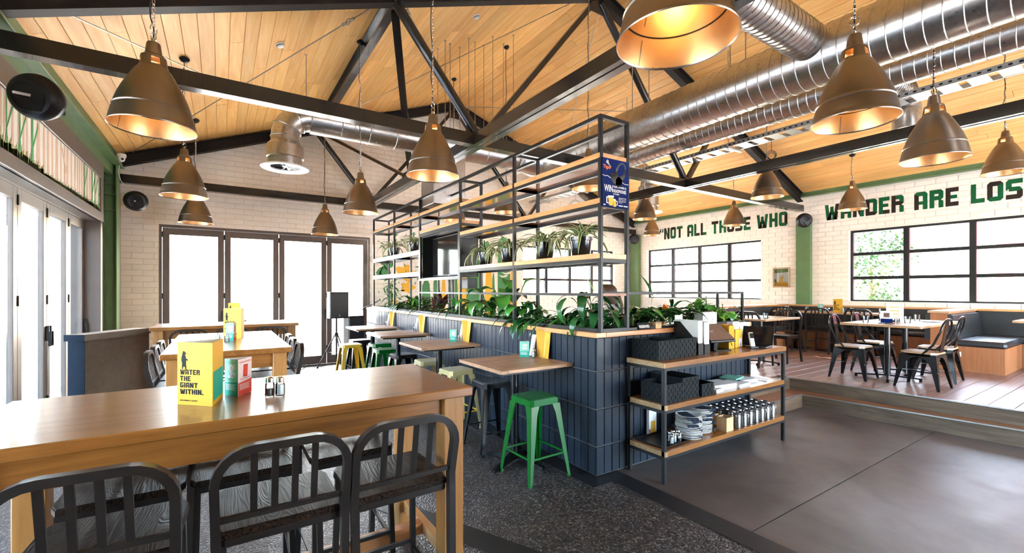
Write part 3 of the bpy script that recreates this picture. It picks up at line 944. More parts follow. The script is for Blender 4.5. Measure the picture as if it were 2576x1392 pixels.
    if ch == 'M': w2 = w * 1.25; return [L, [(w2 - t, 0), (w2, 0), (w2, 1), (w2 - t, 1)], [(t, 1), (t, .6), (w2 / 2, .25), (w2 / 2, .6)], [(w2 - t, 1), (w2 - t, .6), (w2 / 2, .25), (w2 / 2, .6)]], w2
    if ch == '.': return [[(0, 0), (t, 0), (t, t), (0, t)]], t
    if ch == '"': return [[(0, .62), (t * .8, .66), (t * .9, .95), (t * .5, 1), (t * .2, .84)], [(t * 1.15, .62), (t * 1.95, .66), (t * 2.05, .95), (t * 1.65, 1), (t * 1.35, .84)]], t * 2
    return [], 0.34
def block_text(mb, text, o, U, W, size, th, gap=0.10, two=False, width=None):
    if width:
        tot = sum(glyph(c)[1] + gap for c in text) - gap
        sx = width / (tot * size)
    else:
        sx = 1.0
    x = 0.0
    R3 = random.Random(len(text))
    for ch in text:
        polys, w = glyph(ch)
        for k, p in enumerate(polys):
            if two: mb.m = 1 if R3.random() < 0.36 else 0
            mb.prism([((x + a) * size * sx, c * size) for a, c in p], o, U, W, th)
        x += w + gap
    mb.m = 0
    return x * size * sx
b = MB(); block_text(b, '"NOT ALL THOSE WHO', (XR - 0.0145, 8.80, 3.07), (0, -1, 0), (0, 0, 1), 0.335, -0.0015, two=True, width=3.62)
b.build('lettering', [M['letter_g'], M['letter_b']], wr, recalc=True)
b = MB(); block_text(b, 'WANDER ARE LOST', (XR - 0.0145, 4.41, 3.08), (0, -1, 0), (0, 0, 1), 0.335, -0.0015, two=True, width=3.10)
b.build('lettering', [M['letter_g'], M['letter_b']], wr, recalc=True)

# painted mural on the far wall behind the planter
def far_paint(mb, poly):
    mb.prism(poly, (0, YF - 0.0145, 0), (1, 0, 0), (0, 0, 1), 0.0015)
g, yl, cr = MB(), MB(), MB()
for (a, c, t) in ((3.97, 4.165, 1.80), (4.255, 4.42, 1.9), (4.67, 4.885, 2.1), (5.145, 5.60, 2.35), (5.89, 5.96, 2.0), (6.06, 6.43, 2.95)):
    far_paint(g, [(a, 0.90), (c, 0.90), (c + .02, 1.3), (c - .01, t - .1), (c - (c - a) * .3, t), (a + (c - a) * .3, t), (a, t - .15), (a - .01, 1.3)])
for (a, c, t) in ((4.46, 4.57, 1.9), (4.89, 5.14, 2.0), (5.68, 5.885, 2.15), (6.435, 6.66, 2.2)):
    far_paint(yl, [(a, 0.90), (c, 0.90), (c + .01, 1.5), (c - .03, t), (a + .03, t), (a - .01, 1.4)])
for (dx, dz) in ((0, 0), (.06, -.09), (-.03, -.17)):
    far_paint(cr, [(6.10 + dx, 2.12 + dz), (6.22 + dx, 2.06 + dz), (6.36 + dx, 2.08 + dz), (6.40 + dx, 2.14 + dz), (6.24 + dx, 2.10 + dz)])
R4 = random.Random(3)
for k in range(90):
    cx, cz = R4.uniform(2.9, 3.9), R4.uniform(1.0, 2.9)
    s = R4.uniform(0.01, 0.05)
    a = R4.uniform(0, PI)
    pts = [(cx + s * math.cos(a) * 1.6, cz + s * math.sin(a) * 1.6), (cx - s * .5 * math.sin(a), cz + s * .5 * math.cos(a)), (cx - s * math.cos(a) * 1.6, cz - s * math.sin(a) * 1.6), (cx + s * .4 * math.sin(a), cz - s * .4 * math.cos(a))]
    far_paint(g, pts)
for (cx, cz, r) in ((3.55, 1.95, .22), (3.62, 1.62, .16), (3.75, 1.25, .15), (3.3, 1.3, .08)):
    far_paint(yl, [(cx + r * (1 + .22 * math.cos(5 * a)) * math.cos(a), cz + r * .8 * (1 + .22 * math.cos(5 * a)) * math.sin(a)) for a in [2 * PI * i / 22 for i in range(22)]])
for (cx, cz, r) in ((3.15, 2.2, .16), (3.05, 1.95, .14), (4.05, 2.62, .22), (4.55, 2.7, .2), (5.7, 2.6, .2)):
    far_paint(g, [(cx + r * (1 + .2 * math.cos(4 * a)) * math.cos(a), cz + r * (1 + .2 * math.sin(6 * a)) * math.sin(a)) for a in [2 * PI * i / 18 for i in range(18)]])
g.build('painted_green_mural', M['mural_g'], wf, recalc=False)
cr.v = [(v[0], v[1] - .002, v[2]) for v in cr.v]
cr.build('painted_cream_curls', M['mural_w'], wf, recalc=False)
yl.build('painted_yellow_mural', M['mural_y'], wf, recalc=False)
# ------------------------------------------------------------------ roof steel
YT, YFT = 4.85, 9.70
NODES = (2.66, 6.79)
ZC0, ZC1 = 3.33, 3.47
def truss(y, label):
    t = thing('roof_truss', label, 'truss', (XRIDGE, y, 0))
    L = lambda x, z, dy=0: (x - XRIDGE, dy, z)
    q = MB(); q.bar(L(XL + 0.02, (ZC0 + ZC1) / 2), L(XR - 0.1, (ZC0 + ZC1) / 2), 0.12, ZC1 - ZC0)
    q.build('tie_beam', M['truss'], t)
    for s, xe in ((-1, XL + 0.05), (1, XR - 0.13)):
        q = MB()
        for dz, w, h in ((-0.012, 0.12, 0.014), (-0.10, 0.012, 0.18), (-0.195, 0.12, 0.014)):
            q.bar(L(XRIDGE, ZRIDGE + dz - 0.02), L(xe, ceil_z(xe) + dz - 0.02), w, h, (0, 0, 1))
        q.build('rafter', M['truss_matte'], t)
    xq = (1.63, 7.81)
    for a, c, r in ((L(NODES[0], ZC1), L(xq[0], ceil_z(xq[0]) - 0.2), 0.055), (L(NODES[1], ZC1), L(XRIDGE + .05, ZRIDGE - .25), 0.055)):
        q = MB(); q.cyl(a, c, r, 16); q.build('web_tube', M['truss'], t, 0.6)
    for a, c in ((L(NODES[0] + .06, ZC1), L(XRIDGE - .06, ZRIDGE - .24)), (L(NODES[1] + .04, ZC1), L(xq[1], ceil_z(xq[1]) - 0.2))):
        q = MB(); q.bar(a, c, 0.07, 0.07, (0, 1, 0)); q.build('web_bar', M['truss'], t)
    for nx in NODES:
        q = MB(); q.box(nx - XRIDGE - .16, -.008, ZC1 - .02, nx - XRIDGE + .16, .008, ZC1 + .09); q.build('gusset_plate', M['truss'], t)
    q = MB(); q.box(-.18, -.008, ZRIDGE - .42, .18, .008, ZRIDGE - .2); q.build('gusset_plate', M['truss'], t)
    return t
truss(YT, 'near black steel roof truss spanning the room above the shelving')
truss(YFT, 'far black steel roof truss against the white gable wall')
def ibeam(name, p, q, w, h, label, cat='beam'):
    p, q = vec(p), vec(q)
    b = MB()
    b.bar(p + Vector((0, 0, h / 2 - .006)), q + Vector((0, 0, h / 2 - .006)), w, 0.014)
    b.bar(p - Vector((0, 0, h / 2 - .006)), q - Vector((0, 0, h / 2 - .006)), w, 0.014)
    b.bar(p, q, 0.012, h - 0.02)
    o = b.build(name, M['truss'])
    return tag(o, label, cat)
for nx, lb in ((NODES[0], 'black steel beam running the room under the left half of the trusses'), (NODES[1], 'black steel beam running the room under the right half of the trusses')):
    b = MB(); b.box(nx - .08, YB, ZC0 + .001, nx + .08, YT - .061, ZC1 - .005); b.box(nx - .08, YT + .061, ZC0 + .001, nx + .08, YFT - .061, ZC1 - .005)
    b.box(nx - .012, YB, ZC0 - .006, nx + .012, YT - .061, ZC0 + .001); b.box(nx - .012, YT + .061, ZC0 - .006, nx + .012, YFT - .061, ZC0 + .001)
    tag(b.build('steel_beam', M['truss']), lb, 'beam')
for px, lb in ((1.63, 'black purlin under the pine ceiling on the left slope'), (7.81, 'black purlin under the pine ceiling on the right slope')):
    z = ceil_z(px) - 0.125
    ibeam('purlin', (px, YB, z), (px, YFT - .07, z), 0.10, 0.20, lb, 'purlin')
for i, (a, c, lb) in enumerate((((1.66, YT + .12, 4.72), (2.66, 7.18, 3.50), 'flat grey knee brace falling from the near truss to the left steel beam'),
                  ((1.66, YFT - .15, 4.72), (2.66, 7.36, 3.50), 'flat bolted knee brace rising from the left steel beam to the far truss'),
                  ((7.78, YFT - .15, 4.72), (6.83, 7.3, 3.50), 'flat knee brace behind the cable tray on the right beam'))):
    b = MB(); b.bar(a, c, 0.09, 0.05, (0, 0, 1)); o = b.build('knee_brace', M['truss']); tag(o, lb, 'brace')
    q = MB(); q.box(c[0] - .05, c[1] - .10, c[2] - .03, c[0] + .05, c[1] + .10, c[2] + .06, b=.004); q.build('end_bracket', M['truss'], o)
# bracing rods under the ceiling
def rod(pts, label, r=0.007, tb=None):
    t = MB(); t.tube(pts, r, 6)
    o = t.build('bracing_rod', M['rod'], None, 0.8)
    tag(o, label, 'rod')
    if tb is not None:
        p, q = vec(pts[0]), vec(pts[1])
        c = p.lerp(q, tb); d = (q - p).normalized()
        k = MB(); k.cyl(c - d * .09, c - d * .03, .016, 8); k.cyl(c + d * .03, c + d * .09, .016, 8)
        k.tube([c + d * .035 * math.cos(a) + Vector((0, 0, 1)) * .035 * math.sin(a) for a in [2 * PI * i / 12 for i in range(12)]], .006, 6, closed=True)
        k.build('turnbuckle', M['rod'], o, 0.8)
def cz(x, d=0.10): return ceil_z(x) - d
rod([(-1.15, 4.95, cz(-1.15)), (1.55, 9.5, cz(1.55))], 'thin bracing rod crossing the left ceiling behind the first pendant')
rod([(1.52, 4.98, cz(1.52)), (-1.2, 9.4, cz(-1.2))], 'thin bracing rod with an eye turnbuckle on the left ceiling', tb=0.10)
rod([(4.5, 5.0, cz(4.5)), (1.75, 9.4, cz(1.75))], 'thin bracing rod crossing the ceiling left of the ridge')
rod([(1.75, 4.98, cz(1.75)), (4.55, 9.4, cz(4.55))], 'thin bracing rod with turnbuckle behind the near truss web', tb=0.06)
rod([(4.9, 5.0, cz(4.9)), (7.7, 9.4, cz(7.7))], 'thin bracing rod on the right ceiling above the ducts')
rod([(7.7, 5.0, cz(7.7)), (4.95, 9.4, cz(4.95))], 'thin bracing rod crossing the right ceiling above the cable tray')

# ------------------------------------------------------------------ air ducts
def ring_pts(c, ax, r, n=24):
    ax = vec(ax).normalized()
    u = ax.cross(Vector((0, 0, 1)) if abs(ax.z) < .9 else Vector((1, 0, 0))).normalized()
    w = ax.cross(u)
    return [vec(c) + (u * math.cos(2 * PI * i / n) + w * math.sin(2 * PI * i / n)) * r for i in range(n)]
def spiral_duct(p, q, r, pitch, label, lean=0.10, name='spiral_duct', n=40):
    p, q = vec(p), vec(q)
    o = tag(MB().cyl(p, q, r, n).build(name, M['galv'], None, 0.7), label, 'duct')
    d = q - p
    L = d.length
    ax = d.normalized()
    sm = MB()
    k = int(L / pitch)
    for i in range(1, k):
        c = p + ax * (i * pitch)
        pts = [v + ax * (lean * r * math.sin(2 * PI * j / n)) for j, v in enumerate(ring_pts(c, ax, r + 0.002, n))]
        sm.tube(pts, 0.0045, 4, closed=True)
    s = sm.build('seam_rib', M['galv'], o, 0.9, recalc=False)
    s['kind'] = 'stuff'
    return o
DX1, DZ1, DR1 = 4.92, 3.84, 0.27
DX2, DZ2, DR2 = 6.42, 4.07, 0.20
d1 = spiral_duct((DX1, YB, DZ1), (DX1, 6.05, DZ1), DR1, 0.118, 'large galvanised spiral duct running beside the ridge')
d2 = spiral_duct((DX2, YB, DZ2), (DX2, 6.5, DZ2), DR2, 0.105, 'smaller galvanised spiral duct parallel to the large one')
spiral_duct((DX1 - .24, 2.0, DZ1 + .07), (3.25, 2.0, DZ1 + .07), 0.165, 0.07, 'short galvanised branch duct leaving the large duct above the big pendant')
o = spiral_duct((DX2 + .17, 2.0, DZ2 - .02), (7.16, 2.0, DZ2 - .02), 0.15, 0.05, 'short galvanised branch duct on the smaller duct ending in an elbow')
def elbow(p, d0, d1, R, r, parent, name='elbow'):
    d0, d1 = vec(d0), vec(d1)
    c = vec(p) + d1 * R
    pts = [c - d1 * R * math.cos(a) + d0 * R * math.sin(a) for a in [PI / 2 * i / 8 for i in range(9)]]
    q = MB(); q.tube(pts, r, 28)
    for k in (0, 3, 6, 8):
        t = (d0 * math.cos(PI / 2 * k / 8) + d1 * math.sin(PI / 2 * k / 8))
        q.tube(ring_pts(pts[k], t, r + .004, 28), .006, 4, closed=True)
    q.build(name, M['galv'], parent, 0.6, recalc=False)
    return pts[-1]
e = elbow((7.16, 2.0, DZ2 - .02), (1, 0, 0), (0, 0, -1), 0.19, 0.15, o)
MB().cyl(e, e - Vector((0, 0, .25)), .15, 28).build('drop_pipe', M['galv'], o, .6)
# cross duct at the far end of the large duct
YC = 6.46
o = tag(MB().cyl((1.0, YC, DZ1), (DX1 - .62, YC, DZ1), 0.19, 36).build('cross_duct', M['galv'], None, .6), 'round cross duct behind the near tie beam feeding a round ceiling diffuser', 'duct')
for i in range(1, 9):
    MB().tube(ring_pts((1.0 + i * .38, YC, DZ1), (1, 0, 0), .193, 28), .006, 4, closed=True).build('joint_band', M['galv'], o, .9, recalc=False)

e = elbow((1.0, YC, DZ1), (-1, 0, 0), (0, 0, -1), 0.30, 0.17, o)
def diffuser(e, parent, zc, r=.17, rp=.29):
    q = MB(); q.lathe([(r, e[2]), (r, e[2] - .06), (r + .05, e[2] - .12), (r + .05, zc + .13), (r + .035, zc + .12), (r + .03, zc + .02)], 32, (e[0], e[1], 0))
    q.build('drop_pipe', M['galv'], parent, .5)
    q = MB(); q.lathe([(r + .02, zc + .03), (rp - .02, zc + .018), (rp, zc), (rp - .012, zc - .008), (r + .012, zc + .006), (r + .005, zc + .02)], 36, (e[0], e[1], 0))
    q.build('diffuser_ring', M['white'], parent, .5)
    q = MB()
    for k in range(12):
        a = 2 * PI * k / 12
        ca, sa = math.cos(a), math.sin(a)
        q.add([(e[0] + .03 * ca, e[1] + .03 * sa, zc + .02), (e[0] + .17 * ca - .035 * sa, e[1] + .17 * sa + .035 * ca, zc + .01), (e[0] + .17 * ca + .02 * sa, e[1] + .17 * sa - .02 * ca, zc + .035)], [(0, 1, 2)])
    q.lathe([(0, zc + .018), (.035, zc + .016), (.04, zc + .024), (0, zc + .03)], 16, (e[0], e[1], 0))
    q.build('swirl_vane', M['white'], parent, recalc=False)
    q = MB(); q.lathe([(0, zc + .05), (.185, zc + .05), (.185, zc + .055), (0, zc + .055)], 24, (e[0], e[1], 0)); q.build('diffuser_throat', M['blackplastic'], parent)
diffuser(e, o, 3.14)
q = MB()
c0 = Vector((DX1 - .62, YC, DZ1))
q.tube([c0, c0 + Vector((.05, 0, 0)), c0 + Vector((.3, -.03, 0)), Vector((DX1 - .05, YC - .16, DZ1)), Vector((DX1, 6.0, DZ1))], [.2, .2, .26, .27, .272], 36)
for x in (c0.x, c0.x + .06):
    q.tube(ring_pts((x, YC, DZ1), (1, 0, 0), .225, 32), .016, 6, closed=True)
q.build('junction_elbow', M['galv'], o, .6)
q = MB(); q.box(2.66, YC - .24, 2.86, 3.20, YC + .24, 3.66, b=.006)
q.build('plenum_box', M['galv'], o)
# second diffuser on the right
o = tag(MB().cyl((DX2, 6.5, DZ2), (DX2, 6.56, DZ2), DR2 + .01, 32).build('end_duct', M['galv'], None, .6), 'end branch of the smaller duct dropping to a white round diffuser', 'duct')
MB().cyl((DX2 + .16, 6.3, DZ2), (7.35, 6.3, DZ2), .15, 28).build('branch_pipe', M['galv'], o, .6)
e = elbow((7.35, 6.3, DZ2), (1, 0, 0), (0, 0, -1), .22, .15, o)
diffuser(e, o, 3.20, .16, .29)
# hanging rods
ri = 0
def hang(x, y, z, label=None, r=0.006, group=None):
    o = tag(MB().cyl((x, y, z), (x, y, ceil_z(x) - .002), r, 6).build('hanger_rod', M['rod'], None, .8), label, 'rod', group)
    q = MB(); q.cyl((x, y, ceil_z(x) - .012), (x, y, ceil_z(x) - .002), .018, 8); q.build('ceiling_washer', M['rod'], o)
for x, y in ((3.3, 6.3), (3.3, 6.62), (3.75, 6.31), (3.75, 6.61), (4.15, 6.3), (4.15, 6.62), (2.9, 6.32), (2.9, 6.6), (3.5, 6.46), (3.05, 6.46)):
    ri += 1; hang(x, y, DZ1 + .14, 'thin zinc hanger rod above the cross duct, %s of the cluster' % ORD[ri - 1], group='hanger rods above the cross duct')
for y in (1.0, 2.8, 4.2):
    hang(DX1 - .2, y, DZ1 + .18, 'zinc rod holding the large duct, %s along it' % {1.0: 'first', 2.8: 'second', 4.2: 'third'}[y])
    hang(DX1 + .2, y + .05, DZ1 + .18, 'zinc rod on the far side of the large duct, %s along it' % {1.0: 'first', 2.8: 'second', 4.2: 'third'}[y])
hang(.95, YC, DZ1 + .19, 'zinc rod holding the left end of the cross duct')
# cable tray
ct = thing('cable_tray', 'galvanised ladder cable tray with perforated side rails under the ducts', 'cable tray', (6.75, 3.0, 3.86))
for s, nm in ((0, 'side_rail'), (.30, 'side_rail')):
    q = MB(); q.box(s, -4.5, -.025, s + .004, 6.5, .035); q.box(s if s == 0 else s - .02, -4.5, -.027, s + .024 if s == 0 else s + .004, 6.5, -.023)
    sr = q.build(nm, M['tray_metal'], ct)
    if s == 0:
        q = MB()
        y = -4.4
        while y < 6.4:
            q.add([(-.001, y, -.006), (-.001, y + .03, -.006), (-.001, y + .03, .014), (-.001, y, .014)], [(0, 1, 2, 3)])
            y += .075
        k = q.build('slot_holes', M['blackplastic'], sr, recalc=False); k['kind'] = 'stuff'
me = None
y = -4.4
while y < 6.3:
    if me is None:
        q = MB(); q.box(.005, 0, -.023, .295, .16, -.018); me = q.mesh('rung', M['tray_metal'])
    link('rung', me, ct, (0, y, 0)); y += .235
for y in (-1.0, 1.0, 3.1, 4.6, 6.0):
    q = MB(); q.box(-.06, y, -.065, .33, y + .04, -.029); q.build('support_channel', M['tray_metal'], ct)
    q = MB(); q.cyl((-.03, y + .02, -.1), (-.03, y + .02, ceil_z(6.72) - 3.86 - .003), .006, 6); q.build('tray_rod', M['rod'], ct)
# coils of cable hanging from the tray and the ceiling
def coil(c, r, label, mat='cable', axis=(0.8, .6, 0), up=0.0):
    q = MB()
    for k in range(3):
        q.tube([v + Vector((0, 0, -.008 * k)) for v in ring_pts(c, axis, r - .01 * k, 20)], .005, 5, closed=True)
    c = vec(c)
    q.tube([c + Vector((0, 0, r)), c + Vector((.01, 0, r + .05)), c + Vector((0, 0, r + up))], .004, 5)
    tag(q.build('cable_coil', M[mat], None, .9, recalc=False), label, 'cable')
coil((6.80, 7.75, 3.50), .13, 'coil of pale cable hanging at the end of the cable tray', 'rod', up=.30)
coil((7.24, 3.62, 3.68), .07, 'black loop of cable above the pendant hanging beside the tray', up=.2)
# sensors and hooks on the ceiling
def sensor(x, y, label):
    t = thing('smoke_detector', label, 'detector', (x, y, ceil_z(x)))
    t.rotation_euler = (0, -math.atan(SLOPE) if x < XRIDGE else math.atan(SLOPE), 0)
    q = MB(); q.lathe([(0, -.002), (.052, -.002), (.052, -.014), (0, -.014)], 20); q.build('base', M['white'], t, .5)
    q = MB(); q.lathe([(.046, -.014), (.044, -.03), (.030, -.042), (0, -.045)], 20); q.build('sensor_head', M['white'], t, .5)
    q = MB(); q.lathe([(.047, -.019), (.0475, -.023), (.045, -.026)], 20); q.build('slot_band', M['blackplastic'], t, .5)
sensor(.60, 6.1, 'white smoke detector on the left ceiling slope above the cross duct')
sensor(3.05, 5.6, 'white smoke detector on the orange lit ceiling near the hanger rods')

# ------------------------------------------------------------------ pendant lamps
LP = [(0.018, .545), (.034, .543), (.037, .535), (.046, .465), (.060, .458), (.066, .452), (.0685, .437), (.0755, .392), (.079, .378), (.086, .371), (.094, .362), (.108, .338), (.133, .290), (.158, .240), (.181, .185), (.199, .128), (.202, .118), (.207, .112), (.203, .106), (.211, .080), (.220, .035), (.226, .002), (.230, -.003), (.232, 0.002), (.228, .008)]
IN = [(.2255, .004), (.2175, .035), (.2085, .080), (.199, .118), (.178, .185), (.155, .240), (.130, .290), (.105, .338), (.090, .358), (.076, .372), (.0725, .392), (.0655, .437), (.058, .452), (.04, .46), (0, .46)]
def lamp_shell():
    # four openings in the collar
    q = MB()
    q.lathe(LP, 48)
    prof_n = len(LP)
    keep, mi = [], []
    win = []
    for f in q.f:
        zs = [q.v[i][2] for i in f]; c = sum((Vector(q.v[i]) for i in f), Vector()) / len(f)
        a = math.degrees(math.atan2(c.y, c.x)) % 90
        if max(zs) <= .4375 and min(zs) >= .3915 and 26 < a < 64:
            win.append(f); continue
        keep.append(f)
    q.f = keep; q.mi = [0] * len(keep)
    return q
_sh = lamp_shell().mesh('shade', M['lampmetal'], 0.55, recalc=False)
q = MB(); q.lathe(IN, 40); q.f = [f[::-1] for f in q.f]
q.f = [f for f in q.f if not (all(.388 < q.v[i][2] < .440 for i in f) and 26 < math.degrees(math.atan2(sum(q.v[i][1] for i in f), sum(q.v[i][0] for i in f))) % 90 < 64)]
q.mi = [0] * len(q.f)
_in = q.mesh('shade_lining', M['lampin'], 0.6, recalc=False)
q = MB(); q.tube([(.196 * math.cos(a), .196 * math.sin(a), .122) for a in [2 * PI * i / 40 for i in range(40)]], .003, 5, closed=True)
_band = q.mesh('inner_ring', M['steel'], .9, recalc=False)
q = MB(); q.bar((.2255, 0, .005), (.203, 0, .106), .006, .003, (1, 0, 0)); q.bar((.200, 0, .125), (.158, 0, .24), .006, .003, (1, 0, 0)); q.bar((.158, 0, .24), (.096, 0, .36), .006, .003, (1, 0, 0))
_seam = q.mesh('seam', M['lampmetal'])
q = MB(); q.lathe([(0, .23), (.02, .235), (.038, .26), (.042, .30), (.03, .345), (.02, .37), (.02, .42), (0, .42)], 16)
bm_, nt_, bb_ = new_mat('warm_bulb')
bb_.inputs['Emission Color'].default_value = (1, .55, .2, 1); bb_.inputs['Emission Strength'].default_value = 0.6
_bulb = q.mesh('bulb', bm_, 0.8)
q = MB()
q.tube([(.016 * math.cos(a), 0, .580 + .032 * math.sin(a)) for a in [2 * PI * i / 14 for i in range(14)]], .0035, 6, closed=True)
q.tube([(0, .028 * math.cos(a), .632 + .028 * math.sin(a)) for a in [2 * PI * i / 16 for i in range(16)]], .003, 6, closed=True)
q.cyl((0, 0, .54), (0, 0, .575), .010, 10)
_hook = q.mesh('hook', M['chrome'], .8)
def pendant(x, y, z, rz, label):
    t = thing('pendant_lamp', label, 'lamp', (x, y, z), rz, 'industrial bell pendants')
    top = ceil_z(x) - z
    for nm, me in (('shade', _sh), ('shade_lining', _in), ('inner_ring', _band), ('seam', _seam), ('bulb', _bulb), ('hook', _hook)):
        link(nm, me, t)
    q = MB()
    zz, k = .665, 0
    while zz < top - .05:
        ps = []
        for i in range(10):
            a = 2 * PI * i / 10
            u, w = .0075 * math.cos(a), (.018 if True else 0) * math.sin(a)
            ps.append((u, 0, zz + w) if k % 2 else (0, u, zz + w))
        q.tube(ps, .0022, 4, closed=True)
        zz += .029; k += 1
    q.build('chain', M['chrome'], t, .9, recalc=False)
    n = 14
    rr = random.Random(int(x * 100 + y * 1000))
    pts = [(.012 + rr.uniform(-.012, .012), rr.uniform(-.012, .012), .64 + (top - .66) * i / n) for i in range(n + 1)]
    pts = [(0, 0, .55)] + pts
    q = MB(); q.tube(pts, .0042, 6); q.build('cord', M['cable'], t, .9)
    q = MB(); q.lathe([(0, top - .004), (.05, top - .004), (.052, top - .02), (.035, top - .045), (.012, top - .055), (0, top - .055)], 18)
    q.build('ceiling_rose', M['blackplastic'], t, .5)
    ld = bpy.data.lights.new('bulb_light', 'POINT')
    ld.energy = LAMP_W; ld.color = (1.0, .56, .22); ld.shadow_soft_size = .035
    lo = bpy.data.objects.new('bulb_light', ld); COL.objects.link(lo); lo.parent = t; lo.location = (0, 0, .19)
for a in [
    (-.36, 3.63, 2.585, 2.6, 'bell pendant hanging over the end of the nearest long table, beside the left wall speaker'),
    (-.35, 6.30, 2.62, 2.9, 'second bell pendant of the row along the left folding doors'),
    (-.33, 8.50, 2.60, 2.5, 'third, farthest bell pendant of the row along the left folding doors'),
    (1.57, 3.68, 2.56, 2.2, 'bell pendant hanging before the tie beam above the near bar tables'),
    (1.58, 6.16, 2.60, 2.4, 'bell pendant beside the left end of the shelving above the middle bar tables'),
    (1.57, 8.57, 2.56, 2.8, 'small looking far bell pendant before the gable wall and folding doors'),
    (1.51, 1.12, 2.54, 1.4, 'very large looking bell pendant cut by the top of the picture, gold lined'),
    (3.33, 1.16, 2.61, .7, 'large bell pendant in front of the spiral ducts, above the concrete floor'),
    (5.07, 1.20, 2.66, 1.9, 'bell pendant right of the spiral ducts over the steps'),
    (8.54, 1.33, 3.08, 2.2, 'bell pendant cut by the right edge before the word LOST'),
    (7.17, 3.65, 3.01, 2.1, 'bell pendant whose top meets the right steel beam beside a black cable loop'),
    (10.0, 3.52, 3.08, 2.5, 'bell pendant hanging before the word WANDER'),
    (9.69, 5.66, 3.02, 2.2, 'bell pendant hanging before the word THOSE'),
    (7.16, 6.05, 2.99, 2.0, 'bell pendant right of the blue poster before a white diffuser'),
    (9.95, 8.16, 3.07, 2.4, 'farthest bell pendant low beside the opening quote mark'),
    (4.29, 6.74, 2.95, 2.6, 'bell pendant seen through the shelving left of the cable coil'),
    (4.23, 4.54, 2.95, 2.3, 'bell pendant seen through the shelving just left of the blue poster'),
    (3.90, 8.08, 2.95, 2.4, 'bell pendant half hidden behind the top of the television')]:
    pendant(*a)

# ------------------------------------------------------------------ speakers
def bowl_speaker(x, y, z, rz, tilt, label, logo=False):
    t = thing('wall_speaker', label, 'speaker', (x, y, z), rz, 'round bowl speakers')
    Rm = Matrix.Rotation(tilt, 4, 'X')
    def tr(q):
        q.v = [tuple(Rm @ Vector(p)) for p in q.v]; return q
    # axis of the bowl along local -Y (front face forward)
    def rot(prof, n=40):
        q = MB(); q.lathe(prof, n)
        q.v = [(p[0], -p[2], p[1]) for p in q.v]
        return tr(q)
    rot([(0, -.11), (.06, -.108), (.11, -.09), (.145, -.05), (.16, 0), (.157, .02), (.145, .05), (.125, .075), (.10, .082)]).build('shell', M['blackplastic'], t, .6)
    rot([(.10, .082), (.098, .070), (.06, .062), (0, .060)]).build('driver_dish', M['dish'], t, .5)
    q = MB(); q.prism([(-.10, .0), (-.02, -.04), (.03, -.10), (.06, -.10), (.09, -.03), (.10, .02), (.085, .02), (.05, -.02), (-.02, -.02)], (0, -.083, 0), (1, 0, 0), (0, 0, 1), .004)
    tr(q).build('trim_blade', M['blackplastic'], t)
    if logo:
        q = MB()
        s = .014
        for (a0, a1, z0, z1) in ((0, .25, 0, 1), (.25, .8, 0, .22), (.25, .7, .4, .6), (.25, .8, .78, 1)):
            q.box(-.02 + a0 * s, -.0645, z0 * s, -.02 + a1 * s, -.0625, z1 * s)
        q.prism([(1.0, .8), (1.25, .8), (1.45, .15), (1.7, .95), (1.95, .95), (1.6, -.25), (1.3, -.25)], (-.02, -.0645, 0), (s, 0, 0), (0, 0, s), .002 / s)
        tr(q).build('logo', M['white'], t, recalc=True)
    q = MB(); q.cyl((0, .08, 0), (0, .20, .03), .022, 12); q.box(-.04, .19, -.05, .04, .21, .10, b=.004)
    q.build('bracket', M['blackplastic'], t, .6)
bowl_speaker(-1.10, 4.52, 2.93, -.35, .25, 'big round black bowl speaker at the left edge under the tie beam', True)
bowl_speaker(-1.14, 9.25, 2.98, .05, .2, 'round black bowl speaker on the green column in the far left corner', True)
bowl_speaker(10.80, 4.70, 3.10, -.9, .2, 'round black bowl speaker on the green column between the right windows')
bowl_speaker(10.70, 9.45, 3.14, -.6, .2, 'round black bowl speaker in the far right corner beyond the shelving')
# security camera in the far left corner
t = thing('security_camera', 'white dome security camera with a dangling lead in the far left corner', 'camera', (-1.32, 9.28, 3.66))
q = MB(); q.lathe([(0, .05), (.06, .05), (.062, .01), (.05, -.01), (0, -.012)], 20); q.build('base', M['white'], t, .5)
q = MB(); q.lathe([(0, -.075), (.025, -.07), (.042, -.05), (.048, -.02), (.045, 0), (0, .005)], 20); q.build('eye_ball', M['white'], t, .6)
q = MB(); q.lathe([(0, -.003), (.016, -.002), (.018, .004), (0, .006)], 14); q.v = [(p[0] + .018, p[2] - .048, p[1] - .035) for p in q.v]; q.build('lens', M['screen'], t, .6)
q = MB(); q.tube([(-.02, -.04, 0), (-.01, -.06, -.12), (-.03, -.05, -.25), (.0, -.06, -.38), (.08, -.04, -.50), (.15, -.0, -.56)], .005, 6); q.build('lead', M['white'], t, .9)
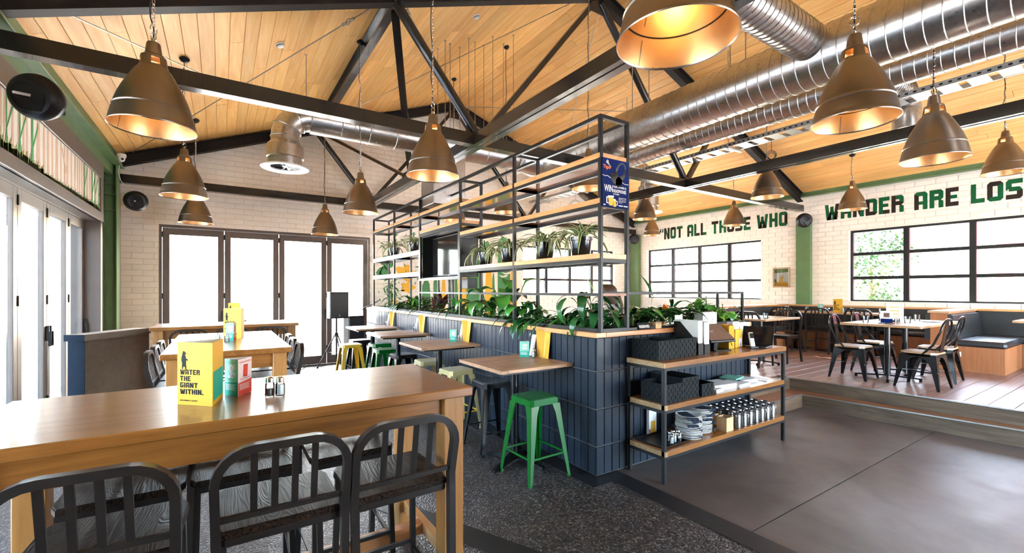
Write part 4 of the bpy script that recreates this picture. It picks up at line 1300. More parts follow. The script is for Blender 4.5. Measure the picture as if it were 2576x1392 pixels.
# ------------------------------------------------------------------ text as flat print
def text_mesh(mb, body, o, U, W, height, th=0.0006, align='LEFT', width=None, bold=0.0):
    cu = bpy.data.curves.new('txt', 'FONT')
    cu.body = body
    cu.size = 1.0
    cu.offset = bold
    cu.resolution_u = 2
    ob = bpy.data.objects.new('txt', cu)
    COL.objects.link(ob)
    dg = bpy.context.evaluated_depsgraph_get()
    dg.update()
    me = bpy.data.meshes.new_from_object(ob.evaluated_get(dg))
    xs = [v.co.x for v in me.vertices] or [0, 1]
    ys = [v.co.y for v in me.vertices] or [0, 1]
    x0, x1, y0, y1 = min(xs), max(xs), min(ys), max(ys)
    sy = height / max(1e-6, (y1 - y0))
    sx = (width / (x1 - x0)) if width else sy
    sh = {'LEFT': 0, 'CENTER': -(x1 - x0) / 2, 'RIGHT': -(x1 - x0)}[align]
    o, U, W = vec(o), vec(U), vec(W)
    n = U.cross(W).normalized() * th
    vs = [o + U * ((v.co.x - x0 + sh) * sx) + W * ((v.co.y - y0) * sy) + n for v in me.vertices]
    mb.add(vs, [tuple(p.vertices) for p in me.polygons])
    bpy.data.objects.remove(ob); bpy.data.curves.remove(cu); bpy.data.meshes.remove(me)
    return (x1 - x0) * sx

# ------------------------------------------------------------------ tiled partition with planter
XE, YE = 4.93, 3.10
b = MB()
b.box(XP, YP, 0, 3.0, 9.60, 1.155); b.box(3.0, YP, 0, XE, YE, 1.155)
part = struct('partition', b, M['grout'], label='low L-shaped partition clad in slate blue tiles with a timber cap')
pcs = []
rows = ((0.012, 0.240), (0.252, 0.552), (0.564, 0.866), (0.878, 1.150))
y = YP + 0.001
while y < 9.56:
    for z0, z1 in rows:
        pcs.append((cam_rank(XP, y + .044, (z0 + z1) / 2), (0.012, 0.0815, round(z1 - z0, 3)), (XP - 0.004 + RND.uniform(-.001, .001), y + 0.044, (z0 + z1) / 2), 'tile'))
    y += 0.0888
x = XP - 0.006
while x < XE - 0.05:
    for z0, z1 in rows:
        pcs.append((cam_rank(x + .044, YP, (z0 + z1) / 2) - 3, (0.0825, 0.012, round(z1 - z0, 3)), (x + 0.044, YP - 0.004 + RND.uniform(-.001, .001), (z0 + z1) / 2), 'tile'))
    x += 0.0895
lay_pieces(part, 'tile', pcs, M, 300)
b = MB(); b.box(2.585, 2.683, 1.155, 2.70, 9.62, 1.197, b=.004); b.box(2.93, 3.06, 1.155, 3.02, 9.62, 1.195, b=.004)
b.build('timber_cap', M['timber'], part)
b = MB(); b.box(2.70, 2.683, 1.155, XE + .01, 2.80, 1.1965, b=.004); b.box(3.0, 3.04, 1.155, XE + .01, 3.12, 1.195, b=.004); b.box(XE - .06, 2.80, 1.155, XE + .01, 3.04, 1.195, b=.004)
b.build('timber_cap', M['timber_x'], part)
b = MB(); b.box(2.705, 2.83, 1.156, 2.925, 9.60, 1.185); b.box(2.925, 2.805, 1.156, XE - .07, 3.035, 1.184)
b.build('planter_soil', M['soil'], part)
b = MB()
b.box(2.70, 2.81, 1.155, 2.712, 9.60, 1.222); b.box(2.918, 3.04, 1.155, 2.93, 9.60, 1.222); b.box(2.93, 2.80, 1.155, XE - .06, 2.812, 1.222)
b.build('planter_trough', M['steel'], part)

# ------------------------------------------------------------------ steel shelving above the planter
XA, XB2 = 2.648, 2.962
PY = [2.70, 4.00, 5.295, 6.72, 7.97, 9.27]
sh = thing('shelving_frame', 'tall black steel shelving frame with timber shelves standing on the tiled partition', 'shelving', (XA, PY[0], 1.197))
O3 = Vector((XA, PY[0], 1.197))
def SB(q, x0, y0, z0, x1, y1, z1, b=0.0):
    q.box(x0 - O3.x, y0 - O3.y, z0 - O3.z, x1 - O3.x, y1 - O3.y, z1 - O3.z, b=b)
h = .0165
for i, y in enumerate(PY):
    for x in (XA, XB2):
        q = MB(); SB(q, x - h, y - h, 1.197, x + h, y + h, 3.02, .003); q.build('post', M['steel'], sh)
for x in (XA, XB2):
    for z in (3.004, 1.212):
        q = MB()
        for a, c in zip(PY, PY[1:]): SB(q, x - h, a + h, z - .015, x + h, c - h, z + .015)
        q.build('rail', M['steel'], sh)
    q = MB()
    for a, c in zip(PY[:3], PY[1:4]): SB(q, x - h + .004, a + h, 1.503, x + h - .004, c - h, 1.525)
    q.build('mid_rail', M['steel'], sh)
for y in PY:
    for z_ in (2.989, 1.197):
        q = MB(); SB(q, XA + h, y - h, z_, XB2 - h, y + h, z_ + .03); q.build('cross_rail', M['steel'], sh)
q = MB(); SB(q, XA + h, PY[0] - .012, 1.503, XB2 - h, PY[0] + .012, 1.525); q.build('cross_rail', M['steel_wood_tint'], sh)
def shelf(i0, i1, ztop):
    for i in range(i0, i1):
        a, c = PY[i], PY[i + 1]
        q = MB(); SB(q, XA - h - .001, a + (h if i else -.012) + .001, ztop - .045, XB2 + h, c - h - .001, ztop, .003)
        s = q.build('shelf', M['timber'], sh)
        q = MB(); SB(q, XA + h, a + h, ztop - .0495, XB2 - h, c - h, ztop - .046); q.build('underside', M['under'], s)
        q = MB()
        for x in (XA, XB2): SB(q, x - h + .001, a + h, ztop - .076, x + h - .001, c - h, ztop - .046)
        for y in (a, c): SB(q, XA + h, y - .012, ztop - .076, XB2 - h, y + .012, ztop - .046)
        q.build('shelf_frame', M['steel'], s)
shelf(0, 2, 2.70); shelf(0, 2, 2.322); shelf(0, 2, 1.862)
shelf(2, 5, 2.775); shelf(2, 3, 2.492); shelf(3, 5, 2.195); shelf(3, 5, 1.852)
q = MB()
for x in (XA,):
    SB(q, x - h, PY[2] + h, 1.70, x + h, PY[3] - h, 1.735); SB(q, x - h, PY[2] + h, 2.39, x + h, PY[3] - h, 2.416)
    SB(q, x - h, PY[2] + h, 1.735, x + h, PY[2] + h + .03, 2.39); SB(q, x - h, PY[3] - h - .03, 1.735, x + h, PY[3] - h, 2.39)
q.build('screen_frame', M['steel'], sh)
# low rail over the short leg of the planter
lr = thing('planter_rail', 'low black steel rail over the short leg of the planter', 'rail', (3.0, YP, 1.197))
q = MB(); q.box(0, -.012 + .02, .316, 1.85, .012 + .02, .340); q.build('rail', M['steel'], lr)
q = MB(); q.box(0, .30, .316, 1.85, .324, .340); q.build('rail', M['steel'], lr)
for yy in (.02, .312):
    q = MB(); q.box(1.826, yy - .012, 0, 1.85, yy + .012, .316); q.build('post', M['steel'], lr)
q = MB(); q.box(1.827, .032, .317, 1.849, .30, .339); q.build('rail', M['steel'], lr)
q = MB(); q.box(0, .008, 0, 1.826, .032, .022); q.build('rail', M['steel'], lr)

# television in the third bay
tv = thing('television', 'black television recessed in the steel shelving beside the potted spider plants', 'television', (2.80, 6.0, 1.735))
q = MB()
q.box(-.13, -.672, .0, .135, -.658, .655); q.box(-.13, .658, 0, .135, .672, .655); q.box(-.13, -.658, .64, .135, .658, .655); q.box(-.13, -.658, 0, .135, .658, .012); q.box(.125, -.658, .012, .135, .658, .64)
q.build('housing', M['blackplastic'], tv)
q = MB(); q.box(-.012, -.64, .03, .05, .54, .625, b=.004); q.build('body', M['blackplastic'], tv)
q = MB(); q.box(-.0165, -.62, .05, -.0125, .52, .61); q.build('screen', M['screen'], tv)
q = MB(); q.box(-.0155, -.08, .034, -.013, -.03, .04); q.build('logo', M['white'], tv)
for yy in (-.06, .06):
    q = MB(); q.cyl((.05, yy, -.53), (.05, yy, 0), .022, 12); q.build('support_pole', M['gun'], tv, .7)
q = MB(); q.box(-.02, -.66, -.16, .13, -.40, -.02, b=.004); q.build('media_box', M['blackplastic'], tv)

# poster on the end of the shelving
po = thing('poster', 'dark blue beer and headphones prize poster hung on the end of the shelving', 'poster', (2.80, 2.676, 2.25))
q = MB(); q.box(-.155, -.002, 0, .155, .002, .408); q.build('board', M['posterblue'], po)
yq = -.0022
def pp(q, pts, y=yq): q.prism(pts, (0, y, 0), (1, 0, 0), (0, 0, 1), .0004)
q = MB(); text_mesh(q, 'Tiger', (-.148, yq, .310), (1, 0, 0), (0, 0, 1), .040, bold=.02, width=.095); q.build('brand_lettering', M['orange'], po, recalc=False)
q = MB(); pp(q, [(-.115, .372), (-.100, .395), (-.085, .39), (-.083, .372), (-.07, .352), (-.055, .345), (-.06, .34), (-.08, .35)]); q.build('emblem', M['phone'], po)
q = MB()
ptsO = [(.06 + .062 * math.cos(a) * (1 + .0 * a) + .02 * math.sin(a), .31 + .085 * math.sin(a)) for a in [2 * PI * i / 24 for i in range(24)]]
ptsI = [(.065 + .040 * math.cos(a) + .02 * math.sin(a), .325 + .055 * math.sin(a)) for a in [2 * PI * i / 24 for i in range(24)]]
for i in range(24):
    j = (i + 1) % 24
    pp(q, [ptsO[i], ptsO[j], ptsI[j], ptsI[i]])
pp(q, [(-.062, .275), (-.058, .235), (-.02, .20), (.03, .195), (.07, .21), (.075, .245), (.05, .265), (.01, .28), (-.04, .295)], yq - .0003)
pp(q, [(.0, .19), (.035, .178), (.07, .19), (.08, .23), (.07, .26), (.03, .27), (.0, .24)], yq - .0003)
q.build('headphones_print', M['screen'], po)
q = MB()
for a, c in zip([(-.155, .262), (-.12, .255), (-.10, .262), (-.065, .248)], [(-.12, .255), (-.10, .262), (-.065, .248), (-.06, .247)]): pp(q, [(a[0], a[1] - .002), (c[0], c[1] - .002), (c[0], c[1] + .002), (a[0], a[1] + .002)], yq)
for a, c in zip([(.075, .226), (.10, .215), (.13, .212)], [(.10, .215), (.13, .212), (.155, .216)]): pp(q, [(a[0], a[1] - .002), (c[0], c[1] - .002), (c[0], c[1] + .002), (a[0], a[1] + .002)], yq)
text_mesh(q, 'WIN', (-.135, yq, .128), (1, 0, 0), (0, 0, 1), .058, width=.098, bold=.015)
text_mesh(q, 'TIGER x PIONEER DJ', (-.030, yq, .163), (1, 0, 0), (0, 0, 1), .022, width=.155, bold=.012)
text_mesh(q, 'HEADPHONES', (-.030, yq, .128), (1, 0, 0), (0, 0, 1), .029, width=.155, bold=.015)
text_mesh(q, 'IN THIS BAR', (-.030, yq, .109), (1, 0, 0), (0, 0, 1), .012, width=.07, bold=.01)
for k, w in enumerate((.09, .09, .088, .045)):
    text_mesh(q, ('PURCHASE ANY TIGER', 'PRODUCT, FILL IN THE', 'ENTRY FORM AND BE', 'IN TO WIN.')[k], (.035, yq, .083 - .013 * k), (1, 0, 0), (0, 0, 1), .008, width=w, bold=.005)
pp(q, [(.035, .018), (.085, .018), (.085, .026), (.035, .026)]); pp(q, [(.095, .018), (.145, .018), (.145, .026), (.095, .026)]); pp(q, [(-.145, .012), (-.12, .012), (-.12, .02), (-.145, .02)])
pp(q, [(-.095, .088), (-.09, .096), (-.055, .098), (-.02, .10), (-.025, .085), (-.09, .08)]); pp(q, [(-.03, .066), (-.02, .075), (.0, .07), (.003, .06), (-.028, .06)])
for x0, x1, z0, z1 in ((-.11, -.10, .035, .08), (-.11, -.085, .078, .085), (-.11, -.08, .03, .037), (.004, .02, .055, .06), (.016, .022, .025, .058), (.002, .02, .022, .027)): pp(q, [(x0, z0), (x1, z0), (x1, z1), (x0, z1)])
q.build('white_print', M['white'], po, recalc=False)
q = MB(); pp(q, [(-.078, .015), (-.035, .015), (-.027, .082), (-.09, .082)]); pp(q, [(-.028, .008), (.002, .008), (.003, .06), (-.027, .06)], yq - .0003); q.build('beer_print', M['amber'], po)

# ------------------------------------------------------------------ leaves and plants
def leaf_mesh(name, L, W, elev, droop, mat, shape='lance', n=7, fold=0.18, petiole=0.0, twist=0.0):
    me = bpy.data.meshes.new(name)
    vs, fs, uv = [], [], []
    p = Vector((0, 0, 0)); a = elev
    steps = []
    if petiole:
        for i in range(3):
            steps.append((p.copy(), a, .006))
            p = p + Vector((math.cos(a), 0, math.sin(a))) * petiole / 3
        a -= .5
    for i in range(n + 1):
        t = i / n
        if shape == 'strap': w = W * min(1.0, .45 + t * 2.2) * (1 - t ** 3.0) ** .8
        elif shape == 'heart': w = W * (math.sin(PI * min(1, .16 + .84 * t) ** .75) ** .8) if t < 1 else 0
        elif shape == 'lobed': w = W * (math.sin(PI * t ** .8)) * (1 + .35 * math.sin(t * 16))
        else: w = W * max(0.02, math.sin(PI * (0.04 + .96 * t) ** .85))
        if t >= 1: w = .0015
        steps.append((p.copy(), a, max(w, .0012)))
        p = p + Vector((math.cos(a), 0, math.sin(a))) * L / n
        a -= droop / n
    for (c, ang, w) in steps:
        nx = Vector((-math.sin(ang), 0, math.cos(ang)))
        for s, u in ((-1, 0), (0, .5), (1, 1)):
            vs.append(c + Vector((0, 1, 0)) * (s * w / 2) + nx * (abs(s) * w * fold))
    N = len(steps)
    for i in range(N - 1):
        for j in range(2):
            fs.append((i * 3 + j, i * 3 + j + 1, (i + 1) * 3 + j + 1, (i + 1) * 3 + j))
    me.from_pydata([tuple(v) for v in vs], [], fs)
    ul = me.uv_layers.new(name='UVMap')
    for poly in me.polygons:
        for li in poly.loop_indices:
            vi = me.loops[li].vertex_index
            ul.data[li].uv = ((vi % 3) / 2.0, (vi // 3) / N)
    me.materials.append(mat)
    me.polygons.foreach_set('use_smooth', [True] * len(me.polygons))
    me.update()
    return me
LEAFSETS = {}
def leafset(key):
    if key in LEAFSETS: return LEAFSETS[key]
    r = random.Random(len(LEAFSETS) + 40)
    def mk(k, fn): LEAFSETS[key] = [fn(i, r) for i in range(k)]; return LEAFSETS[key]
    if key == 'spider': return mk(6, lambda i, r: leaf_mesh('leaf', .26 + .045 * i, .034, 1.25 - .12 * i, 1.5 + .25 * i, M['leaf_striped'], 'strap', 8, .25))
    if key == 'bush': return mk(5, lambda i, r: leaf_mesh('leaf', .16 + .02 * i, .034, .9 - .25 * i, 1.2, M[('leaf_a', 'leaf_c')[i % 2]], 'lance', 6))
    if key == 'strap': return mk(5, lambda i, r: leaf_mesh('leaf', .26 + .05 * i, .055, 1.25 - .18 * i, 1.5 + .1 * i, M[('leaf_a', 'leaf_b', 'leaf_c')[i % 3]], 'lance', 8))
    if key == 'burgundy': return mk(5, lambda i, r: leaf_mesh('leaf', .25 + .05 * i, .042, 1.3 - .22 * i, .7 + .1 * i, M['leaf_d'], 'lance', 7))
    if key == 'heart': return mk(5, lambda i, r: leaf_mesh('leaf', .14 + .02 * i, .11 + .012 * i, 1.35 - .16 * i, 1.3 + .2 * i, M[('leaf_a', 'leaf_b')[i % 2]], 'heart', 8, .12, petiole=.16 + .05 * ((i * 2) % 5)))
    if key == 'broad': return mk(5, lambda i, r: leaf_mesh('leaf', .22 + .03 * i, .10 + .01 * i, 1.2 - .2 * i, 1.4 + .2 * i, M[('leaf_b', 'leaf_a')[i % 2]], 'lance', 8, .1, petiole=.08))
    if key == 'droop': return mk(5, lambda i, r: leaf_mesh('leaf', .34 + .03 * i, .085, 1.15 - .1 * i, 3.0 + .1 * i, M['leaf_b'], 'lance', 10, .1, petiole=.10 + .03 * i))
    if key == 'lance': return mk(5, lambda i, r: leaf_mesh('leaf', .20 + .035 * i, .065, 1.35 - .2 * i, 1.1 + .2 * i, M[('leaf_b', 'leaf_a')[i % 2]], 'lance', 7, .14, petiole=.06))
    if key == 'palm': return mk(5, lambda i, r: leaf_mesh('leaf', .28 + .03 * i, .036, 1.0 - .15 * i, 1.5 + .1 * i, M['leaf_b'], 'lance', 7, .2))
    if key == 'lobed': return mk(5, lambda i, r: leaf_mesh('leaf', .10 + .008 * i, .10, .8 - .3 * i, 1.2, M[('leaf_a', 'leaf_c', 'leaf_a')[i % 3]], 'lobed', 9, .1, petiole=.03))
def plant_leaves(root, key, n, r, up=0.0, spread=0.03, sc=1.0, tilt=0.15, bias=None):
    ms = leafset(key)
    for i in range(n):
        o = link('leaf', ms[(i * 2 + r.randrange(2)) % len(ms)], root)
        a = i * 2.399 + r.uniform(-.3, .3)
        if bias is not None and r.random() < .45: a = bias + r.uniform(-.8, .8)
        s = sc * r.uniform(.8, 1.12)
        o.location = (r.uniform(-spread, spread), r.uniform(-spread, spread), up * (i / max(1, n - 1)))
        o.rotation_euler = (r.uniform(-tilt, tilt), r.uniform(-tilt, tilt), a)
        o.scale = (s, s, s)
def planter_plant(x, y, key, n, label, up=0.0, spread=.05, sc=1.0, bias=None, seed=0, cat='plant', z=1.185):
    t = thing('planter_plant', label, cat, (x, y, z), 0, 'plants in the planter')
    r = random.Random(seed + int(y * 100))
    plant_leaves(t, key, n, r, up, spread, sc, bias=bias)
    q = MB(); q.tube([(0, 0, -.01), (0.004, 0, .03 + up * .5), (0, .004, .05 + up)], [.012, .009, .006], 6); q.build('stem', M['stem'], t, .9)
    return t
for args in (
 (2.80, 8.62, 'bush', 60, 'tall bushy bright green plant at the far end of the planter', .50, .07, 1.05),
 (2.80, 8.05, 'strap', 16, 'low arching green plant right of the tall bushy one', .06, .05, .8),
 (2.80, 7.35, 'strap', 26, 'arching green strap leaved plant left of the burgundy plant', .16, .07, 1.25),
 (2.80, 6.90, 'strap', 18, 'glossy green strap leaved plant touching the burgundy plant', .10, .06, 1.0),
 (2.80, 6.30, 'burgundy', 34, 'burgundy leaved plant under the television', .16, .08, 1.15),
 (2.80, 5.62, 'strap', 18, 'green strap leaved plant under the right end of the television', .14, .06, 1.05),
 (2.82, 4.72, 'heart', 18, 'plant with big heart shaped leaves beside the small leaved creeper', .02, .09, 1.0),
 (2.80, 4.38, 'heart', 14, 'plant with tall heart shaped leaves rising over the mid rail', .05, .07, 1.2),
 (2.80, 3.96, 'lance', 26, 'upright dark lance leaved plant right of the heart leaved plants', .07, .09, 1.1),
 (2.76, 3.66, 'lance', 26, 'dark pointed leaved plant spilling over the timber cap', .02, .09, .80, PI),
 (2.80, 3.33, 'strap', 20, 'arching pale green strap leaved plant before the drooping one', .06, .07, .9),
 (2.82, 3.00, 'droop', 26, 'tall plant with long drooping dark leaves by the shelving end', .20, .05, .85),
 (2.86, 2.90, 'broad', 16, 'broad dark leaved plant in the corner of the planter', .10, .04, .78),
 (3.28, 2.92, 'broad', 22, 'broad rubbery leaved plant behind the RESERVED sign', .12, .08, 1.05),
 (3.56, 2.92, 'lance', 26, 'lance leaved plant with an orange bloom in the short planter', .10, .09, 1.2),
 (3.84, 2.92, 'palm', 34, 'dark palm like plant in the short planter behind the white menus', .16, .08, 1.1),
 (4.16, 2.92, 'palm', 28, 'arching narrow leaved plant behind the tilted terminal', .12, .08, 1.0),
 (4.46, 2.92, 'lobed', 60, 'bright lobed leaved vine in the short planter', .26, .11, 1.0),
 (2.84, 4.14, 'heart', 12, 'smaller heart leaved plant behind the second post of the planter', .02, .06, .8),
 (2.76, 3.50, 'lance', 18, 'low pointed leaved plant between the strap leaved and dark spilling plants', .02, .06, .7),
 (2.84, 5.42, 'bush', 26, 'small bushy plant under the corner of the television frame', .12, .06, .8),
 (2.82, 6.62, 'bush', 22, 'small bushy green plant left of the burgundy leaves', .10, .06, .8),
 (2.82, 7.72, 'lance', 20, 'dark lance leaved plant in the far part of the planter', .08, .07, .95),
 (2.84, 3.18, 'palm', 20, 'narrow leaved plant behind the drooping leaves', .08, .06, .8),
 (4.74, 2.90, 'lobed', 56, 'bright lobed leaved vine trailing over the planter end', .16, .12, 1.0)):
    planter_plant(*args)
# two tall single leaves
for x, y, s, rz in ((2.78, 2.97, 1.0, 2.4), (3.50, 2.93, 1.0, 2.6)):
    o = link('planter_plant', leaf_mesh('tall_leaf', .26, .075, 1.75, .45, M['leaf_c' if y > 2.95 else 'leaf_a'], 'lance', 9, .12, petiole=.30), None, (x, y, 1.19), rz)
    tag(o, 'single tall upright leaf %s' % ('among the drooping leaves' if y > 2.95 else 'rising over the short planter rail'), 'leaf')
q = MB(); q.lathe([(0, 0), (.012, .01), (.022, .03), (.035, .06), (.030, .062), (.010, .03), (0, .02)], 10)
o = q.build('orange_flower', M['orange'], None, .9, loc=(3.62, 2.85, 1.36)); o.rotation_euler = (.7, .4, 0); tag(o, 'orange trumpet flower among the dark leaves of the short planter', 'flower')
# small leaved creeper
def creeper(x, y, ln, label, n=900, seed=1):
    t = thing('creeping_plant', label, 'plant', (x, y, 1.185))
    r = random.Random(seed)
    q = MB()
    for i in range(n):
        c = Vector((r.uniform(-.17, .10), r.uniform(-ln, ln), r.uniform(0, .20)))
        if c.x < -.10: c.z = r.uniform(-.05, .05)
        c.z *= max(.2, 1 - abs(c.y) / ln * .6)
        a, e = r.uniform(0, 2 * PI), r.uniform(-.3, .9)
        d = Vector((math.cos(a) * math.cos(e), math.sin(a) * math.cos(e), math.sin(e))); s = d.cross(Vector((0, 0, 1))).normalized()
        l, w = r.uniform(.03, .05), r.uniform(.012, .019)
        q.m = i % 3
        q.add([c, c + d * l * .45 + s * w, c + d * l, c + d * l * .45 - s * w], [(0, 1, 2, 3)])
    o = q.build('foliage', [M['leaf_a'], M['leaf_b'], M['leaf_a']], t, recalc=False); o['kind'] = 'stuff'
    q = MB()
    for k in range(9):
        y0 = r.uniform(-ln * .6, ln * .6)
        q.tube([(0, y0, 0), (-.06, y0 + r.uniform(-.08, .08), .10), (-.12, y0 + r.uniform(-.12, .12), .02)], .003, 4)
    q.build('stem', M['stem'], t)
creeper(2.80, 5.10, .42, 'small leaved creeping plant spilling over the cap in the middle of the planter')
# potted spider plants on the shelves
def spider(x, y, z, D, H, n, label, seed):
    t = thing('potted_spider_plant', label, 'potted plant', (x, y, z), seed * .7, 'spider plants in black pots')
    r0, r1 = D * .36, D * .47
    q = MB(); q.lathe([(0, 0), (r0, 0), (r0 + .003, .004), (r1, H * .80), (r1 + .008, H * .82), (r1 + .010, H * .90), (r1 + .004, H * .91), (r1 + .006, H), (r1 - .004, H), (r1 - .008, H * .9), (0, H * .88)], 28)
    p = q.build('pot', M['pot'], t, .5)
    q = MB(); q.lathe([(0, H * .885), (r1 - .009, H * .885), (r1 - .009, H * .882)], 20); q.build('soil', M['soil'], p)
    r = random.Random(seed)
    ms = leafset('spider')
    for i in range(n):
        o = link('leaf', ms[r.randrange(len(ms))], t, (r.uniform(-.02, .02), r.uniform(-.02, .02), H * .87))
        s = r.uniform(.75, 1.1)
        o.rotation_euler = (r.uniform(-.25, .25), r.uniform(-.25, .25), i * 2.399 + r.uniform(-.3, .3)); o.scale = (s, s, s)
spider(2.80, 4.88, 1.862, .20, .165, 34, 'spider plant in a black pot nearest the television on the lower right shelf', 1)
spider(2.80, 4.34, 1.862, .21, .17, 34, 'spider plant in a black pot behind the second post of the lower right shelf', 2)
spider(2.80, 3.66, 1.862, .215, .18, 36, 'spider plant in a black pot in the middle of the near bay', 3)
spider(2.80, 3.11, 1.862, .22, .18, 44, 'largest looking spider plant in a black pot, closest to the blue poster', 4)
spider(2.80, 8.42, 2.195, .21, .18, 30, 'spider plant in a black pot far left on the upper left shelf', 5)
spider(2.80, 7.35, 2.195, .21, .18, 34, 'spider plant in a black pot left of the television', 6)

# ------------------------------------------------------------------ service shelf before the tiled end
su = thing('service_shelf', 'three tier timber and black steel service shelf against the tiled partition end', 'shelf', (2.955, 2.30, 0))
W3, D3 = 1.92, .385
def UB(q, *a, b=0.0): q.box(*a, b=b)
for x in (0, W3 - .03):
    for y in (0, D3 - .03):
        q = MB(); q.box(x, y, 0, x + .03, y + .03, .928, b=.002); q.build('leg', M['steel'], su)
for zt, e in ((.97, .012), (.63, 0), (.26, 0)):
    q = MB(); q.box(.001 if e else .031, -.008, zt - .042, W3 + .01 if e else W3 - .031, D3 - .002, zt, b=.002)
    s = q.build('shelf', M['oak'], su)
    q = MB(); q.box(-.012 if e else .0, -.009, zt - .041, .0008 if e else .0305, D3 - .003, zt - .001); q.build('edge_band', M['ply'], s)
    q = MB()
    q.box(.03, 0, zt - .068, W3 - .03, .03, zt - .043); q.box(.03, D3 - .03, zt - .068, W3 - .03, D3, zt - .043)
    for x in (0, W3 - .03): q.box(x, .03, zt - .068, x + .03, D3 - .03, zt - .043)
    q.build('shelf_frame', M['steel'], s)
q = MB(); q.box(W3, .02, .93, W3 + .05, .045, .945); q.build('side_peg', M['steel'], su)
# woven baskets
def basket(x0, y0, z, w, d, h, label, seed=0):
    t = thing('woven_basket', label, 'basket', (x0 + w / 2, y0 + d / 2, z), 0, 'black woven baskets')
    q = MB(); e = .008
    q.box(-w / 2, -d / 2, 0, w / 2, d / 2, e)
    for bx in ((-w / 2, -d / 2, w / 2, -d / 2 + e), (-w / 2, d / 2 - e, w / 2, d / 2), (-w / 2, -d / 2 + e, -w / 2 + e, d / 2 - e), (w / 2 - e, -d / 2 + e, w / 2, d / 2 - e)):
        q.box(bx[0], bx[1], e, bx[2], bx[3], h)
    q.build('basket_wall', M['weave'], t)
    q = MB()
    cs = .026
    for side in range(4):
        Lk = w if side in (0, 2) else d
        nu, nz = max(3, int(Lk / cs)), max(3, int(h / cs))
        for i in range(nu):
            for j in range(nz):
                u0, u1 = -Lk / 2 + Lk * i / nu, -Lk / 2 + Lk * (i + 1) / nu
                z0, z1 = h * j / nz, h * (j + 1) / nz
                k = .0045 if (i + j) % 2 else .0015
                g = .0012
                if side == 0: a = (u0 + g, -d / 2 - k, z0 + g, u1 - g, -d / 2 + .001, z1 - g)
                elif side == 2: a = (u0 + g, d / 2 - .001, z0 + g, u1 - g, d / 2 + k, z1 - g)
                elif side == 1: a = (-w / 2 - k, u0 + g, z0 + g, -w / 2 + .001, u1 - g, z1 - g)
                else: a = (w / 2 - .001, u0 + g, z0 + g, w / 2 + k, u1 - g, z1 - g)
                q.box(*a)
    o = q.build('weave', M['weave'], t, recalc=False); o['kind'] = 'stuff'
    q = MB()
    for bx in ((-w / 2 - .004, -d / 2 - .004, w / 2 + .004, -d / 2 + e), (-w / 2 - .004, d / 2 - e, w / 2 + .004, d / 2 + .004), (-w / 2 - .004, -d / 2 + e, -w / 2 + e, d / 2 - e), (w / 2 - e, -d / 2 + e, w / 2 + .004, d / 2 - e)):
        q.box(bx[0], bx[1], h - .002, bx[2], bx[3], h + .008, b=.002)
    q.build('rim', M['weave'], t)
basket(3.005, 2.40, .9705, .255, .275, .155, 'black woven basket at the left end of the top shelf')
basket(3.275, 2.41, .9705, .255, .265, .155, 'black woven basket beside the white menus on the top shelf')
basket(2.998, 2.315, .6305, .225, .255, .15, 'front black woven basket at the left of the middle shelf')
basket(3.238, 2.34, .6305, .225, .33, .175, 'tall black woven basket in the middle of the middle shelf')
basket(3.478, 2.32, .6305, .17, .20, .10, 'small low black woven basket beside the paper stacks')
# magazine files with menus
def mag_file(x, y, w, d, h, label, sheets, hs, matc='blackplastic'):
    t = thing('magazine_file', label, 'file holder', (x, y, .9705))
    prof = [(0, 0), (d, 0), (d, h), (d * .75, h), (0, h * .35)]
    q = MB()
    q.prism(prof, (-w / 2, 0, 0), (0, 1, 0), (0, 0, 1), .003); q.prism(prof, (w / 2 - .003, 0, 0), (0, 1, 0), (0, 0, 1), .003)
    q.box(-w / 2 + .003, 0, 0, w / 2 - .003, .003, h * .35); q.box(-w / 2 + .003, d - .003, 0, w / 2 - .003, d, h); q.box(-w / 2 + .003, .003, 0, w / 2 - .003, d - .003, .003)
    q.build('holder', M[matc], t)
    for i in range(sheets):
        xx = x - w / 2 + .006 + (w - .014) * i / max(1, sheets - 1)
        o = MB().box(-.002, 0, 0, .002, d - .012, hs + RND.uniform(-.004, .004)).build('menu_booklet', M['paper'], None, loc=(xx, y + .006, .9745))
        tag(o, 'white menu booklet standing in the %s, %s from the left' % (label.replace('slanted ', ''), ORD[i]), 'menu', 'white menus in the files')
mag_file(3.615, 2.42, .075, .255, .29, 'left slanted black magazine file', 9, .30)
mag_file(3.72, 2.425, .085, .25, .25, 'right slanted black magazine file', 10, .285)
o = MB().box(-.055, -.003, 0, .055, .003, .32).build('menu_booklet', M['paper'], None, loc=(3.62, 2.685, 1.0)); tag(o, 'tall white menu sheet standing behind the left magazine file', 'menu')
o.rotation_euler = (-.05, .05, 0); o.location = (3.63, 2.66, .995)
# point of sale terminal, seen from behind
t = thing('sales_terminal', 'brown backed sales terminal tilted on a black stand', 'terminal', (4.02, 2.52, .9705), -.15)
q = MB(); q.box(-.10, -.07, 0, .12, .10, .012, b=.005); q.build('stand_foot', M['blackgloss'], t)
q = MB(); q.bar((0, .03, .01), (-.005, .01, .14), .05, .03); q.build('stand_neck', M['blackplastic'], t)
Rt = Matrix.Rotation(math.radians(38), 4, 'X')
def tilt(q, dz=.165):
    q.v = [tuple(Rt @ Vector(p) + Vector((0, .02, dz))) for p in q.v]; return q
tilt(MB().box(-.17, -.125, -.012, .17, .125, .010, b=.006)).build('casing', M['blackplastic'], t)
tilt(MB().box(-.16, -.105, .0101, .16, .115, .0115)).build('back_panel', M['brownprint'], t)
q = MB()
for k_ in range(3): q.box(-.12, .0 + .011 * k_, .0116, -.03 + .012 * k_, .004 + .011 * k_, .0119)
tilt(q).build('panel_print', M['phone'], t)
q = MB(); q.lathe([(0, 0), (.003, 0), (.003, .002), (0, .002)], 8, (.15, -.118, .009)); tilt(q).build('status_light', M['white'], t)
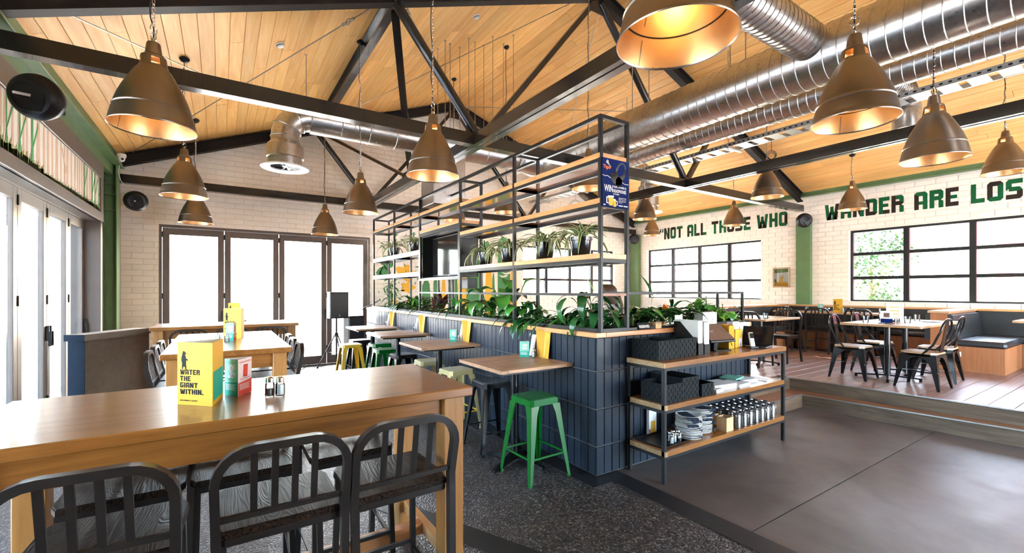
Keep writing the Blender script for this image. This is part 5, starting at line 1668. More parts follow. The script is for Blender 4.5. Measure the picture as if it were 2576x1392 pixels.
q = MB(); q.tube([(.05, .02, .15), (.10, .02, .09), (.07, .05, .04)], .003, 5); q.tube([(.08, .0, .15), (.18, -.01, .08), (.24, .02, .02)], .003, 5); q.build('cable', M['cable'], t, .9)
# yellow booklets
for i in range(7):
    o = MB().box(-.006, -.085, 0, .006, .085, .225 + .004 * (i % 3), b=.001).build('yellow_booklet', M['yellow'], None, loc=(4.20 + .0135 * i, 2.585, .9705)); tag(o, 'yellow booklet behind the sales terminal, %s in the row' % ORD[i], 'booklet', 'yellow booklets on the service shelf')
o = thing('yellow_box', 'yellow card box with a lilac label beside the phone', 'box', (4.385, 2.56, .9705))
MB().box(-.065, -.05, 0, .065, .05, .185, b=.002).build('carton', M['yellow'], o); MB().box(.0, -.0515, .015, .05, -.0502, .095).build('label', M['lilac'], o)
q = MB(); q.prism([(.02, .02), (.024, .02), (.027, .04), (.03, .02), (.034, .02), (.03, .05), (.025, .05)], (0, -.0518, 0), (1, 0, 0), (0, 0, 1), .0003); q.build('figure_print', M['ink'], o)
o = thing('lilac_cards', 'stack of lilac cards standing on the yellow box', 'card', (4.37, 2.56, 1.1565)); MB().box(-.06, -.03, 0, .06, .012, .075, b=.001).build('cards', M['lilac'], o); MB().box(-.06, .0125, 0, .06, .03, .07).build('card_back', M['paper'], o); q = MB()
for zz in (.022, .03, .05): q.box(-.03, -.0306, zz, .03, -.0301, zz + .002)
q.build('outline_print', M['ink'], o)
o = thing('white_box', 'white carton standing on the planter cap behind the terminal', 'box', (4.18, 2.745, 1.1975)); MB().box(-.12, -.05, 0, .12, .05, .13, b=.002).build('carton', M['paper'], o)
q = MB()
for xx, zz in ((-.09, .05), (-.09, .09), (.03, .03), (.04, .05)): q.box(xx, -.0512, zz, xx + .006, -.0501, zz + .012)
q.build('print', M['ink'], o)
# phone, laptop, mouse
t = thing('cordless_phone', 'silver cordless phone standing in its black cradle', 'phone', (4.445, 2.40, .9705), -.45)
MB().box(-.045, -.03, 0, .045, .05, .022, b=.006).build('cradle', M['blackplastic'], t)
Rp = Matrix.Rotation(-.28, 4, 'X')
def lean(q): q.v = [tuple(Rp @ Vector(p) + Vector((0, .0, .012))) for p in q.v]; return q
lean(MB().box(-.024, -.011, 0, .024, .011, .15, b=.005)).build('handset', M['phone'], t); lean(MB().box(-.019, -.0125, .088, .019, -.0112, .14)).build('screen', M['screen'], t)
q = MB()
for i in range(3):
    for j in range(4): q.box(-.017 + i * .0125, -.0122, .02 + j * .013, -.008 + i * .0125, -.0111, .028 + j * .013)
lean(q).build('keypad', M['white'], t)
t = thing('laptop', 'open laptop seen from its side at the right end of the top shelf', 'laptop', (4.60, 2.48, .9705), -1.35)
MB().box(-.15, -.11, 0, .15, .11, .014, b=.004).build('keyboard_base', M['blackplastic'], t); MB().box(-.135, -.02, .0141, .135, .095, .0155).build('keys', M['screen'], t); MB().box(-.045, -.095, .0141, .045, -.035, .015).build('touchpad', M['phone'], t)
Rl = Matrix.Rotation(-.42, 4, 'X')
q = MB().box(-.15, -.004, 0, .15, .004, .20, b=.002); q.v = [tuple(Rl @ Vector(p) + Vector((0, .112, .012))) for p in q.v]; s = q.build('lid', M['blackplastic'], t)
q = MB().box(-.138, -.0055, .012, .138, -.0042, .19); q.v = [tuple(Rl @ Vector(p) + Vector((0, .112, .012))) for p in q.v]; q.build('screen', M['screen'], t)
t = thing('computer_mouse', 'black computer mouse behind the laptop on the shelf end', 'mouse', (4.80, 2.50, .9705)); q = MB(); q.lathe([(0, .036), (.018, .033), (.030, .022), (.035, .006), (.033, 0), (0, 0)], 18); q.v = [(p[0] * 1.5, p[1] * .9, p[2]) for p in q.v]; q.build('body', M['blackgloss'], t, .8); MB().box(.012, -.004, .0275, .03, .004, .034).build('wheel', M['blackplastic'], t)
o = thing('white_cloth', 'white folded cloth hung over the planter end above the shelf', 'cloth', (4.80, 2.68, 1.198)); q = MB(); q.sheet([[(-.12 + .04 * i, .07, .002) for i in range(6)], [(-.12 + .04 * i, -.003, .003 + .001 * (i % 2)) for i in range(6)], [(-.12 + .04 * i, -.012 - .003 * (i % 2), -.05) for i in range(6)], [(-.11 + .04 * i, -.014 + .003 * (i % 2), -.12 - .02 * (i % 3)) for i in range(6)]]); q.build('cloth', M['paper'], o)
# signs on the planter cap
t = thing('reserved_sign', 'black RESERVED table sign on the timber cap', 'sign', (3.21, 2.735, 1.1975))
q = MB(); q.prism([(-.032, 0), (.032, 0), (.004, .058), (-.004, .058)], (-.085, 0, 0), (0, 1, 0), (0, 0, 1), .17); q.build('block', M['blackplastic'], t)
q = MB(); text_mesh(q, 'RESERVED', (-.068, -.0245, .014), (1, 0, 0), (0, .435, .9), .026, th=.0008, width=.136, bold=.02); q.build('lettering', M['white'], t, recalc=False)
for k, x in enumerate((3.40, 3.50)):
    t = thing('card_block', 'wooden RESERVED card block %s' % ('next to the black sign' if k == 0 else 'half hidden behind the first, near the menus'), 'sign', (x, 2.745 + .02 * k, 1.1975))
    for j in range(5): MB().box(-.04, -.035, j * .011, .04, .035, j * .011 + .0105, b=.001).build('card', M['bamboo'], t)
    q = MB(); text_mesh(q, 'RESERVED', (-.032, -.0356, .040), (1, 0, 0), (0, 0, 1), .010, th=.0006, width=.064); q.build('lettering', M['ink'], t, recalc=False)
# papers on the middle shelf
def stack(x, y, w, d, n, rz, label, m='paper', th=.006):
    t = thing('paper_stack', label, 'paper', (x, y, .6305), rz)
    for i in range(n): MB().box(-w / 2 + RND.uniform(-.004, .004), -d / 2 + RND.uniform(-.004, .004), i * th, w / 2 + RND.uniform(-.004, .004), d / 2 + RND.uniform(-.004, .004), i * th + th - .0005).build('sheaf', M[m], t)
    return t
stack(3.755, 2.375, .13, .10, 5, .1, 'small stack of white slips beside the low basket')
stack(3.93, 2.47, .30, .21, 8, -.12, 'large stack of white placemats on the middle shelf')
stack(4.19, 2.44, .22, .20, 5, .08, 'pale lilac tinged stack of sheets right of the placemats')
stack(4.40, 2.52, .30, .21, 5, -.1, 'stack of sheets at the right of the middle shelf')
t = stack(4.34, 2.56, .22, .16, 2, .2, 'plastic wrapped pale green pack lying on the sheets', 'mint'); t.location.z = .6305 + .031
stack(4.66, 2.45, .16, .22, 1, .05, 'single white sheet at the right end of the middle shelf')
# lower shelf
t = thing('serving_tray', 'black serving tray at the left of the bottom shelf', 'tray', (3.18, 2.49, .2605), .05)
q = MB()
W4, D4 = .30, .26
rr = [(x, y) for x, y in ((-.19, -.15), (.19, -.15), (.19, .15), (-.19, .15))]
q.box(-.175, -.135, 0, .175, .135, .004, b=.001)
for a, c in zip(rr, rr[1:] + rr[:1]):
    ai, ci = (a[0] * .92, a[1] * .9), (c[0] * .92, c[1] * .9)
    q.add([(ai[0], ai[1], .004), (ci[0], ci[1], .004), (c[0], c[1], .016), (a[0], a[1], .016), (a[0], a[1], .011), (c[0], c[1], .011), (ci[0], ci[1], 0), (ai[0], ai[1], 0)], [(0, 1, 2, 3), (3, 2, 5, 4), (4, 5, 6, 7)])
q.build('tray', M['blackplastic'], t)
# salt and pepper shakers: eight sided glass, chrome lid
def mk_shaker(fill):
    t = thing('shaker', 'glass shaker', 'shaker', (0, 0, 0))
    q = MB(); q.lathe([(0, 0), (.018, 0), (.0195, .004), (.0195, .045), (.017, .056), (.0145, .062), (.0135, .062), (.016, .054), (.0182, .045), (.0182, .006), (0, .005)], 8); q.build('glass_body', M['tumbler'], t)
    hh = .048 if fill == 'salt' else .030
    q = MB(); q.lathe([(0, .0055), (.0178, .0055), (.0178, min(hh, .045)), (.0165, hh), (0, hh)], 8); q.build(fill, M[fill], t)
    q = MB(); q.lathe([(.0155, .058), (.0175, .059), (.0180, .071), (.0165, .077), (.009, .082), (0, .083)], 16); q.build('lid', M['chrome'], t, .6)
    return t
SALT, PEPPER = mk_shaker('salt'), mk_shaker('pepper')
_first = {'salt': True, 'pepper': True}
def shaker(kind, x, y, z, label, s=1.0):
    src = SALT if kind == 'salt' else PEPPER
    if _first[kind]:
        _first[kind] = False; src.location = (x, y, z); src['label'] = label; src['group'] = 'salt and pepper shakers'; src.scale = (s, s, s); return
    dup(src, (x, y, z), 0, label, 'salt and pepper shakers', s)
shaker('pepper', .186, 2.300, 1.0705, 'pepper shaker, left of the pair on the nearest long table', 1.05)
shaker('salt', .226, 2.280, 1.0705, 'salt shaker, right of the pair on the nearest long table', 1.05)
for i, (k, x, y) in enumerate((('salt', 3.16, 2.385), ('salt', 3.215, 2.40), ('pepper', 3.245, 2.375), ('salt', 3.205, 2.44), ('salt', 3.30, 2.43), ('pepper', 3.26, 2.45))):
    shaker(k, x, y, .2650, '%s shaker on the black tray, bottom service shelf, %s from the left' % (k, ORD[(0, 2, 3, 1, 5, 4)[i]]), 1.0)
# plates with navy napkins
pm = MB().lathe([(0, 0), (.060, 0), (.064, .003), (.100, .011), (.110, .014), (.110, .017), (.098, .0145), (.062, .006), (0, .005)], 32).mesh('plate', M['plate'], .5)
nm_ = MB(); nm_.box(-.05, -.085, 0, .05, .085, .003); nm_ = nm_.mesh('napkin', M['navy'])
for si, (x, y, n) in enumerate(((3.435, 2.42, 17), (3.66, 2.47, 19))):
    for i in range(n):
        o = link('plate', pm, None, (x + RND.uniform(-.006, .006), y + RND.uniform(-.006, .006), .2605 + i * .0117)); o.rotation_euler = (RND.uniform(-.006, .006), RND.uniform(-.006, .006), i)
        tag(o, 'white plate in the %s stack on the bottom shelf, %s from the bottom' % ('left' if si == 0 else 'right', ORD[i]), 'plate', 'white plates, %s stack' % ('left' if si == 0 else 'right'))
        if i in (2, 7, 11, 14, n - 1):
            q = MB(); q.sheet([[(-.05 + .025 * k, -.132 + .01 * (k % 2), -.006), (-.05 + .025 * k, -.118, .012), (-.05 + .025 * k, -.06, .010), (-.05 + .025 * k, .09, .010), (-.05 + .025 * k, .125, .006)] for k in range(5)])
            f = q.build('napkin', M['navy'], None, None, False, (x + (-.03 if si == 0 else .02), y, .2605 + i * .0117 + .004)); f.rotation_euler = (0, 0, (.2, -.5, .5, 0, -.2)[i % 5])
            tag(f, 'navy napkin folded over the %s plate stack at its %s plate from the bottom' % ('left' if si == 0 else 'right', ORD[i]), 'napkin', 'navy napkins, %s stack' % ('left' if si == 0 else 'right'))
for k, (x, y) in enumerate(((3.90, 2.365), (3.88, 2.50))):
    t = thing('bamboo_caddy', 'bamboo cutlery box %s' % ('in front of the steel cups' if k == 0 else 'behind the front one, beside the plates'), 'box', (x, y, .2605))
    q = MB(); w, d, hh, e = .11, .10, .125, .008
    q.box(-w / 2, -d / 2, 0, w / 2, d / 2, e); q.box(-w / 2, -d / 2, e, w / 2, -d / 2 + e, hh); q.box(-w / 2, d / 2 - e, e, w / 2, d / 2, hh); q.box(-w / 2, -d / 2 + e, e, -w / 2 + e, d / 2 - e, hh); q.box(w / 2 - e, -d / 2 + e, e, w / 2, d / 2 - e, hh)
    q.build('box', M['bamboo'], t)
    MB().box(-.003, -d / 2 + e, e, .003, d / 2 - e, hh - .02).build('divider', M['bamboo'], t)
cm = MB().lathe([(0, 0), (.033, 0), (.035, .003), (.035, .112), (.032, .118), (.032, .122), (.036, .128), (.037, .140), (.035, .143), (.033, .140), (.031, .122), (.033, .112), (.033, .005), (0, .004)], 24).mesh('cup_body', M['brushed'], .5)
hm = MB(); hm.tube([(.034, 0, .115), (.046, 0, .118), (.052, 0, .105), (.050, 0, .09), (.036, 0, .085)], .0028, 6); hm = hm.mesh('handle', M['chrome'], .9)
rm = MB(); rm.tube([(.0345 * math.cos(a), .0345 * math.sin(a), .108) for a in [2 * PI * i / 20 for i in range(20)]], .0025, 5, closed=True); rm = rm.mesh('wire_band', M['chrome'], .9)
for r_ in range(4):
    for c_ in range(7 if r_ < 3 else 6):
        x, y = 4.065 + c_ * .104 + (.03 if r_ % 2 else 0), 2.345 + r_ * .088
        if x > 4.80: continue
        t = thing('steel_cup', 'brushed steel cup on the bottom shelf, %s row from the front, %s from the left' % (ORD[r_], ORD[c_]), 'cup', (x, y, .2605), RND.uniform(0, 6), 'steel cups on the bottom shelf')
        link('cup_body', cm, t); link('handle', hm, t); link('wire_band', rm, t)
t = thing('drink_carton', 'white and yellow carton standing against the tiles on the bottom shelf', 'carton', (3.24, 2.665, .2605))
MB().box(-.05, -.02, 0, .05, .012, .25, b=.002).build('carton', M['paper'], t); MB().box(-.03, -.0212, .01, .03, -.0201, .12).build('yellow_print', M['yellow'], t); MB().box(-.05, -.0212, .02, -.035, -.0201, .05).build('red_print', M['red'], t)
# ------------------------------------------------------------------ long oak bar tables
TZ = 1.07
def long_table(x0, y0, x1, y1, label, along):
    cx, cy = (x0 + x1) / 2, (y0 + y1) / 2
    w, d = x1 - x0, y1 - y0
    t = thing('long_table', label, 'table', (cx, cy, 0), 0, 'long oak bar tables')
    mt, ma = ('oak', 'oak') if along == 'x' else ('oak_y', 'oak_y')
    MB().box(-w / 2, -d / 2, TZ - .045, w / 2, d / 2, TZ, b=.005).build('tabletop', M[mt], t)
    lx, ly, L = w / 2 - .035, d / 2 - .035, .105
    for sx in (-1, 1):
        for sy in (-1, 1):
            q = MB(); a, c = sorted((sx * lx, sx * (lx - L))); e, g = sorted((sy * ly, sy * (ly - L)))
            q.box(a, e, 0, c, g, TZ - .046, b=.004); q.build('leg', M['oak_z'], t)
    for s in (-1, 1):
        q = MB(); a, c = sorted((s * (ly - .03), s * (ly - .055))); q.box(-lx + L + .001, a, TZ - .165, lx - L - .001, c, TZ - .046); q.build('apron', M['oak'], t)
        q = MB(); a, c = sorted((s * (lx - .03), s * (lx - .055))); q.box(a, -ly + L + .001, TZ - .165, c, ly - L - .001, TZ - .046); q.build('apron', M['oak_y'], t)
        q = MB(); a, c = sorted((s * (lx - .035), s * (lx - .075))); q.box(a, -ly + L + .001, .19, c, ly - L - .001, .25); q.build('foot_rail', M['timber'], t)
    q = MB()
    if along == 'x': q.box(-lx + .076, -.03, .19, lx - .076, .03, .25)
    else: q.box(-.03, -ly + .11, .252, .03, ly - .11, .30)
    q.build('foot_rail', M['timber_x'], t)
long_table(-.76, 1.965, 1.053, 2.80, 'nearest glossy oak bar table with yellow menu, cards and shakers', 'x')
long_table(-.385, 4.19, .506, 6.02, 'second glossy oak bar table, end on, in the middle of the left room', 'y')
long_table(-.77, 7.29, .97, 8.15, 'farthest oak bar table before the folding doors', 'x')

# ------------------------------------------------------------------ slat back chairs
def slat_chair(name, label, sh_, bh, loc, rz, group):
    t = thing(name, label, 'chair', loc, rz, group)
    # seat with eased corners
    pr = [(-.19, -.19), (.19, -.19), (.205, -.10), (.205, .15), (.185, .195), (-.185, .195), (-.205, .15), (-.205, -.10)]
    q = MB(); q.prism(pr, (0, 0, sh_ - .028), (1, 0, 0), (0, 1, 0), .022)
    q.prism([(a * .985, c * .985) for a, c in pr], (0, 0, sh_ - .006), (1, 0, 0), (0, 1, 0), .006)
    q.build('seat', M['darkwood'], t)
    q = MB()
    for p, r in (((-.18, -.18), (.18, -.18)), ((.18, -.18), (.18, .18)), ((.18, .18), (-.18, .18)), ((-.18, .18), (-.18, -.18))):
        q.bar((*p, sh_ - .042), (*r, sh_ - .042), .02, .026)
    q.build('seat_frame', M['gun'], t)
    prof = [(-.014, -.018), (.014, -.018), (.014, .018), (-.014, .018)]
    def side(s):
        return [(s * .205, -.205, sh_ - .05), (s * .206, -.200, sh_ + .02), (s * .209, -.212, sh_ + .12)]
    zt = bh - .115
    ys = -.232
    arc = [(.209 - .115 * (1 - math.cos(a)), ys - .012 * math.sin(a), zt + .115 * math.sin(a)) for a in [PI / 2 * i / 6 for i in range(7)]]
    pts = [(.205, -.205, sh_ - .05), (.206, -.200, sh_ + .02)] + arc + [(-x, y, z) for x, y, z in arc[::-1]] + [(-.206, -.200, sh_ + .02), (-.205, -.205, sh_ - .05)]
    q = MB(); q.sweep(pts, prof, (0, 1, 0)); q.build('back_frame', M['gun'], t, .7)
    zr = sh_ + .045
    q = MB(); q.bar((-.195, -.203, zr), (.195, -.203, zr), .018, .018); q.build('back_rail', M['gun'], t)
    for x in (-.096, -.032, .032, .096):
        q = MB(); q.bar((x, -.205, zr + .009), (x, ys - .012, bh - .011), .022, .010, (0, 1, 0)); q.build('back_slat', M['gun'], t)
    for s in (-1, 1):
        q = MB(); q.sweep([(s * .205, -.205, sh_ - .05), (s * .203, -.212, sh_ * .55), (s * .208, -.262, 0)], prof, (0, 1, 0)); q.build('leg', M['gun'], t)
        q = MB(); q.bar((s * .178, .175, sh_ - .03), (s * .195, .205, 0), .024, .024); q.build('leg', M['gun'], t)
    zs = sh_ * .33 if sh_ > .6 else sh_ * .45
    for s in (-1, 1):
        q = MB(); q.bar((s * .202, -.222, zs), (s * .19, .193, zs), .016, .016); q.build('stretcher', M['gun'], t)
    q = MB(); q.bar((-.185, .192, zs + .04), (.185, .192, zs + .04), .016, .02); q.build('stretcher', M['gun'], t)
    return t
G1 = 'slat backed bar chairs'
bar0 = slat_chair('bar_chair', 'slat backed bar chair cut by the bottom left corner, at the nearest table', .735, 1.02, (-.315, 1.975, 0), -.05, G1)
for x, y, rz, lb in (
    (.19, 1.975, 0, 'slat backed bar chair in the middle of the front row at the nearest table'),
    (.632, 1.975, .02, 'slat backed bar chair at the right end of the front row at the nearest table'),
    (-.33, 2.50, PI, 'dark bar chair tucked under the nearest table on its far side, left'),
    (.095, 2.51, PI, 'dark bar chair tucked under the nearest table on its far side, middle'),
    (.565, 2.50, PI, 'dark bar chair tucked under the nearest table on its far side, right'),
    (-.275, 4.85, -PI / 2, 'bar chair on the left of the second table, nearest of three backs'),
    (-.275, 5.31, -PI / 2, 'bar chair on the left of the second table, middle of three backs'),
    (-.275, 5.77, -PI / 2, 'bar chair on the left of the second table, farthest of three backs'),
    (.42, 4.92, PI / 2, 'bar chair on the right of the second table, nearest of the backs'),
    (.42, 5.40, PI / 2, 'bar chair on the right of the second table, between the other two'),
    (.43, 5.86, PI / 2, 'bar chair on the right of the second table, farthest of the backs'),
    (-.345, 7.50, 0, 'bar chair at the left of the farthest oak table, back to the viewer'),
    (.13, 7.50, 0, 'bar chair in the middle of the farthest oak table behind the mint card'),
    (.59, 7.50, 0, 'bar chair at the right of the farthest oak table, back to the viewer')):
    dup(bar0, (x, y, 0), rz, lb, G1)
G2 = 'slat backed dining chairs'
din0 = slat_chair('dining_chair', 'slat backed dining chair at the wall table before the column, back to the viewer', .46, .87, (9.95, 4.0, PZ), -PI / 2, G2)
for x, y, rz, lb in (
    (9.97, 3.34, -PI / 2, 'slat backed dining chair behind the black metal chairs, back to the viewer'),
    (9.97, 4.66, -PI / 2, 'slat backed dining chair left of the column, half behind the small table'),
    (8.05, 3.86, PI / 2, 'slat backed dining chair at the right of the small table behind the service shelf'),
    (7.30, 3.92, -PI / 2, 'slat backed dining chair at the left of the small table, beside the vine'),
    (3.72, 3.60, 0, 'slat backed dining chair under the seated person behind the planter')):
    dup(din0, (x, y, PZ), rz, lb, G2)

# ------------------------------------------------------------------ bar tables along the tiles
def cast_base(t, h, reach=.34, m='blackgloss', n=4, a0=0.35):
    q = MB(); q.cyl((0, 0, .06), (0, 0, h), .038, 18); q.lathe([(0, h - .02), (.10, h - .014), (.10, h), (0, h)], 18); q.build('column', M[m], t, .6)
    for k in range(n):
        a = a0 + 2 * PI * k / n
        c, s = math.cos(a), math.sin(a)
        q = MB()
        prof = [(0.0, .11), (.06, .09), (reach * .6, .045), (reach, .025), (reach, .0), (reach - .05, .0), (reach * .5, .012), (0, .03)]
        q.prism(prof, (s * .018, -c * .018, 0), (c, s, 0), (0, 0, 1), -.036)
        q.build('foot', M[m], t)
def bar_table(x, y, label):
    t = thing('bar_table', label, 'table', (x, y, 0), 0, 'square slatted bar tables')
    W, D, z = .745, .74, .91
    for s in (-1, 1):
        a, c = sorted((s * W / 2, s * (W / 2 - .07)))
        MB().box(a, -D / 2, z - .03, c, D / 2, z, b=.003).build('end_board', M['timber'] if False else M['slat'], t)
    n = 8
    for i in range(n):
        y0 = -D / 2 + D * i / n
        MB().box(-W / 2 + .0705, y0 + .0025, z - .028, W / 2 - .0705, y0 + D / n - .0025, z - .0005, b=.002).build('slat', M['slat'], t)
    MB().box(-W / 2 + .05, -D / 2 + .05, z - .05, W / 2 - .05, D / 2 - .05, z - .0305).build('sub_frame', M['blackplastic'], t)
    cast_base(t, z - .05, .31)
    return t
bar_table(2.222, 3.355, 'nearest slatted square bar table at the tiled partition, by the green stool')
bar_table(2.222, 5.02, 'second slatted square bar table along the tiled partition')
bar_table(2.222, 6.53, 'third slatted square bar table along the tiled partition')
bar_table(2.222, 7.86, 'farthest slatted square bar table along the tiled partition, by the folding doors')
# sheet metal stools
STOOLS = {}
def stool(m, inner, x, y, rz, label):
    g = 'pressed metal bar stools'
    if m in STOOLS:
        return dup(STOOLS[m], (x, y, 0), rz, label, g)
    t = thing('bar_stool', label, 'stool', (x, y, 0), rz, g)
    z, s = .66, .155
    def rsq(h, c): return [(-h + c, -h), (h - c, -h), (h, -h + c), (h, h - c), (h - c, h), (-h + c, h), (-h, h - c), (-h, -h + c)]
    q = MB(); o = (0, 0, 0)
    q.prism(rsq(s, .03), (0, 0, z - .05), (1, 0, 0), (0, 1, 0), .044); q.prism(rsq(s - .006, .028), (0, 0, z - .006), (1, 0, 0), (0, 1, 0), .006)
    ri = rsq(s - .03, .02)
    q.build('seat', M[m], t)
    MB().box(-.045, -.0125, z + .0002, .045, .0125, z + .001, b=.0004).build('hand_slot', M['ink'], t)
    q = MB(); q.prism(rsq(s - .022, .02), (0, 0, z + .0001), (1, 0, 0), (0, 1, 0), .0012); q.build('seat_pan', M[m], t)
    sp = .215
    for sx in (-1, 1):
        for sy in (-1, 1):
            T, B = Vector((sx * (s - .004), sy * (s - .004), z - .05)), Vector((sx * sp, sy * sp, 0))
            q = MB()
            for ax in (0, 1):
                d = Vector((-sx, 0, 0)) if ax == 0 else Vector((0, -sy, 0))
                nrm = Vector((0, -sy, 0)) if ax == 0 else Vector((-sx, 0, 0))
                wt, wb = .082, .026
                e = nrm * .004
                vs = [T, T + d * wt, B + d * wb, B]
                mid = T.lerp(B, .12)
                vs = [T, T + d * wt, mid + d * .062, B + d * wb, B]
                n = len(vs)
                q.add(vs + [v + e for v in vs], [tuple(range(n)), tuple(range(n, 2 * n))[::-1]] + [(i, (i + 1) % n, n + (i + 1) % n, n + i) for i in range(n)])
            q.m = 0
            l = q.build('leg', M[m], t)
            q = MB(); q.box(B.x - .012 - sx * .012, B.y - .012 - sy * .012, 0.0, B.x + .012 - sx * .012, B.y + .012 - sy * .012, .018); q.build('foot_cap', M['blackplastic'] if m == 'blackgloss' else M[m], l)
    for a, c in (((-1, -1), (1, -1)), ((1, -1), (1, 1)), ((1, 1), (-1, 1)), ((-1, 1), (-1, -1))):
        f = (s + (sp - s) * .70) - .014
        q = MB(); q.bar((a[0] * f, a[1] * f, .20), (c[0] * f, c[1] * f, .20), .012, .014); q.build('foot_rail', M[inner], t)
    STOOLS[m] = t
    return t
stool('greengloss', 'greengloss', 2.225, 3.05, .03, 'glossy green metal stool in front, at the nearest bar table')
stool('blackgloss', 'blackgloss', 2.24, 3.80, -.05, 'black metal stool behind the front green one at the nearest bar table')
stool('cream', 'yellowlid', 2.24, 4.58, .04, 'cream metal stool with yellow insides at the near side of the second bar table')
stool('cream', 'yellowlid', 2.23, 5.35, -.06, 'cream metal stool on the far side of the second bar table')
stool('blackgloss', 'blackgloss', 1.80, 5.02, .1, 'black metal stool mostly hidden by the end of the nearest long table')
stool('blackgloss', 'blackgloss', 2.14, 6.07, .04, 'black metal stool at the near side of the third bar table')
stool('greengloss', 'greengloss', 2.09, 6.74, -.04, 'green metal stool, front one of the far pair')
stool('greengloss', 'greengloss', 2.24, 7.50, .05, 'green metal stool, rear one of the far pair')
stool('yellowlid', 'yellowlid', 1.80, 7.66, .03, 'bright yellow metal stool beside the tripod loudspeaker')
stool('gun', 'gun', 2.10, 8.25, .05, 'gunmetal stool under the farthest bar table')

# ------------------------------------------------------------------ printed cards and menus
def tri_card(name, pts, z, h, mats, label, cat, group=None):
    """three panels standing as a closed triangle; returns thing and a frame per panel"""
    t = thing(name, label, cat, (*pts[0], z), 0, group)
    fr = []
    for i in range(3):
        a, c = Vector(pts[i]) - Vector(pts[0]), Vector(pts[(i + 1) % 3]) - Vector(pts[0])
        d = c - a; w = d.length; d.normalize()
        q = MB(); q.prism([(0.0005, 0), (w - .0005, 0), (w - .0005, h), (.0005, h)], (a.x, a.y, 0), (d.x, d.y, 0), (0, 0, 1), -.0012)
        q.build('panel', M[mats[i]], t)
        fr.append(((a.x, a.y, 0), Vector((d.x, d.y, 0)), w))
    return t, fr
BEAR = [(.30, .0), (.36, .0), (.42, .14), (.52, .16), (.60, .12), (.64, 0), (.74, 0), (.74, .10), (.70, .30), (.72, .50), (.86, .47), (.92, .50), (.84, .55), (.70, .60), (.66, .72), (.60, .80), (.72, .84), (.70, .90), (.60, .93), (.50, 1.0), (.47, .96), (.40, .98), (.38, .92), (.33, .86), (.31, .78), (.24, .64), (.22, .50), (.25, .42), (.30, .34), (.28, .16)]
def menu_print(t, fr, h, k=0, full=True):
    o, U, w = fr
    n = U.cross(Vector((0, 0, 1)))
    o = vec(o) + n * .0004
    W = Vector((0, 0, 1))
    q = MB()
    bh = h * .30
    q.prism([(w * .06 + x * bh * .62, h * .565 + y * bh) for x, y in BEAR], o, U, W, .0004)
    for i, tx in enumerate(('WATER', 'THE', 'GIANT', 'WITHIN.')):
        block_text(q, tx, o + U * (w * .085) + W * (h * (.485 - .104 * i)), U, W, h * .082, .0004, gap=.12, width=w * (.56, .30, .50, .66)[i])
    if full: text_mesh(q, '#ROAMING GIANT', o + U * (w * .085) + W * (h * .06), U, W, h * .024, th=.0004, width=w * .5, bold=.02)
    q.build('print', M['ink'], t, recalc=True)
    q = MB()
    for dx, dz in ((.29, .83), (.27, .79), (.30, .80)):
        q.prism([(w * dx, h * dz), (w * dx + h * .012, h * (dz + .012)), (w * dx + h * .004, h * (dz + .035))], o, U, W, .0004)
    q.build('spark_print', M['orange'], t)
t, fr = tri_card('menu_stand', [(-.154, 2.337), (-.029, 2.209), (.008, 2.405)], TZ + .0005, .262, ('yellow', 'yellow', 'paper'), 'big yellow folded menu with a bear on the nearest long table', 'menu', 'folded yellow menus')
menu_print(t, fr[0], .262)
o2, U2, w2 = fr[1]; n2 = U2.cross(Vector((0, 0, 1)))
q = MB(); q.prism([(.01, .02), (w2 - .01, .02), (w2 - .01, .14), (.01, .14)], vec(o2) + n2 * .0004, U2, (0, 0, 1), .0003); q.build('green_print', M['teal'], t)
def promo(pts, z, h, label):
    t, fr = tri_card('promo_card', pts, z, h, ('mint', 'pinkcard', 'paper'), label, 'card', 'mint and red promo cards')
    for i, (low, txt) in enumerate((('teal', 'UNLOCK EXCLUSIVE'), ('red', 'INTRODUCING YOUR'))):
        o, U, w = fr[i]; n = U.cross(Vector((0, 0, 1))); o = vec(o) + n * .0004
        W = Vector((0, 0, 1))
        q = MB(); q.prism([(.001, .001), (w - .001, .001), (w - .001, h * .40), (w * .5, h * .37), (.001, h * .36)], o, U, W, .0003); q.build('colour_block', M[low], t)
        q = MB(); text_mesh(q, txt, o + U * (w * .1) + W * (h * .885), U, W, h * .045, th=.0004, width=w * .8); text_mesh(q, ('MEMBER BENEFITS', 'KEY WINGMAN')[i], o + U * (w * .15) + W * (h * .43), U, W, h * .045, th=.0004, width=w * .7)
        q.build('lettering', M['teal' if i == 0 else 'red'], t, recalc=False)
        q = MB()
        for j in range(5):
            q.prism([(w * .1, h * (.30 - .035 * j)), (w * (.85 - .1 * (j % 2)), h * (.30 - .035 * j)), (w * (.85 - .1 * (j % 2)), h * (.312 - .035 * j)), (w * .1, h * (.312 - .035 * j))], o + n * .0004, U, W, .0003)
        q.build('small_print', M['white'], t)
        if i == 0:
            q = MB(); q.prism([(w * .28, h * .48), (w * .8, h * .50), (w * .85, h * .64), (w * .55, h * .66), (w * .8, h * .74), (w * .75, h * .86), (w * .4, h * .86), (w * .3, h * .75), (w * .42, h * .66), (w * .3, h * .58)], o, U, W, .0004); q.build('photo_print', M['photo'], t)
        else:
            q = MB(); q.prism([(w * .36, h * .50), (w * .66, h * .49), (w * .70, h * .82), (w * .40, h * .83)], o, U, W, .0003); q.build('phone_outline', M['ink'], t)
            q = MB(); q.prism([(w * .385, h * .515), (w * .64, h * .505), (w * .675, h * .805), (w * .42, h * .815)], o + n * .0003, U, W, .0003); q.build('phone_print', M['red'], t)
    return t
promo([(.014, 2.430), (.064, 2.352), (.122, 2.448)], TZ + .0005, .166, 'mint and red three sided promo card on the nearest long table')
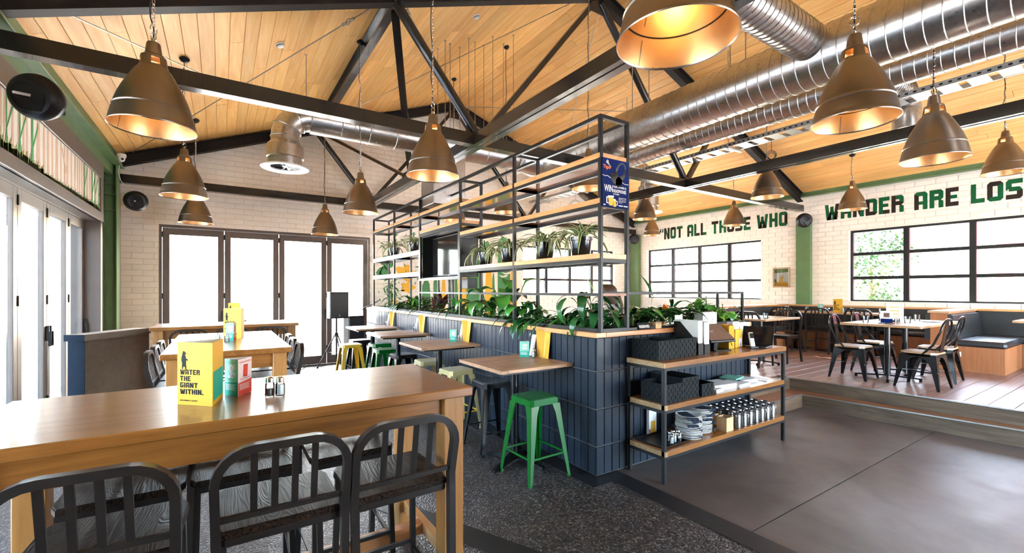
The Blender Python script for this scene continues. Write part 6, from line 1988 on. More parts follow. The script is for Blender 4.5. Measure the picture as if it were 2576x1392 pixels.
promo([(.035, 5.075), (.10, 5.005), (.125, 5.12)], TZ + .0005, .166, 'mint promo card on the second long table behind the shakers')
t, fr = tri_card('menu_stand', [(.02, 5.32), (.17, 5.16), (.20, 5.36)], TZ + .0005, .30, ('yellow', 'yellow', 'paper'), 'yellow folded menu behind the mint card on the second long table', 'menu', 'folded yellow menus')
menu_print(t, fr[0], .30)
t, fr = tri_card('menu_stand', [(.09, 7.98), (.24, 7.86), (.27, 8.04)], TZ + .0005, .29, ('yellow', 'yellow', 'paper'), 'yellow folded menu on the farthest long table before the doors', 'menu', 'folded yellow menus')
menu_print(t, fr[0], .29)
shaker('salt', -.025, 4.96, TZ + .0005, 'salt shaker left of the pair on the second long table')
shaker('pepper', .045, 4.915, TZ + .0005, 'pepper shaker right of the pair on the second long table')
shaker('pepper', .31, 7.88, TZ + .0005, 'small shaker beside the yellow menu on the farthest long table')
# leaning menus and white cards on the bar tables
for k, (yy, wy, sy) in enumerate(((3.375, 3.545, 3.44), (4.96, 5.10, 5.04), (6.43, 6.66, 6.55), (7.86, 8.06, 7.97))):
    nm = ('nearest', 'second', 'third', 'farthest')[k]
    t = thing('leaning_menu', 'yellow menu leaning on the tiles on the %s slatted bar table' % nm, 'menu', (2.555, yy, .9105), .25, 'leaning yellow menus')
    for s, y0 in ((1, -.045), (-1, .045)):
        q = MB(); q.bar((0, y0, 0), (.042, y0 * .2, .262), .09, .002, (1, 0, 0)); 
        q = MB(); q.add([(-.03 * s, y0 * 2, 0), (0.0, 0, 0), (.038, 0, .262), (.012, y0 * 2, .262), (-.028 * s, y0 * 2, 0), (0.0015, 0, 0), (.0395, 0, .262), (.0135, y0 * 2, .262)], [(0, 1, 2, 3), (7, 6, 5, 4), (0, 4, 5, 1), (1, 5, 6, 2), (2, 6, 7, 3), (3, 7, 4, 0)])
        q.build('cover', M['yellow'], t)
    q = MB(); q.add([(.0, -.075, .02), (.0, -.015, .02), (.030, -.015, .24), (.014, -.075, .24)], [(0, 1, 2, 3)]); q.v = [(p[0] - .006, p[1], p[2]) for p in q.v]; q.build('print', M['amber'], t)
    o = thing('white_card', 'white card leaning on the tiles on the %s slatted bar table' % nm, 'card', (2.545, wy, .9105), 0, 'leaning white cards')
    q = MB(); q.bar((0, 0, .001), (.036, 0, .205), .07, .0015, (1, 0, 0)); q.build('card', M['paper'], o)
    q = MB()
    for j in range(5): q.bar((.012 + .004 * j - .0015, -.02, .07 + .022 * j), (.012 + .004 * j - .0015, .02, .07 + .022 * j), .004, .0006, (0, 0, 1))
    q.build('print', M['photo'], o)
    shaker('salt', 2.50, sy, .9105, 'salt shaker between the menu and card on the %s slatted bar table' % nm)
promo([(2.40, 3.535), (2.455, 3.455), (2.50, 3.545)], .9105, .15, 'mint and red promo card on the nearest slatted bar table')
promo([(2.40, 5.10), (2.455, 5.02), (2.50, 5.11)], .9105, .15, 'mint and red promo card on the second slatted bar table')

# ------------------------------------------------------------------ low rendered ledge by the left doors
A_, B_ = Vector((-1.33, 7.06)), Vector((-.82, 7.94))
dv = (B_ - A_).normalized(); nv = Vector((-dv.y, dv.x))
lg = thing('ledge_wall', 'low brown rendered ledge wall with sky light painted blue on its end beside the folding doors', 'wall', (A_.x, A_.y, 0))
Ld = (B_ - A_).length
q = MB(); q.prism([(0.03, 0.02), (Ld, 0.02), (Ld, .21), (0.03, .21)], (0, 0, 0), (dv.x, dv.y, 0), (nv.x, nv.y, 0), .955); q.build('wall_body', M['ledge'], lg)
q = MB(); q.prism([(0.025, 0.021), (.0298, 0.021), (.0298, .209), (.025, .209)], (0, 0, 0), (dv.x, dv.y, 0), (nv.x, nv.y, 0), .955); q.build('end_face', M['ledge_end_skylit'], lg)
q = MB(); q.prism([(0.0, 0.0), (Ld, 0.0), (Ld, .23), (0.0, .23)], (0, 0, .956), (dv.x, dv.y, 0), (nv.x, nv.y, 0), .075); q.build('cap', M['ledge'], lg)
q = MB(); q.prism([(-.002, 0.0), (.0, 0.0), (.0, .23), (-.002, .23)], (0, 0, .956), (dv.x, dv.y, 0), (nv.x, nv.y, 0), .075); q.build('cap_end', M['ledge_end_skylit'], lg)

# ------------------------------------------------------------------ loudspeakers by the folding doors
def loudspeaker(x, y, z, rz, w, d, h, label):
    t = thing('loudspeaker', label, 'speaker', (x, y, z), rz)
    q = MB(); q.prism([(-w / 2, -d / 2 + .03), (w / 2, -d / 2 + .03), (w / 2, d * .1), (w * .30, d / 2), (-w * .30, d / 2), (-w / 2, d * .1)], (0, 0, 0), (1, 0, 0), (0, 1, 0), h); q.build('cabinet', M['blackplastic'], t)
    MB().box(-w / 2 + .004, -d / 2, .02, w / 2 - .004, -d / 2 + .029, h - .02, b=.008).build('grille', M['grille'], t)
    MB().box(-w / 2, -d / 2 + .002, 0, w / 2, -d / 2 + .029, .019, b=.003).build('trim_strip', M['blackplastic'], t); MB().box(-w / 2, -d / 2 + .002, h - .019, w / 2, -d / 2 + .029, h, b=.003).build('trim_strip', M['blackplastic'], t)
    q = MB(); q.box(w / 2 - .02, -.02, h * .32, w / 2 + .012, .015, h * .68, b=.006); q.build('side_handle', M['blackplastic'], t)
    q = MB()
    for sx in (-1, 1): q.prism([(sx * .004, h * .08), (sx * .016, h * .08), (sx * .010, h * .11), (sx * .016, h * .14), (sx * .004, h * .14), (sx * .008, h * .11)], (0, -d / 2 - .0008, 0), (1, 0, 0), (0, 0, 1), .0008)
    q.build('logo', M['white'], t)
loudspeaker(1.93, 9.32, 1.00, .12, .36, .33, .52, 'dark loudspeaker on a tripod before the folding doors')
loudspeaker(2.27, 9.50, 0.0, .30, .34, .36, 1.03, 'tall black floor loudspeaker behind the farthest bar table')
ts = thing('tripod_stand', 'black tripod stand carrying the loudspeaker by the folding doors', 'stand', (1.93, 9.36, 0))
q = MB(); q.cyl((0, 0, .15), (0, 0, .999), .018, 12); q.build('pole', M['gun'], ts, .7)
q = MB(); q.lathe([(.02, .62), (.035, .63), (.035, .70), (.02, .71)], 14); q.build('collar', M['blackplastic'], ts, .6)
for k in range(3):
    a = .6 + 2 * PI * k / 3
    q = MB(); q.cyl((.03 * math.cos(a), .03 * math.sin(a), .66), (.36 * math.cos(a), .36 * math.sin(a), .012), .012, 8); l = q.build('leg', M['gun'], ts, .7)
    q = MB(); q.lathe([(0, 0), (.018, 0), (.016, .03), (0, .03)], 8, (.36 * math.cos(a), .36 * math.sin(a), 0)); q.build('rubber_foot', M['blackplastic'], l)
    q = MB(); q.bar((0, 0, .30), (.20 * math.cos(a), .20 * math.sin(a), .32), .012, .006); q.build('brace', M['gun'], ts)
q = MB(); q.tube([(2.05, 9.45, 1.25), (2.25, 9.55, 1.10), (2.45, 9.60, 1.16), (2.66, 9.58, 1.24), (2.80, 9.4, 1.32)], .007, 6); tag(q.build('speaker_cable', M['cableg'], None, .9), 'grey cable from the tripod loudspeaker up to the planter', 'cable')
q = MB(); q.tube([(2.32, 9.50, 1.032), (2.36, 9.52, 1.10), (2.52, 9.56, 1.16), (2.70, 9.54, 1.26), (2.80, 9.35, 1.36)], .007, 6); tag(q.build('speaker_cable', M['cable'], None, .9), 'black cable from the floor loudspeaker up to the planter', 'cable')
q = MB(); q.tube([(1.95, 9.40, .62), (1.7, 9.35, .30), (1.3, 9.3, .04), (.7, 9.2, .012), (.3, 9.3, .012)], .006, 6); tag(q.build('floor_cable', M['cable'], None, .9), 'black cable trailing from the tripod across the floor before the doors', 'cable')

# ------------------------------------------------------------------ dining platform
def round_foot_base(t, h, reach=.32):
    q = MB(); q.cyl((0, 0, .04), (0, 0, h), .038, 16); q.build('column', M['blackgloss'], t, .6)
    for k in range(4):
        a = .35 + PI / 2 * k
        q = MB(); q.bar((0, 0, .05), (reach * math.cos(a), reach * math.sin(a), .035), .022, .018); f = q.build('foot', M['blackgloss'], t)
        MB().box(reach * math.cos(a) - .014, reach * math.sin(a) - .014, 0, reach * math.cos(a) + .014, reach * math.sin(a) + .014, .04).build('foot_pad', M['blackgloss'], f)
def dining_table(x, y, w, d, h, label, bases, plate=False, reach=.34):
    t = thing('dining_table', label, 'table', (x, y, PZ), 0, 'oak topped dining tables')
    MB().box(-w / 2, -d / 2, h - .032, w / 2, d / 2, h, b=.004).build('tabletop', M['platform_tab'], t)
    for bx, by in bases:
        if plate:
            MB().box(bx - .045, by - .045, .012, bx + .045, by + .045, h - .033).build('column', M['blackgloss'], t); MB().box(bx - .22, by - .22, 0, bx + .22, by + .22, .012, b=.003).build('base_plate', M['blackgloss'], t)
        else:
            q = MB(); q.cyl((bx, by, .045), (bx, by, h - .033), .036, 16); q.build('column', M['blackgloss'], t, .6)
            for k in range(4):
                a = .30 + PI / 2 * k; r = reach
                e = (bx + r * math.cos(a), by + r * math.sin(a))
                q = MB(); q.bar((bx, by, .055), (*e, .036), .022, .018); f = q.build('foot', M['blackgloss'], t)
                MB().box(e[0] - .014, e[1] - .014, 0, e[0] + .014, e[1] + .014, .045).build('foot_pad', M['blackgloss'], f)
    return t
dining_table(8.05, 2.25, 1.70, .86, .775, 'oak topped dining table with four black metal chairs on the platform', ((-.36, .05), (.33, .05)))
dining_table(7.50, 3.92, 1.08, .72, .775, 'small oak topped table behind the service shelf on the platform', ((.0, 0),), False, .26)
DH = .79
for y, lb in ((4.66, 'oak topped wall table left of the column'), (3.97, 'oak topped wall table right of the column with a yellow menu'), (3.30, 'oak topped wall table under the left of the right window')):
    dining_table(10.29, y, .70, .655, DH, lb, ((0, 0),), True)
dining_table(10.10, 1.05, .72, .80, .775, 'oak topped table cut by the right edge of the picture', ((0, 0),), True)
# black metal chairs with timber seats
def metal_chair(x, y, rz, label):
    g = 'black metal chairs with timber seats'
    global MC0
    if MC0 is not None:
        return dup(MC0, (x, y, PZ), rz, label, g)
    t = thing('metal_chair', label, 'chair', (x, y, PZ), rz, g)
    s, z = .178, .455
    def rsq(h, c): return [(-h + c, -h), (h - c, -h), (h, -h + c), (h, h - c), (h - c, h), (-h + c, h), (-h, h - c), (-h, -h + c)]
    q = MB(); q.prism(rsq(s, .05), (0, 0, z - .02), (1, 0, 0), (0, 1, 0), .02); q.build('seat', M['seatply'], t)
    q = MB(); q.prism(rsq(s - .004, .05), (0, 0, z - .045), (1, 0, 0), (0, 1, 0), .024); q.build('seat_frame', M['blackgloss'], t)
    sp = .225
    for sx in (-1, 1):
        for sy in (-1, 1):
            q = MB()
            T, B = Vector((sx * (s - .004), sy * (s - .004), z - .03)), Vector((sx * sp, sy * sp, 0))
            for ax in (0, 1):
                d = Vector((-sx, 0, 0)) if ax == 0 else Vector((0, -sy, 0))
                nr = (Vector((0, -sy, 0)) if ax == 0 else Vector((-sx, 0, 0))) * .005
                vs = [T, T + d * (s - .004), T + d * (s - .004) - Vector((0, 0, .03))]
                for k in range(1, 6):
                    u = k / 5
                    a = PI / 2 * u
                    vs.append(T.lerp(B, .07 + .42 * (1 - math.cos(a))) + d * ((s - .004) * (1 - math.sin(a)) + .055 * math.sin(a)))
                vs += [T.lerp(B, .97) + d * .028, B + d * .026, B]
                n = len(vs)
                q.add(vs + [v + nr for v in vs], [tuple(range(n)), tuple(range(n, 2 * n))[::-1]] + [(i, (i + 1) % n, n + (i + 1) % n, n + i) for i in range(n)])
            q.build('leg', M['blackgloss'], t)
    pts = [(.172, -.05, z - .02), (.176, -.15, z + .10), (.172, -.205, z + .24)]
    arc = [(.172 * math.cos(a), -.215 - .03 * math.sin(a), z + .26 + .155 * math.sin(a)) for a in [PI * i / 12 for i in range(13)]]
    q = MB(); q.tube(pts + arc + [(-x_, y_, z_) for x_, y_, z_ in pts[::-1]], .0125, 8); q.build('back_loop', M['blackgloss'], t, .8)
    q = MB(); q.sheet([[(xx, -.175 - .065 * k / 8 - (.004 if abs(xx) < .03 else 0), z - .0 + .405 * k / 8) for xx in (-.062 + .012 * (k / 8), -.03, .03, .062 - .012 * (k / 8))] for k in range(9)])
    q.sheet([[(xx, -.170 - .065 * k / 8 - (.004 if abs(xx) < .03 else 0), z - .0 + .405 * k / 8) for xx in (-.062 + .012 * (k / 8), -.03, .03, .062 - .012 * (k / 8))] for k in range(9)])
    q.build('back_splat', M['blackgloss'], t, .6)
    for a in (-1, 1):
        q = MB(); q.bar((a * .20, -.20, .22), (-a * .20, .20, .22), .012, .008); q.build('cross_brace', M['blackgloss'], t)
    MC0 = t
MC0 = None
metal_chair(7.42, 2.60, PI, 'black metal chair on the far side of the four seat table, left')
metal_chair(8.25, 2.62, PI - .06, 'black metal chair on the far side of the four seat table, right')
metal_chair(7.41, 1.86, -.05, 'black metal chair on the near side of the four seat table, left and foremost')
metal_chair(8.19, 1.90, .03, 'black metal chair on the near side of the four seat table, right by the booth')
# booths
def cushion(q, x0, y0, z0, x1, y1, z1, b=.03): q.box(x0, y0, z0, x1, y1, z1, b=b)
bo = thing('booth_bench', 'booth with black leather seat and veneered base at the right of the platform', 'bench', (9.36, 2.06, PZ))
q = MB(); q.box(0, .0, 0, XR - 9.36 - .01, .20, .865); q.build('divider', M['booth'], bo)
q = MB(); q.box(-.02, -.03, .866, XR - 9.36 - .01, .23, .90, b=.003); q.build('divider_cap', M['platform_tab'], bo)
q = MB(); q.box(.0, -.60, 0, 1.14, -.001, .375); q.build('seat_base', M['booth'], bo)
q = MB(); cushion(q, -.02, -.62, .376, 1.13, -.09, .47); q.build('seat_cushion', M['leather'], bo, .6)
q = MB(); q.prism([(-.10, .471), (-.001, .471), (-.001, .85), (-.055, .84)], (.0, 0, 0), (0, 1, 0), (0, 0, 1), 1.54); q.build('backrest', M['leather'], bo, .6)
q = MB(); q.prism([(.201, .44), (.27, .44), (.255, .84), (.201, .85)], (.0, 0, 0), (0, 1, 0), (0, 0, 1), .9); q.build('backrest', M['leather'], bo, .6)
MB().box(-.006, -.15, .22, 0, -.08, .29, b=.002).build('power_outlet', M['white'], bo)
def wall_bench(y0, y1, label):
    t = thing('wall_bench', label, 'bench', (XR, (y0 + y1) / 2, PZ))
    L = (y1 - y0) / 2
    MB().box(-.58, -L, 0, -.12, L, .375).build('seat_base', M['booth'], t)
    q = MB(); cushion(q, -.60, -L, .376, -.14, L, .47); q.build('seat_cushion', M['leather'], t, .6)
    q = MB(); q.prism([(-.19, .471), (-.115, .471), (-.115, .86), (-.15, .86)], (0, L, 0), (1, 0, 0), (0, 0, 1), 2 * L); q.build('backrest', M['leather'], t, .6)
    MB().box(-.114, -L, 0, -.017, L, .865).build('back_panel', M['booth'], t)
    MB().box(-.17, -L, .866, -.017, L, .90, b=.003).build('wood_cap', M['timber'], t)
wall_bench(2.35, 5.09, 'black leather wall bench with timber cap under the right windows and column')
wall_bench(-1.5, 2.03, 'black leather wall bench with timber cap at the right edge beyond the booth')
t = thing('return_bench', 'black leather bench return with timber cap left of the column', 'bench', (9.6, 5.16, PZ))
MB().box(-1.4, 0, 0, 1.36, .10, .865).build('back_panel', M['booth'], t); MB().box(-1.42, -.06, .866, 1.36, .12, .90, b=.003).build('wood_cap', M['timber_x'], t)
q = MB(); q.prism([(-.075, .44), (-.001, .44), (-.001, .86), (-.035, .86)], (-1.4, 0, 0), (0, 1, 0), (0, 0, 1), 2.3); q.build('backrest', M['leather'], t, .6)
q = MB(); cushion(q, -1.4, -.52, .376, .30, -.08, .47); q.build('seat_cushion', M['leather'], t, .6); MB().box(-1.38, -.50, 0, .28, -.02, .375).build('seat_base', M['booth'], t)
# tumblers
tm = MB().lathe([(0, 0), (.026, 0), (.030, .006), (.037, .085), (.0355, .085), (.029, .012), (0, .011)], 14).mesh('tumbler', M['tumbler'], .5)
for x, y, z, lb in ((7.46, 2.47, .775, 'water glass near the left end of the four seat table'), (7.82, 2.12, .775, 'water glass right of the shakers on the four seat table'), (8.52, 2.20, .775, 'water glass at the far end of the four seat table'), (8.2, 2.52, .775, 'water glass behind the burger tent card'),
                    (10.25, 4.40, DH, 'left water glass on the wall table left of the column'), (10.38, 4.44, DH, 'right water glass on the wall table left of the column'), (10.30, 4.85, DH, 'water glass at the far left of the wall tables'), (10.20, 3.72, DH, 'water glass right of the yellow menu on the wall tables'), (10.28, 3.62, DH, 'second water glass right of the yellow menu on the wall tables'), (10.2, 3.14, DH, 'water glass behind the white menu at the right end of the wall tables'),
                    (7.15, 3.66, .775, 'water glass on the corner of the small table behind the service shelf')):
    o = link('tumbler', tm, None, (x, y, PZ + z + .0005)); tag(o, lb, 'glass', 'water glasses on the platform'); o.scale = (1.1, 1.1, 1.05)
t, fr = tri_card('menu_stand', [(10.16, 3.90), (10.20, 3.75), (10.30, 3.86)], PZ + DH + .0005, .26, ('yellow', 'yellow', 'paper'), 'yellow bear menu on the wall table right of the column', 'menu', 'folded yellow menus'); menu_print(t, fr[0], .26, full=False)
promo([(10.17, 4.17), (10.20, 4.08), (10.28, 4.16)], PZ + DH + .0005, .15, 'pink and mint promo card on the wall tables beside the column')
shaker('salt', 10.16, 4.03, PZ + DH + .0005, 'salt shaker left of the yellow menu on the wall tables'); shaker('pepper', 10.16, 3.97, PZ + DH + .0005, 'pepper shaker left of the yellow menu on the wall tables')
t, fr = tri_card('menu_stand', [(7.98, 2.40), (8.04, 2.22), (8.14, 2.36)], PZ + .7755, .26, ('paper', 'yellow', 'paper'), 'white and yellow folded menu on the four seat table', 'menu', 'folded yellow menus'); menu_print(t, fr[1], .26, full=False)
q = MB()
o_, U_, w_ = fr[0]
for j in range(4): q.prism([(w_ * .2, .05 + .05 * j), (w_ * .75, .05 + .05 * j), (w_ * .75, .062 + .05 * j), (w_ * .2, .062 + .05 * j)], vec(o_) + U_.cross(Vector((0, 0, 1))) * .0004, U_, (0, 0, 1), .0003)
q.build('list_print', M['amber'], t)
t, fr = tri_card('tent_card', [(7.64, 2.36), (7.68, 2.24), (7.77, 2.33)], PZ + .7755, .16, ('paper', 'paper', 'paper'), 'grey and blue burger tent card on the four seat table', 'card')
o_, U_, w_ = fr[0]; n_ = U_.cross(Vector((0, 0, 1))) * .0004
q = MB(); q.prism([(0, 0), (w_, 0), (w_, .055), (0, .055)], vec(o_) + n_, U_, (0, 0, 1), .0003); q.build('blue_band', M['posterblue'], t)
q = MB(); q.prism([(w_ * .25, .075), (w_ * .75, .075), (w_ * .75, .135), (w_ * .25, .135)], vec(o_) + n_, U_, (0, 0, 1), .0003); q.build('burger_photo', M['brownprint'], t)
shaker('pepper', 7.82, 2.27, PZ + .7755, 'pepper shaker beside the menu on the four seat table'); shaker('salt', 7.87, 2.235, PZ + .7755, 'salt shaker beside the menu on the four seat table')
for x, y, z, rz, lb in ((7.5, 2.28, .775, .1, 'folded napkin and cutlery at the near left of the four seat table'), (8.3, 2.0, .775, 1.5, 'folded napkin and cutlery at the near right of the four seat table'), (8.2, 2.45, .775, .4, 'folded napkin and cutlery at the far side of the four seat table'), (7.3, 3.75, .775, .2, 'folded napkin on the small table behind the service shelf'), (10.2, 4.55, DH, 1.4, 'folded napkin on the wall table left of the column'), (10.18, 3.45, DH, 1.2, 'folded napkin on the wall table under the window')):
    t = thing('napkin', lb, 'napkin', (x, y, PZ + z + .0005), rz, 'napkins on the dining tables'); MB().box(-.10, -.045, 0, .10, .045, .005, b=.001).build('cloth', M['navy'], t)
    q = MB(); q.bar((-.09, .0, .007), (.07, .012, .007), .012, .003); q.bar((-.08, -.02, .007), (.08, -.015, .007), .010, .003); q.build('cutlery', M['chrome'], t)
# framed print on the right wall
t = thing('framed_print', 'small timber framed abstract print beside the green column', 'picture', (XR - .014, 5.31, 1.62))
q = MB(); w, h, e = .19, .47, .018
q.box(-.02, -w, 0, 0, w, e, b=.002); q.box(-.02, -w, h - e, 0, w, h, b=.002); q.box(-.02, -w, e, 0, -w + e, h - e); q.box(-.02, w - e, e, 0, w, h - e); q.build('frame', M['frameoak'], t)
MB().box(-.008, -w + e, e, 0, w - e, h - e).build('print', M['mural_w'], t)
q = MB(); q.prism([(-.15, .02), (.16, .03), (.15, .12), (.05, .13), (.02, .26), (-.04, .27), (-.03, .14), (-.14, .12)], (-.0085, 0, 0), (0, 1, 0), (0, 0, 1), -.0005); q.build('yellow_shapes', M['mural_y'], t)
q = MB(); q.prism([(-.16, .36), (.16, .34), (.16, .44), (-.15, .44)], (-.0085, 0, 0), (0, 1, 0), (0, 0, 1), -.0005); q.prism([(.10, .12), (.16, .12), (.16, .19), (.12, .2)], (-.0085, 0, 0), (0, 1, 0), (0, 0, 1), -.0005); q.build('green_shapes', M['mural_olive'], t)
q = MB(); q.box(-.0096, -w + e, e, -.0090, w - e, h - e); q.build('glazing', M['glass'], t)

# ------------------------------------------------------------------ person seated behind the planter
def skin_body(name, verts, edges, radii, m, parent, sub=2):
    me = bpy.data.meshes.new(name)
    me.from_pydata(verts, edges, [])
    o = bpy.data.objects.new(name, me); COL.objects.link(o)
    md = o.modifiers.new('skin', 'SKIN')
    for i, r in enumerate(radii):
        me.skin_vertices[0].data[i].radius = (r, r) if not isinstance(r, tuple) else r
    me.skin_vertices[0].data[0].use_root = True
    s = o.modifiers.new('sub', 'SUBSURF'); s.levels = sub; s.render_levels = sub
    dg = bpy.context.evaluated_depsgraph_get(); dg.update()
    nm = bpy.data.meshes.new_from_object(o.evaluated_get(dg))
    bpy.data.objects.remove(o)
    nm.name = name
    nm.materials.clear(); nm.materials.append(m)
    nm.polygons.foreach_set('use_smooth', [True] * len(nm.polygons))
    r = link(name, nm, parent)
    return r
pe = thing('person', 'brown haired person in a pale top sitting behind the planter, head bowed', 'person', (3.72, 3.60, PZ), .9)
V0 = [(0, -.02, .50), (0, -.03, .68), (0, .0, .90), (0, .02, 1.02), (0, .04, 1.08),
      (-.09, .0, .50), (-.10, .40, .50), (-.10, .40, .08), (-.10, .50, .035),
      (.09, .0, .50), (.10, .40, .50), (.10, .40, .08), (.10, .50, .035),
      (-.17, .0, .97), (-.22, .08, .72), (-.13, .32, .66), (.17, .0, .97), (.22, .08, .72), (.13, .32, .66)]
E0 = [(0, 1), (1, 2), (2, 3), (3, 4), (0, 5), (5, 6), (6, 7), (7, 8), (0, 9), (9, 10), (10, 11), (11, 12), (2, 13), (13, 14), (14, 15), (2, 16), (16, 17), (17, 18)]
R0 = [(.15, .11), (.135, .10), (.15, .10), .055, .05, .085, .065, .045, .04, .085, .065, .045, .04, .058, .045, .036, .058, .045, .036]
body = skin_body('body', V0, E0, R0, M['shirt'], pe)
q = MB(); q.lathe([(0, -.125), (.03, -.12), (.055, -.09), (.068, -.04), (.074, .02), (.070, .07), (.045, .105), (0, .115)], 20); q.v = [(p[0], p[1] * 1.18 + .075, p[2] + 1.165) for p in q.v]; hd = q.build('head', M['skin'], pe, .9)
q = MB(); q.tube([(0, .155, 1.18), (0, .178, 1.145), (0, .165, 1.135)], [.008, .013, .010], 8); q.build('nose', M['skin'], hd, .9)
q = MB()
for s in (-1, 1): q.lathe([(0, -.008), (.010, 0), (0, .008)], 8, (s * .028, .155, 1.175))
q.box(-.02, .150, 1.105, .02, .158, 1.110); q.build('eyes_and_mouth', M['hair'], hd, .9)
q = MB(); q.lathe([(.080, -.10), (.092, -.05), (.094, .02), (.086, .075), (.055, .115), (0, .128)], 24); q.v = [(p[0], p[1] * 1.15 + .050 - (.02 if p[2] < 0 else 0), p[2] + 1.165 + max(0, p[1]) * .25) for p in q.v]; q.build('hair', M['hair'], pe, .9)
q = MB(); q.tube([(.0, -.05, 1.15), (.03, -.075, 1.05), (.04, -.08, .93), (.03, -.075, .84)], [.04, .05, .042, .012], 10); q.build('pony_tail', M['hair'], pe, .9)
for s in (-1, 1):
    vv = [(s * .13, .32, .66), (s * .11, .37, .655), (s * .085, .40, .655)]
    ee = [(0, 1), (1, 2)]; rr_ = [.026, (.036, .014), (.030, .012)]
    for k, dx in enumerate((-.024, -.008, .008, .024)):
        b0 = len(vv); ln_ = (.055, .07, .074, .06)[k]
        vv += [(s * .085 + dx, .415, .655), (s * .085 + dx, .415 + ln_ * .6, .650), (s * .085 + dx, .415 + ln_, .636)]
        ee += [(2, b0), (b0, b0 + 1), (b0 + 1, b0 + 2)]; rr_ += [.009, .0085, .007]
    b0 = len(vv); vv += [(s * .065, .385, .650), (s * .045, .41, .645)]; ee += [(1, b0), (b0, b0 + 1)]; rr_ += [.011, .009]
    skin_body('hand', vv, ee, rr_, M['skin'], pe, 1)

# ------------------------------------------------------------------ outside
b = MB(); b.box(-40, -40, -.40, 60, 60, -.15); tag(b.build('ground', M['paving']), 'pale paving outside the building', kind='structure')
b = MB(); b.box(-9, 15.5, -.15, 5.5, 15.7, 2.7)
for k in range(12): b.box(-9, 15.485, -.15 + .23 * k, 5.5, 15.5, -.15 + .23 * k + .20)
tag(b.build('courtyard_wall', M['extwhite']), 'white boarded courtyard wall beyond the far folding doors', kind='structure')
b = MB(); b.box(-9.5, 10.4, -.15, -1.8, 10.6, 3.1)
o = b.build('garden_wall', M['wallpaint']); tag(o, 'white brick garden wall beyond the left folding doors', kind='structure')
brick_wall(o, 'x', 10.4, -1, -7.0, -1.85, lambda u: 3.1, [], -.15, course=.2, ln=.6, limit=200)
b = MB(); b.box(-9.6, 10.30, 3.1, -1.75, 10.66, 3.2); b.build('coping', M['wallpaint'], o)
def outdoor_table(x, y, label):
    t = thing('outdoor_table', label, 'table', (x, y, -.15), .2)
    MB().box(-.6, -.4, .72, .6, .4, .75).build('top', M['extwhite'], t)
    for sx in (-1, 1):
        for sy in (-1, 1): MB().box(sx * .53 - .025, sy * .33 - .025, 0, sx * .53 + .025, sy * .33 + .025, .719).build('leg', M['extwhite'], t)
outdoor_table(-.1, 12.9, 'white outdoor table beyond the left leaves of the far folding doors'); outdoor_table(1.4, 13.2, 'white outdoor table beyond the right leaves of the far folding doors')
def parasol(x, y, label):
    t = thing('parasol', label, 'umbrella', (x, y, -.15))
    q = MB(); q.lathe([(0, 2.75), (.3, 2.68), (1.3, 2.30), (1.3, 2.28), (.3, 2.655), (0, 2.72)], 8); q.build('canopy', M['umbrella'], t)
    MB().cyl((0, 0, 0), (0, 0, 2.7), .03, 10).build('pole', M['gun'], t); MB().cyl((0, 0, 0), (0, 0, .08), .28, 16).build('base', M['gun'], t)
parasol(-3.6, 8.7, 'terracotta parasol outside the left folding doors')
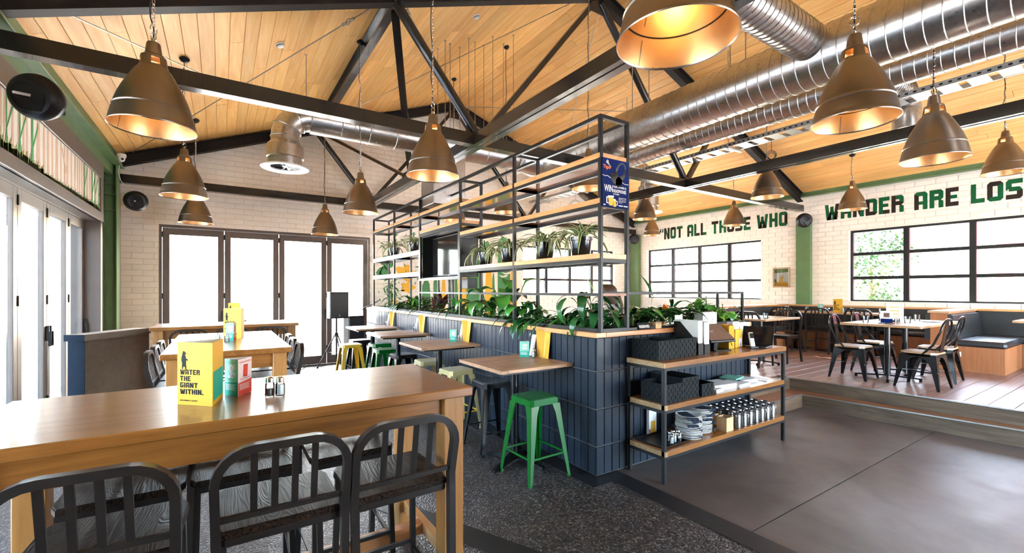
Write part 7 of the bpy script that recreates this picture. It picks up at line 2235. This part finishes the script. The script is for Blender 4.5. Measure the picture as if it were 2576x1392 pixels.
def tree(x, y, h, r, n, label, seed, m='tree_leaf'):
    t = thing('tree', label, 'tree', (x, y, -.15))
    q = MB(); q.tube([(0, 0, 0), (.05, .02, h * .35), (0, .05, h * .7)], [.10, .07, .03], 8)
    for k in range(5):
        a = k * 1.3; q.tube([(.03, .02, h * (.3 + .06 * k)), (r * .7 * math.cos(a), r * .7 * math.sin(a), h * (.5 + .08 * k))], [.04, .012], 6)
    q.build('trunk', M['bark'], t, .9)
    R5 = random.Random(seed); q = MB()
    cl = [(R5.gauss(0, r * .5), R5.gauss(0, r * .5), h * R5.uniform(.3, 1.0)) for _ in range(26)]
    for i in range(n):
        c = Vector(cl[i % 26]) + Vector((R5.gauss(0, .22), R5.gauss(0, .22), R5.gauss(0, .2)))
        d = Vector((R5.uniform(-1, 1), R5.uniform(-1, 1), R5.uniform(-.6, .6))).normalized(); s = d.cross(Vector((R5.uniform(-.3, .3), .2, 1))).normalized()
        l = R5.uniform(.07, .13)
        q.add([c, c + d * l * .5 + s * l * .28, c + d * l, c + d * l * .5 - s * l * .28], [(0, 1, 2, 3)])
    f = q.build('foliage', M[m], t, recalc=False); f['kind'] = 'stuff'
tree(13.3, 4.25, 3.2, .8, 5200, 'leafy young tree outside the right window', 2)
tree(15.5, 12.4, 3.0, .8, 900, 'small tree outside the window under NOT ALL THOSE WHO', 4)
b = thing('white_building', 'white flat roofed building across the road outside the right window', 'building', (26, 6.2, -.15))
MB().box(0, -4.6, 0, 4, 8, 4.6).build('wall', M['extwhite'], b)
for k in range(6):
    f = MB().box(-.03, -3.8 + 1.7 * k, .5, 0, -2.6 + 1.7 * k, 2.0).build('window', M['phone'], b); MB().box(-.035, -3.75 + 1.7 * k, .55, -.031, -2.65 + 1.7 * k, 1.95).build('pane', M['glass'], f)
MB().box(-.8, -4.6, 2.7, 0, 8, 2.9).build('awning', M['extwhite'], b)
b = thing('red_building', 'pink red rendered building at the right of the right window', 'building', (20, -6.2, -.15)); MB().box(0, -4, 0, 4, 9.5, 5.5).build('wall', M['extred'], b); MB().box(-.2, -4.1, 5.5, 4.2, 9.6, 5.65).build('roof', M['extwhite'], b)
b = MB(); b.box(16.5, -3, -.15, 19.0, 10, -.10); tag(b.build('lawn', M['turf']), 'sunlit lawn strip outside the right window', kind='structure')
for k in range(5):
    t = thing('white_post', 'white post of the walkway outside the right window, %s from the left' % ('first', 'second', 'third', 'fourth', 'fifth')[k], 'post', (17.2, 6.2 - 1.25 * k, -.15), 0, 'white walkway posts')
    MB().box(-.07, -.07, 0, .07, .07, 2.9).build('shaft', M['extwhite'], t); MB().box(-.12, -.12, 0, .12, .12, .1).build('foot', M['extwhite'], t)
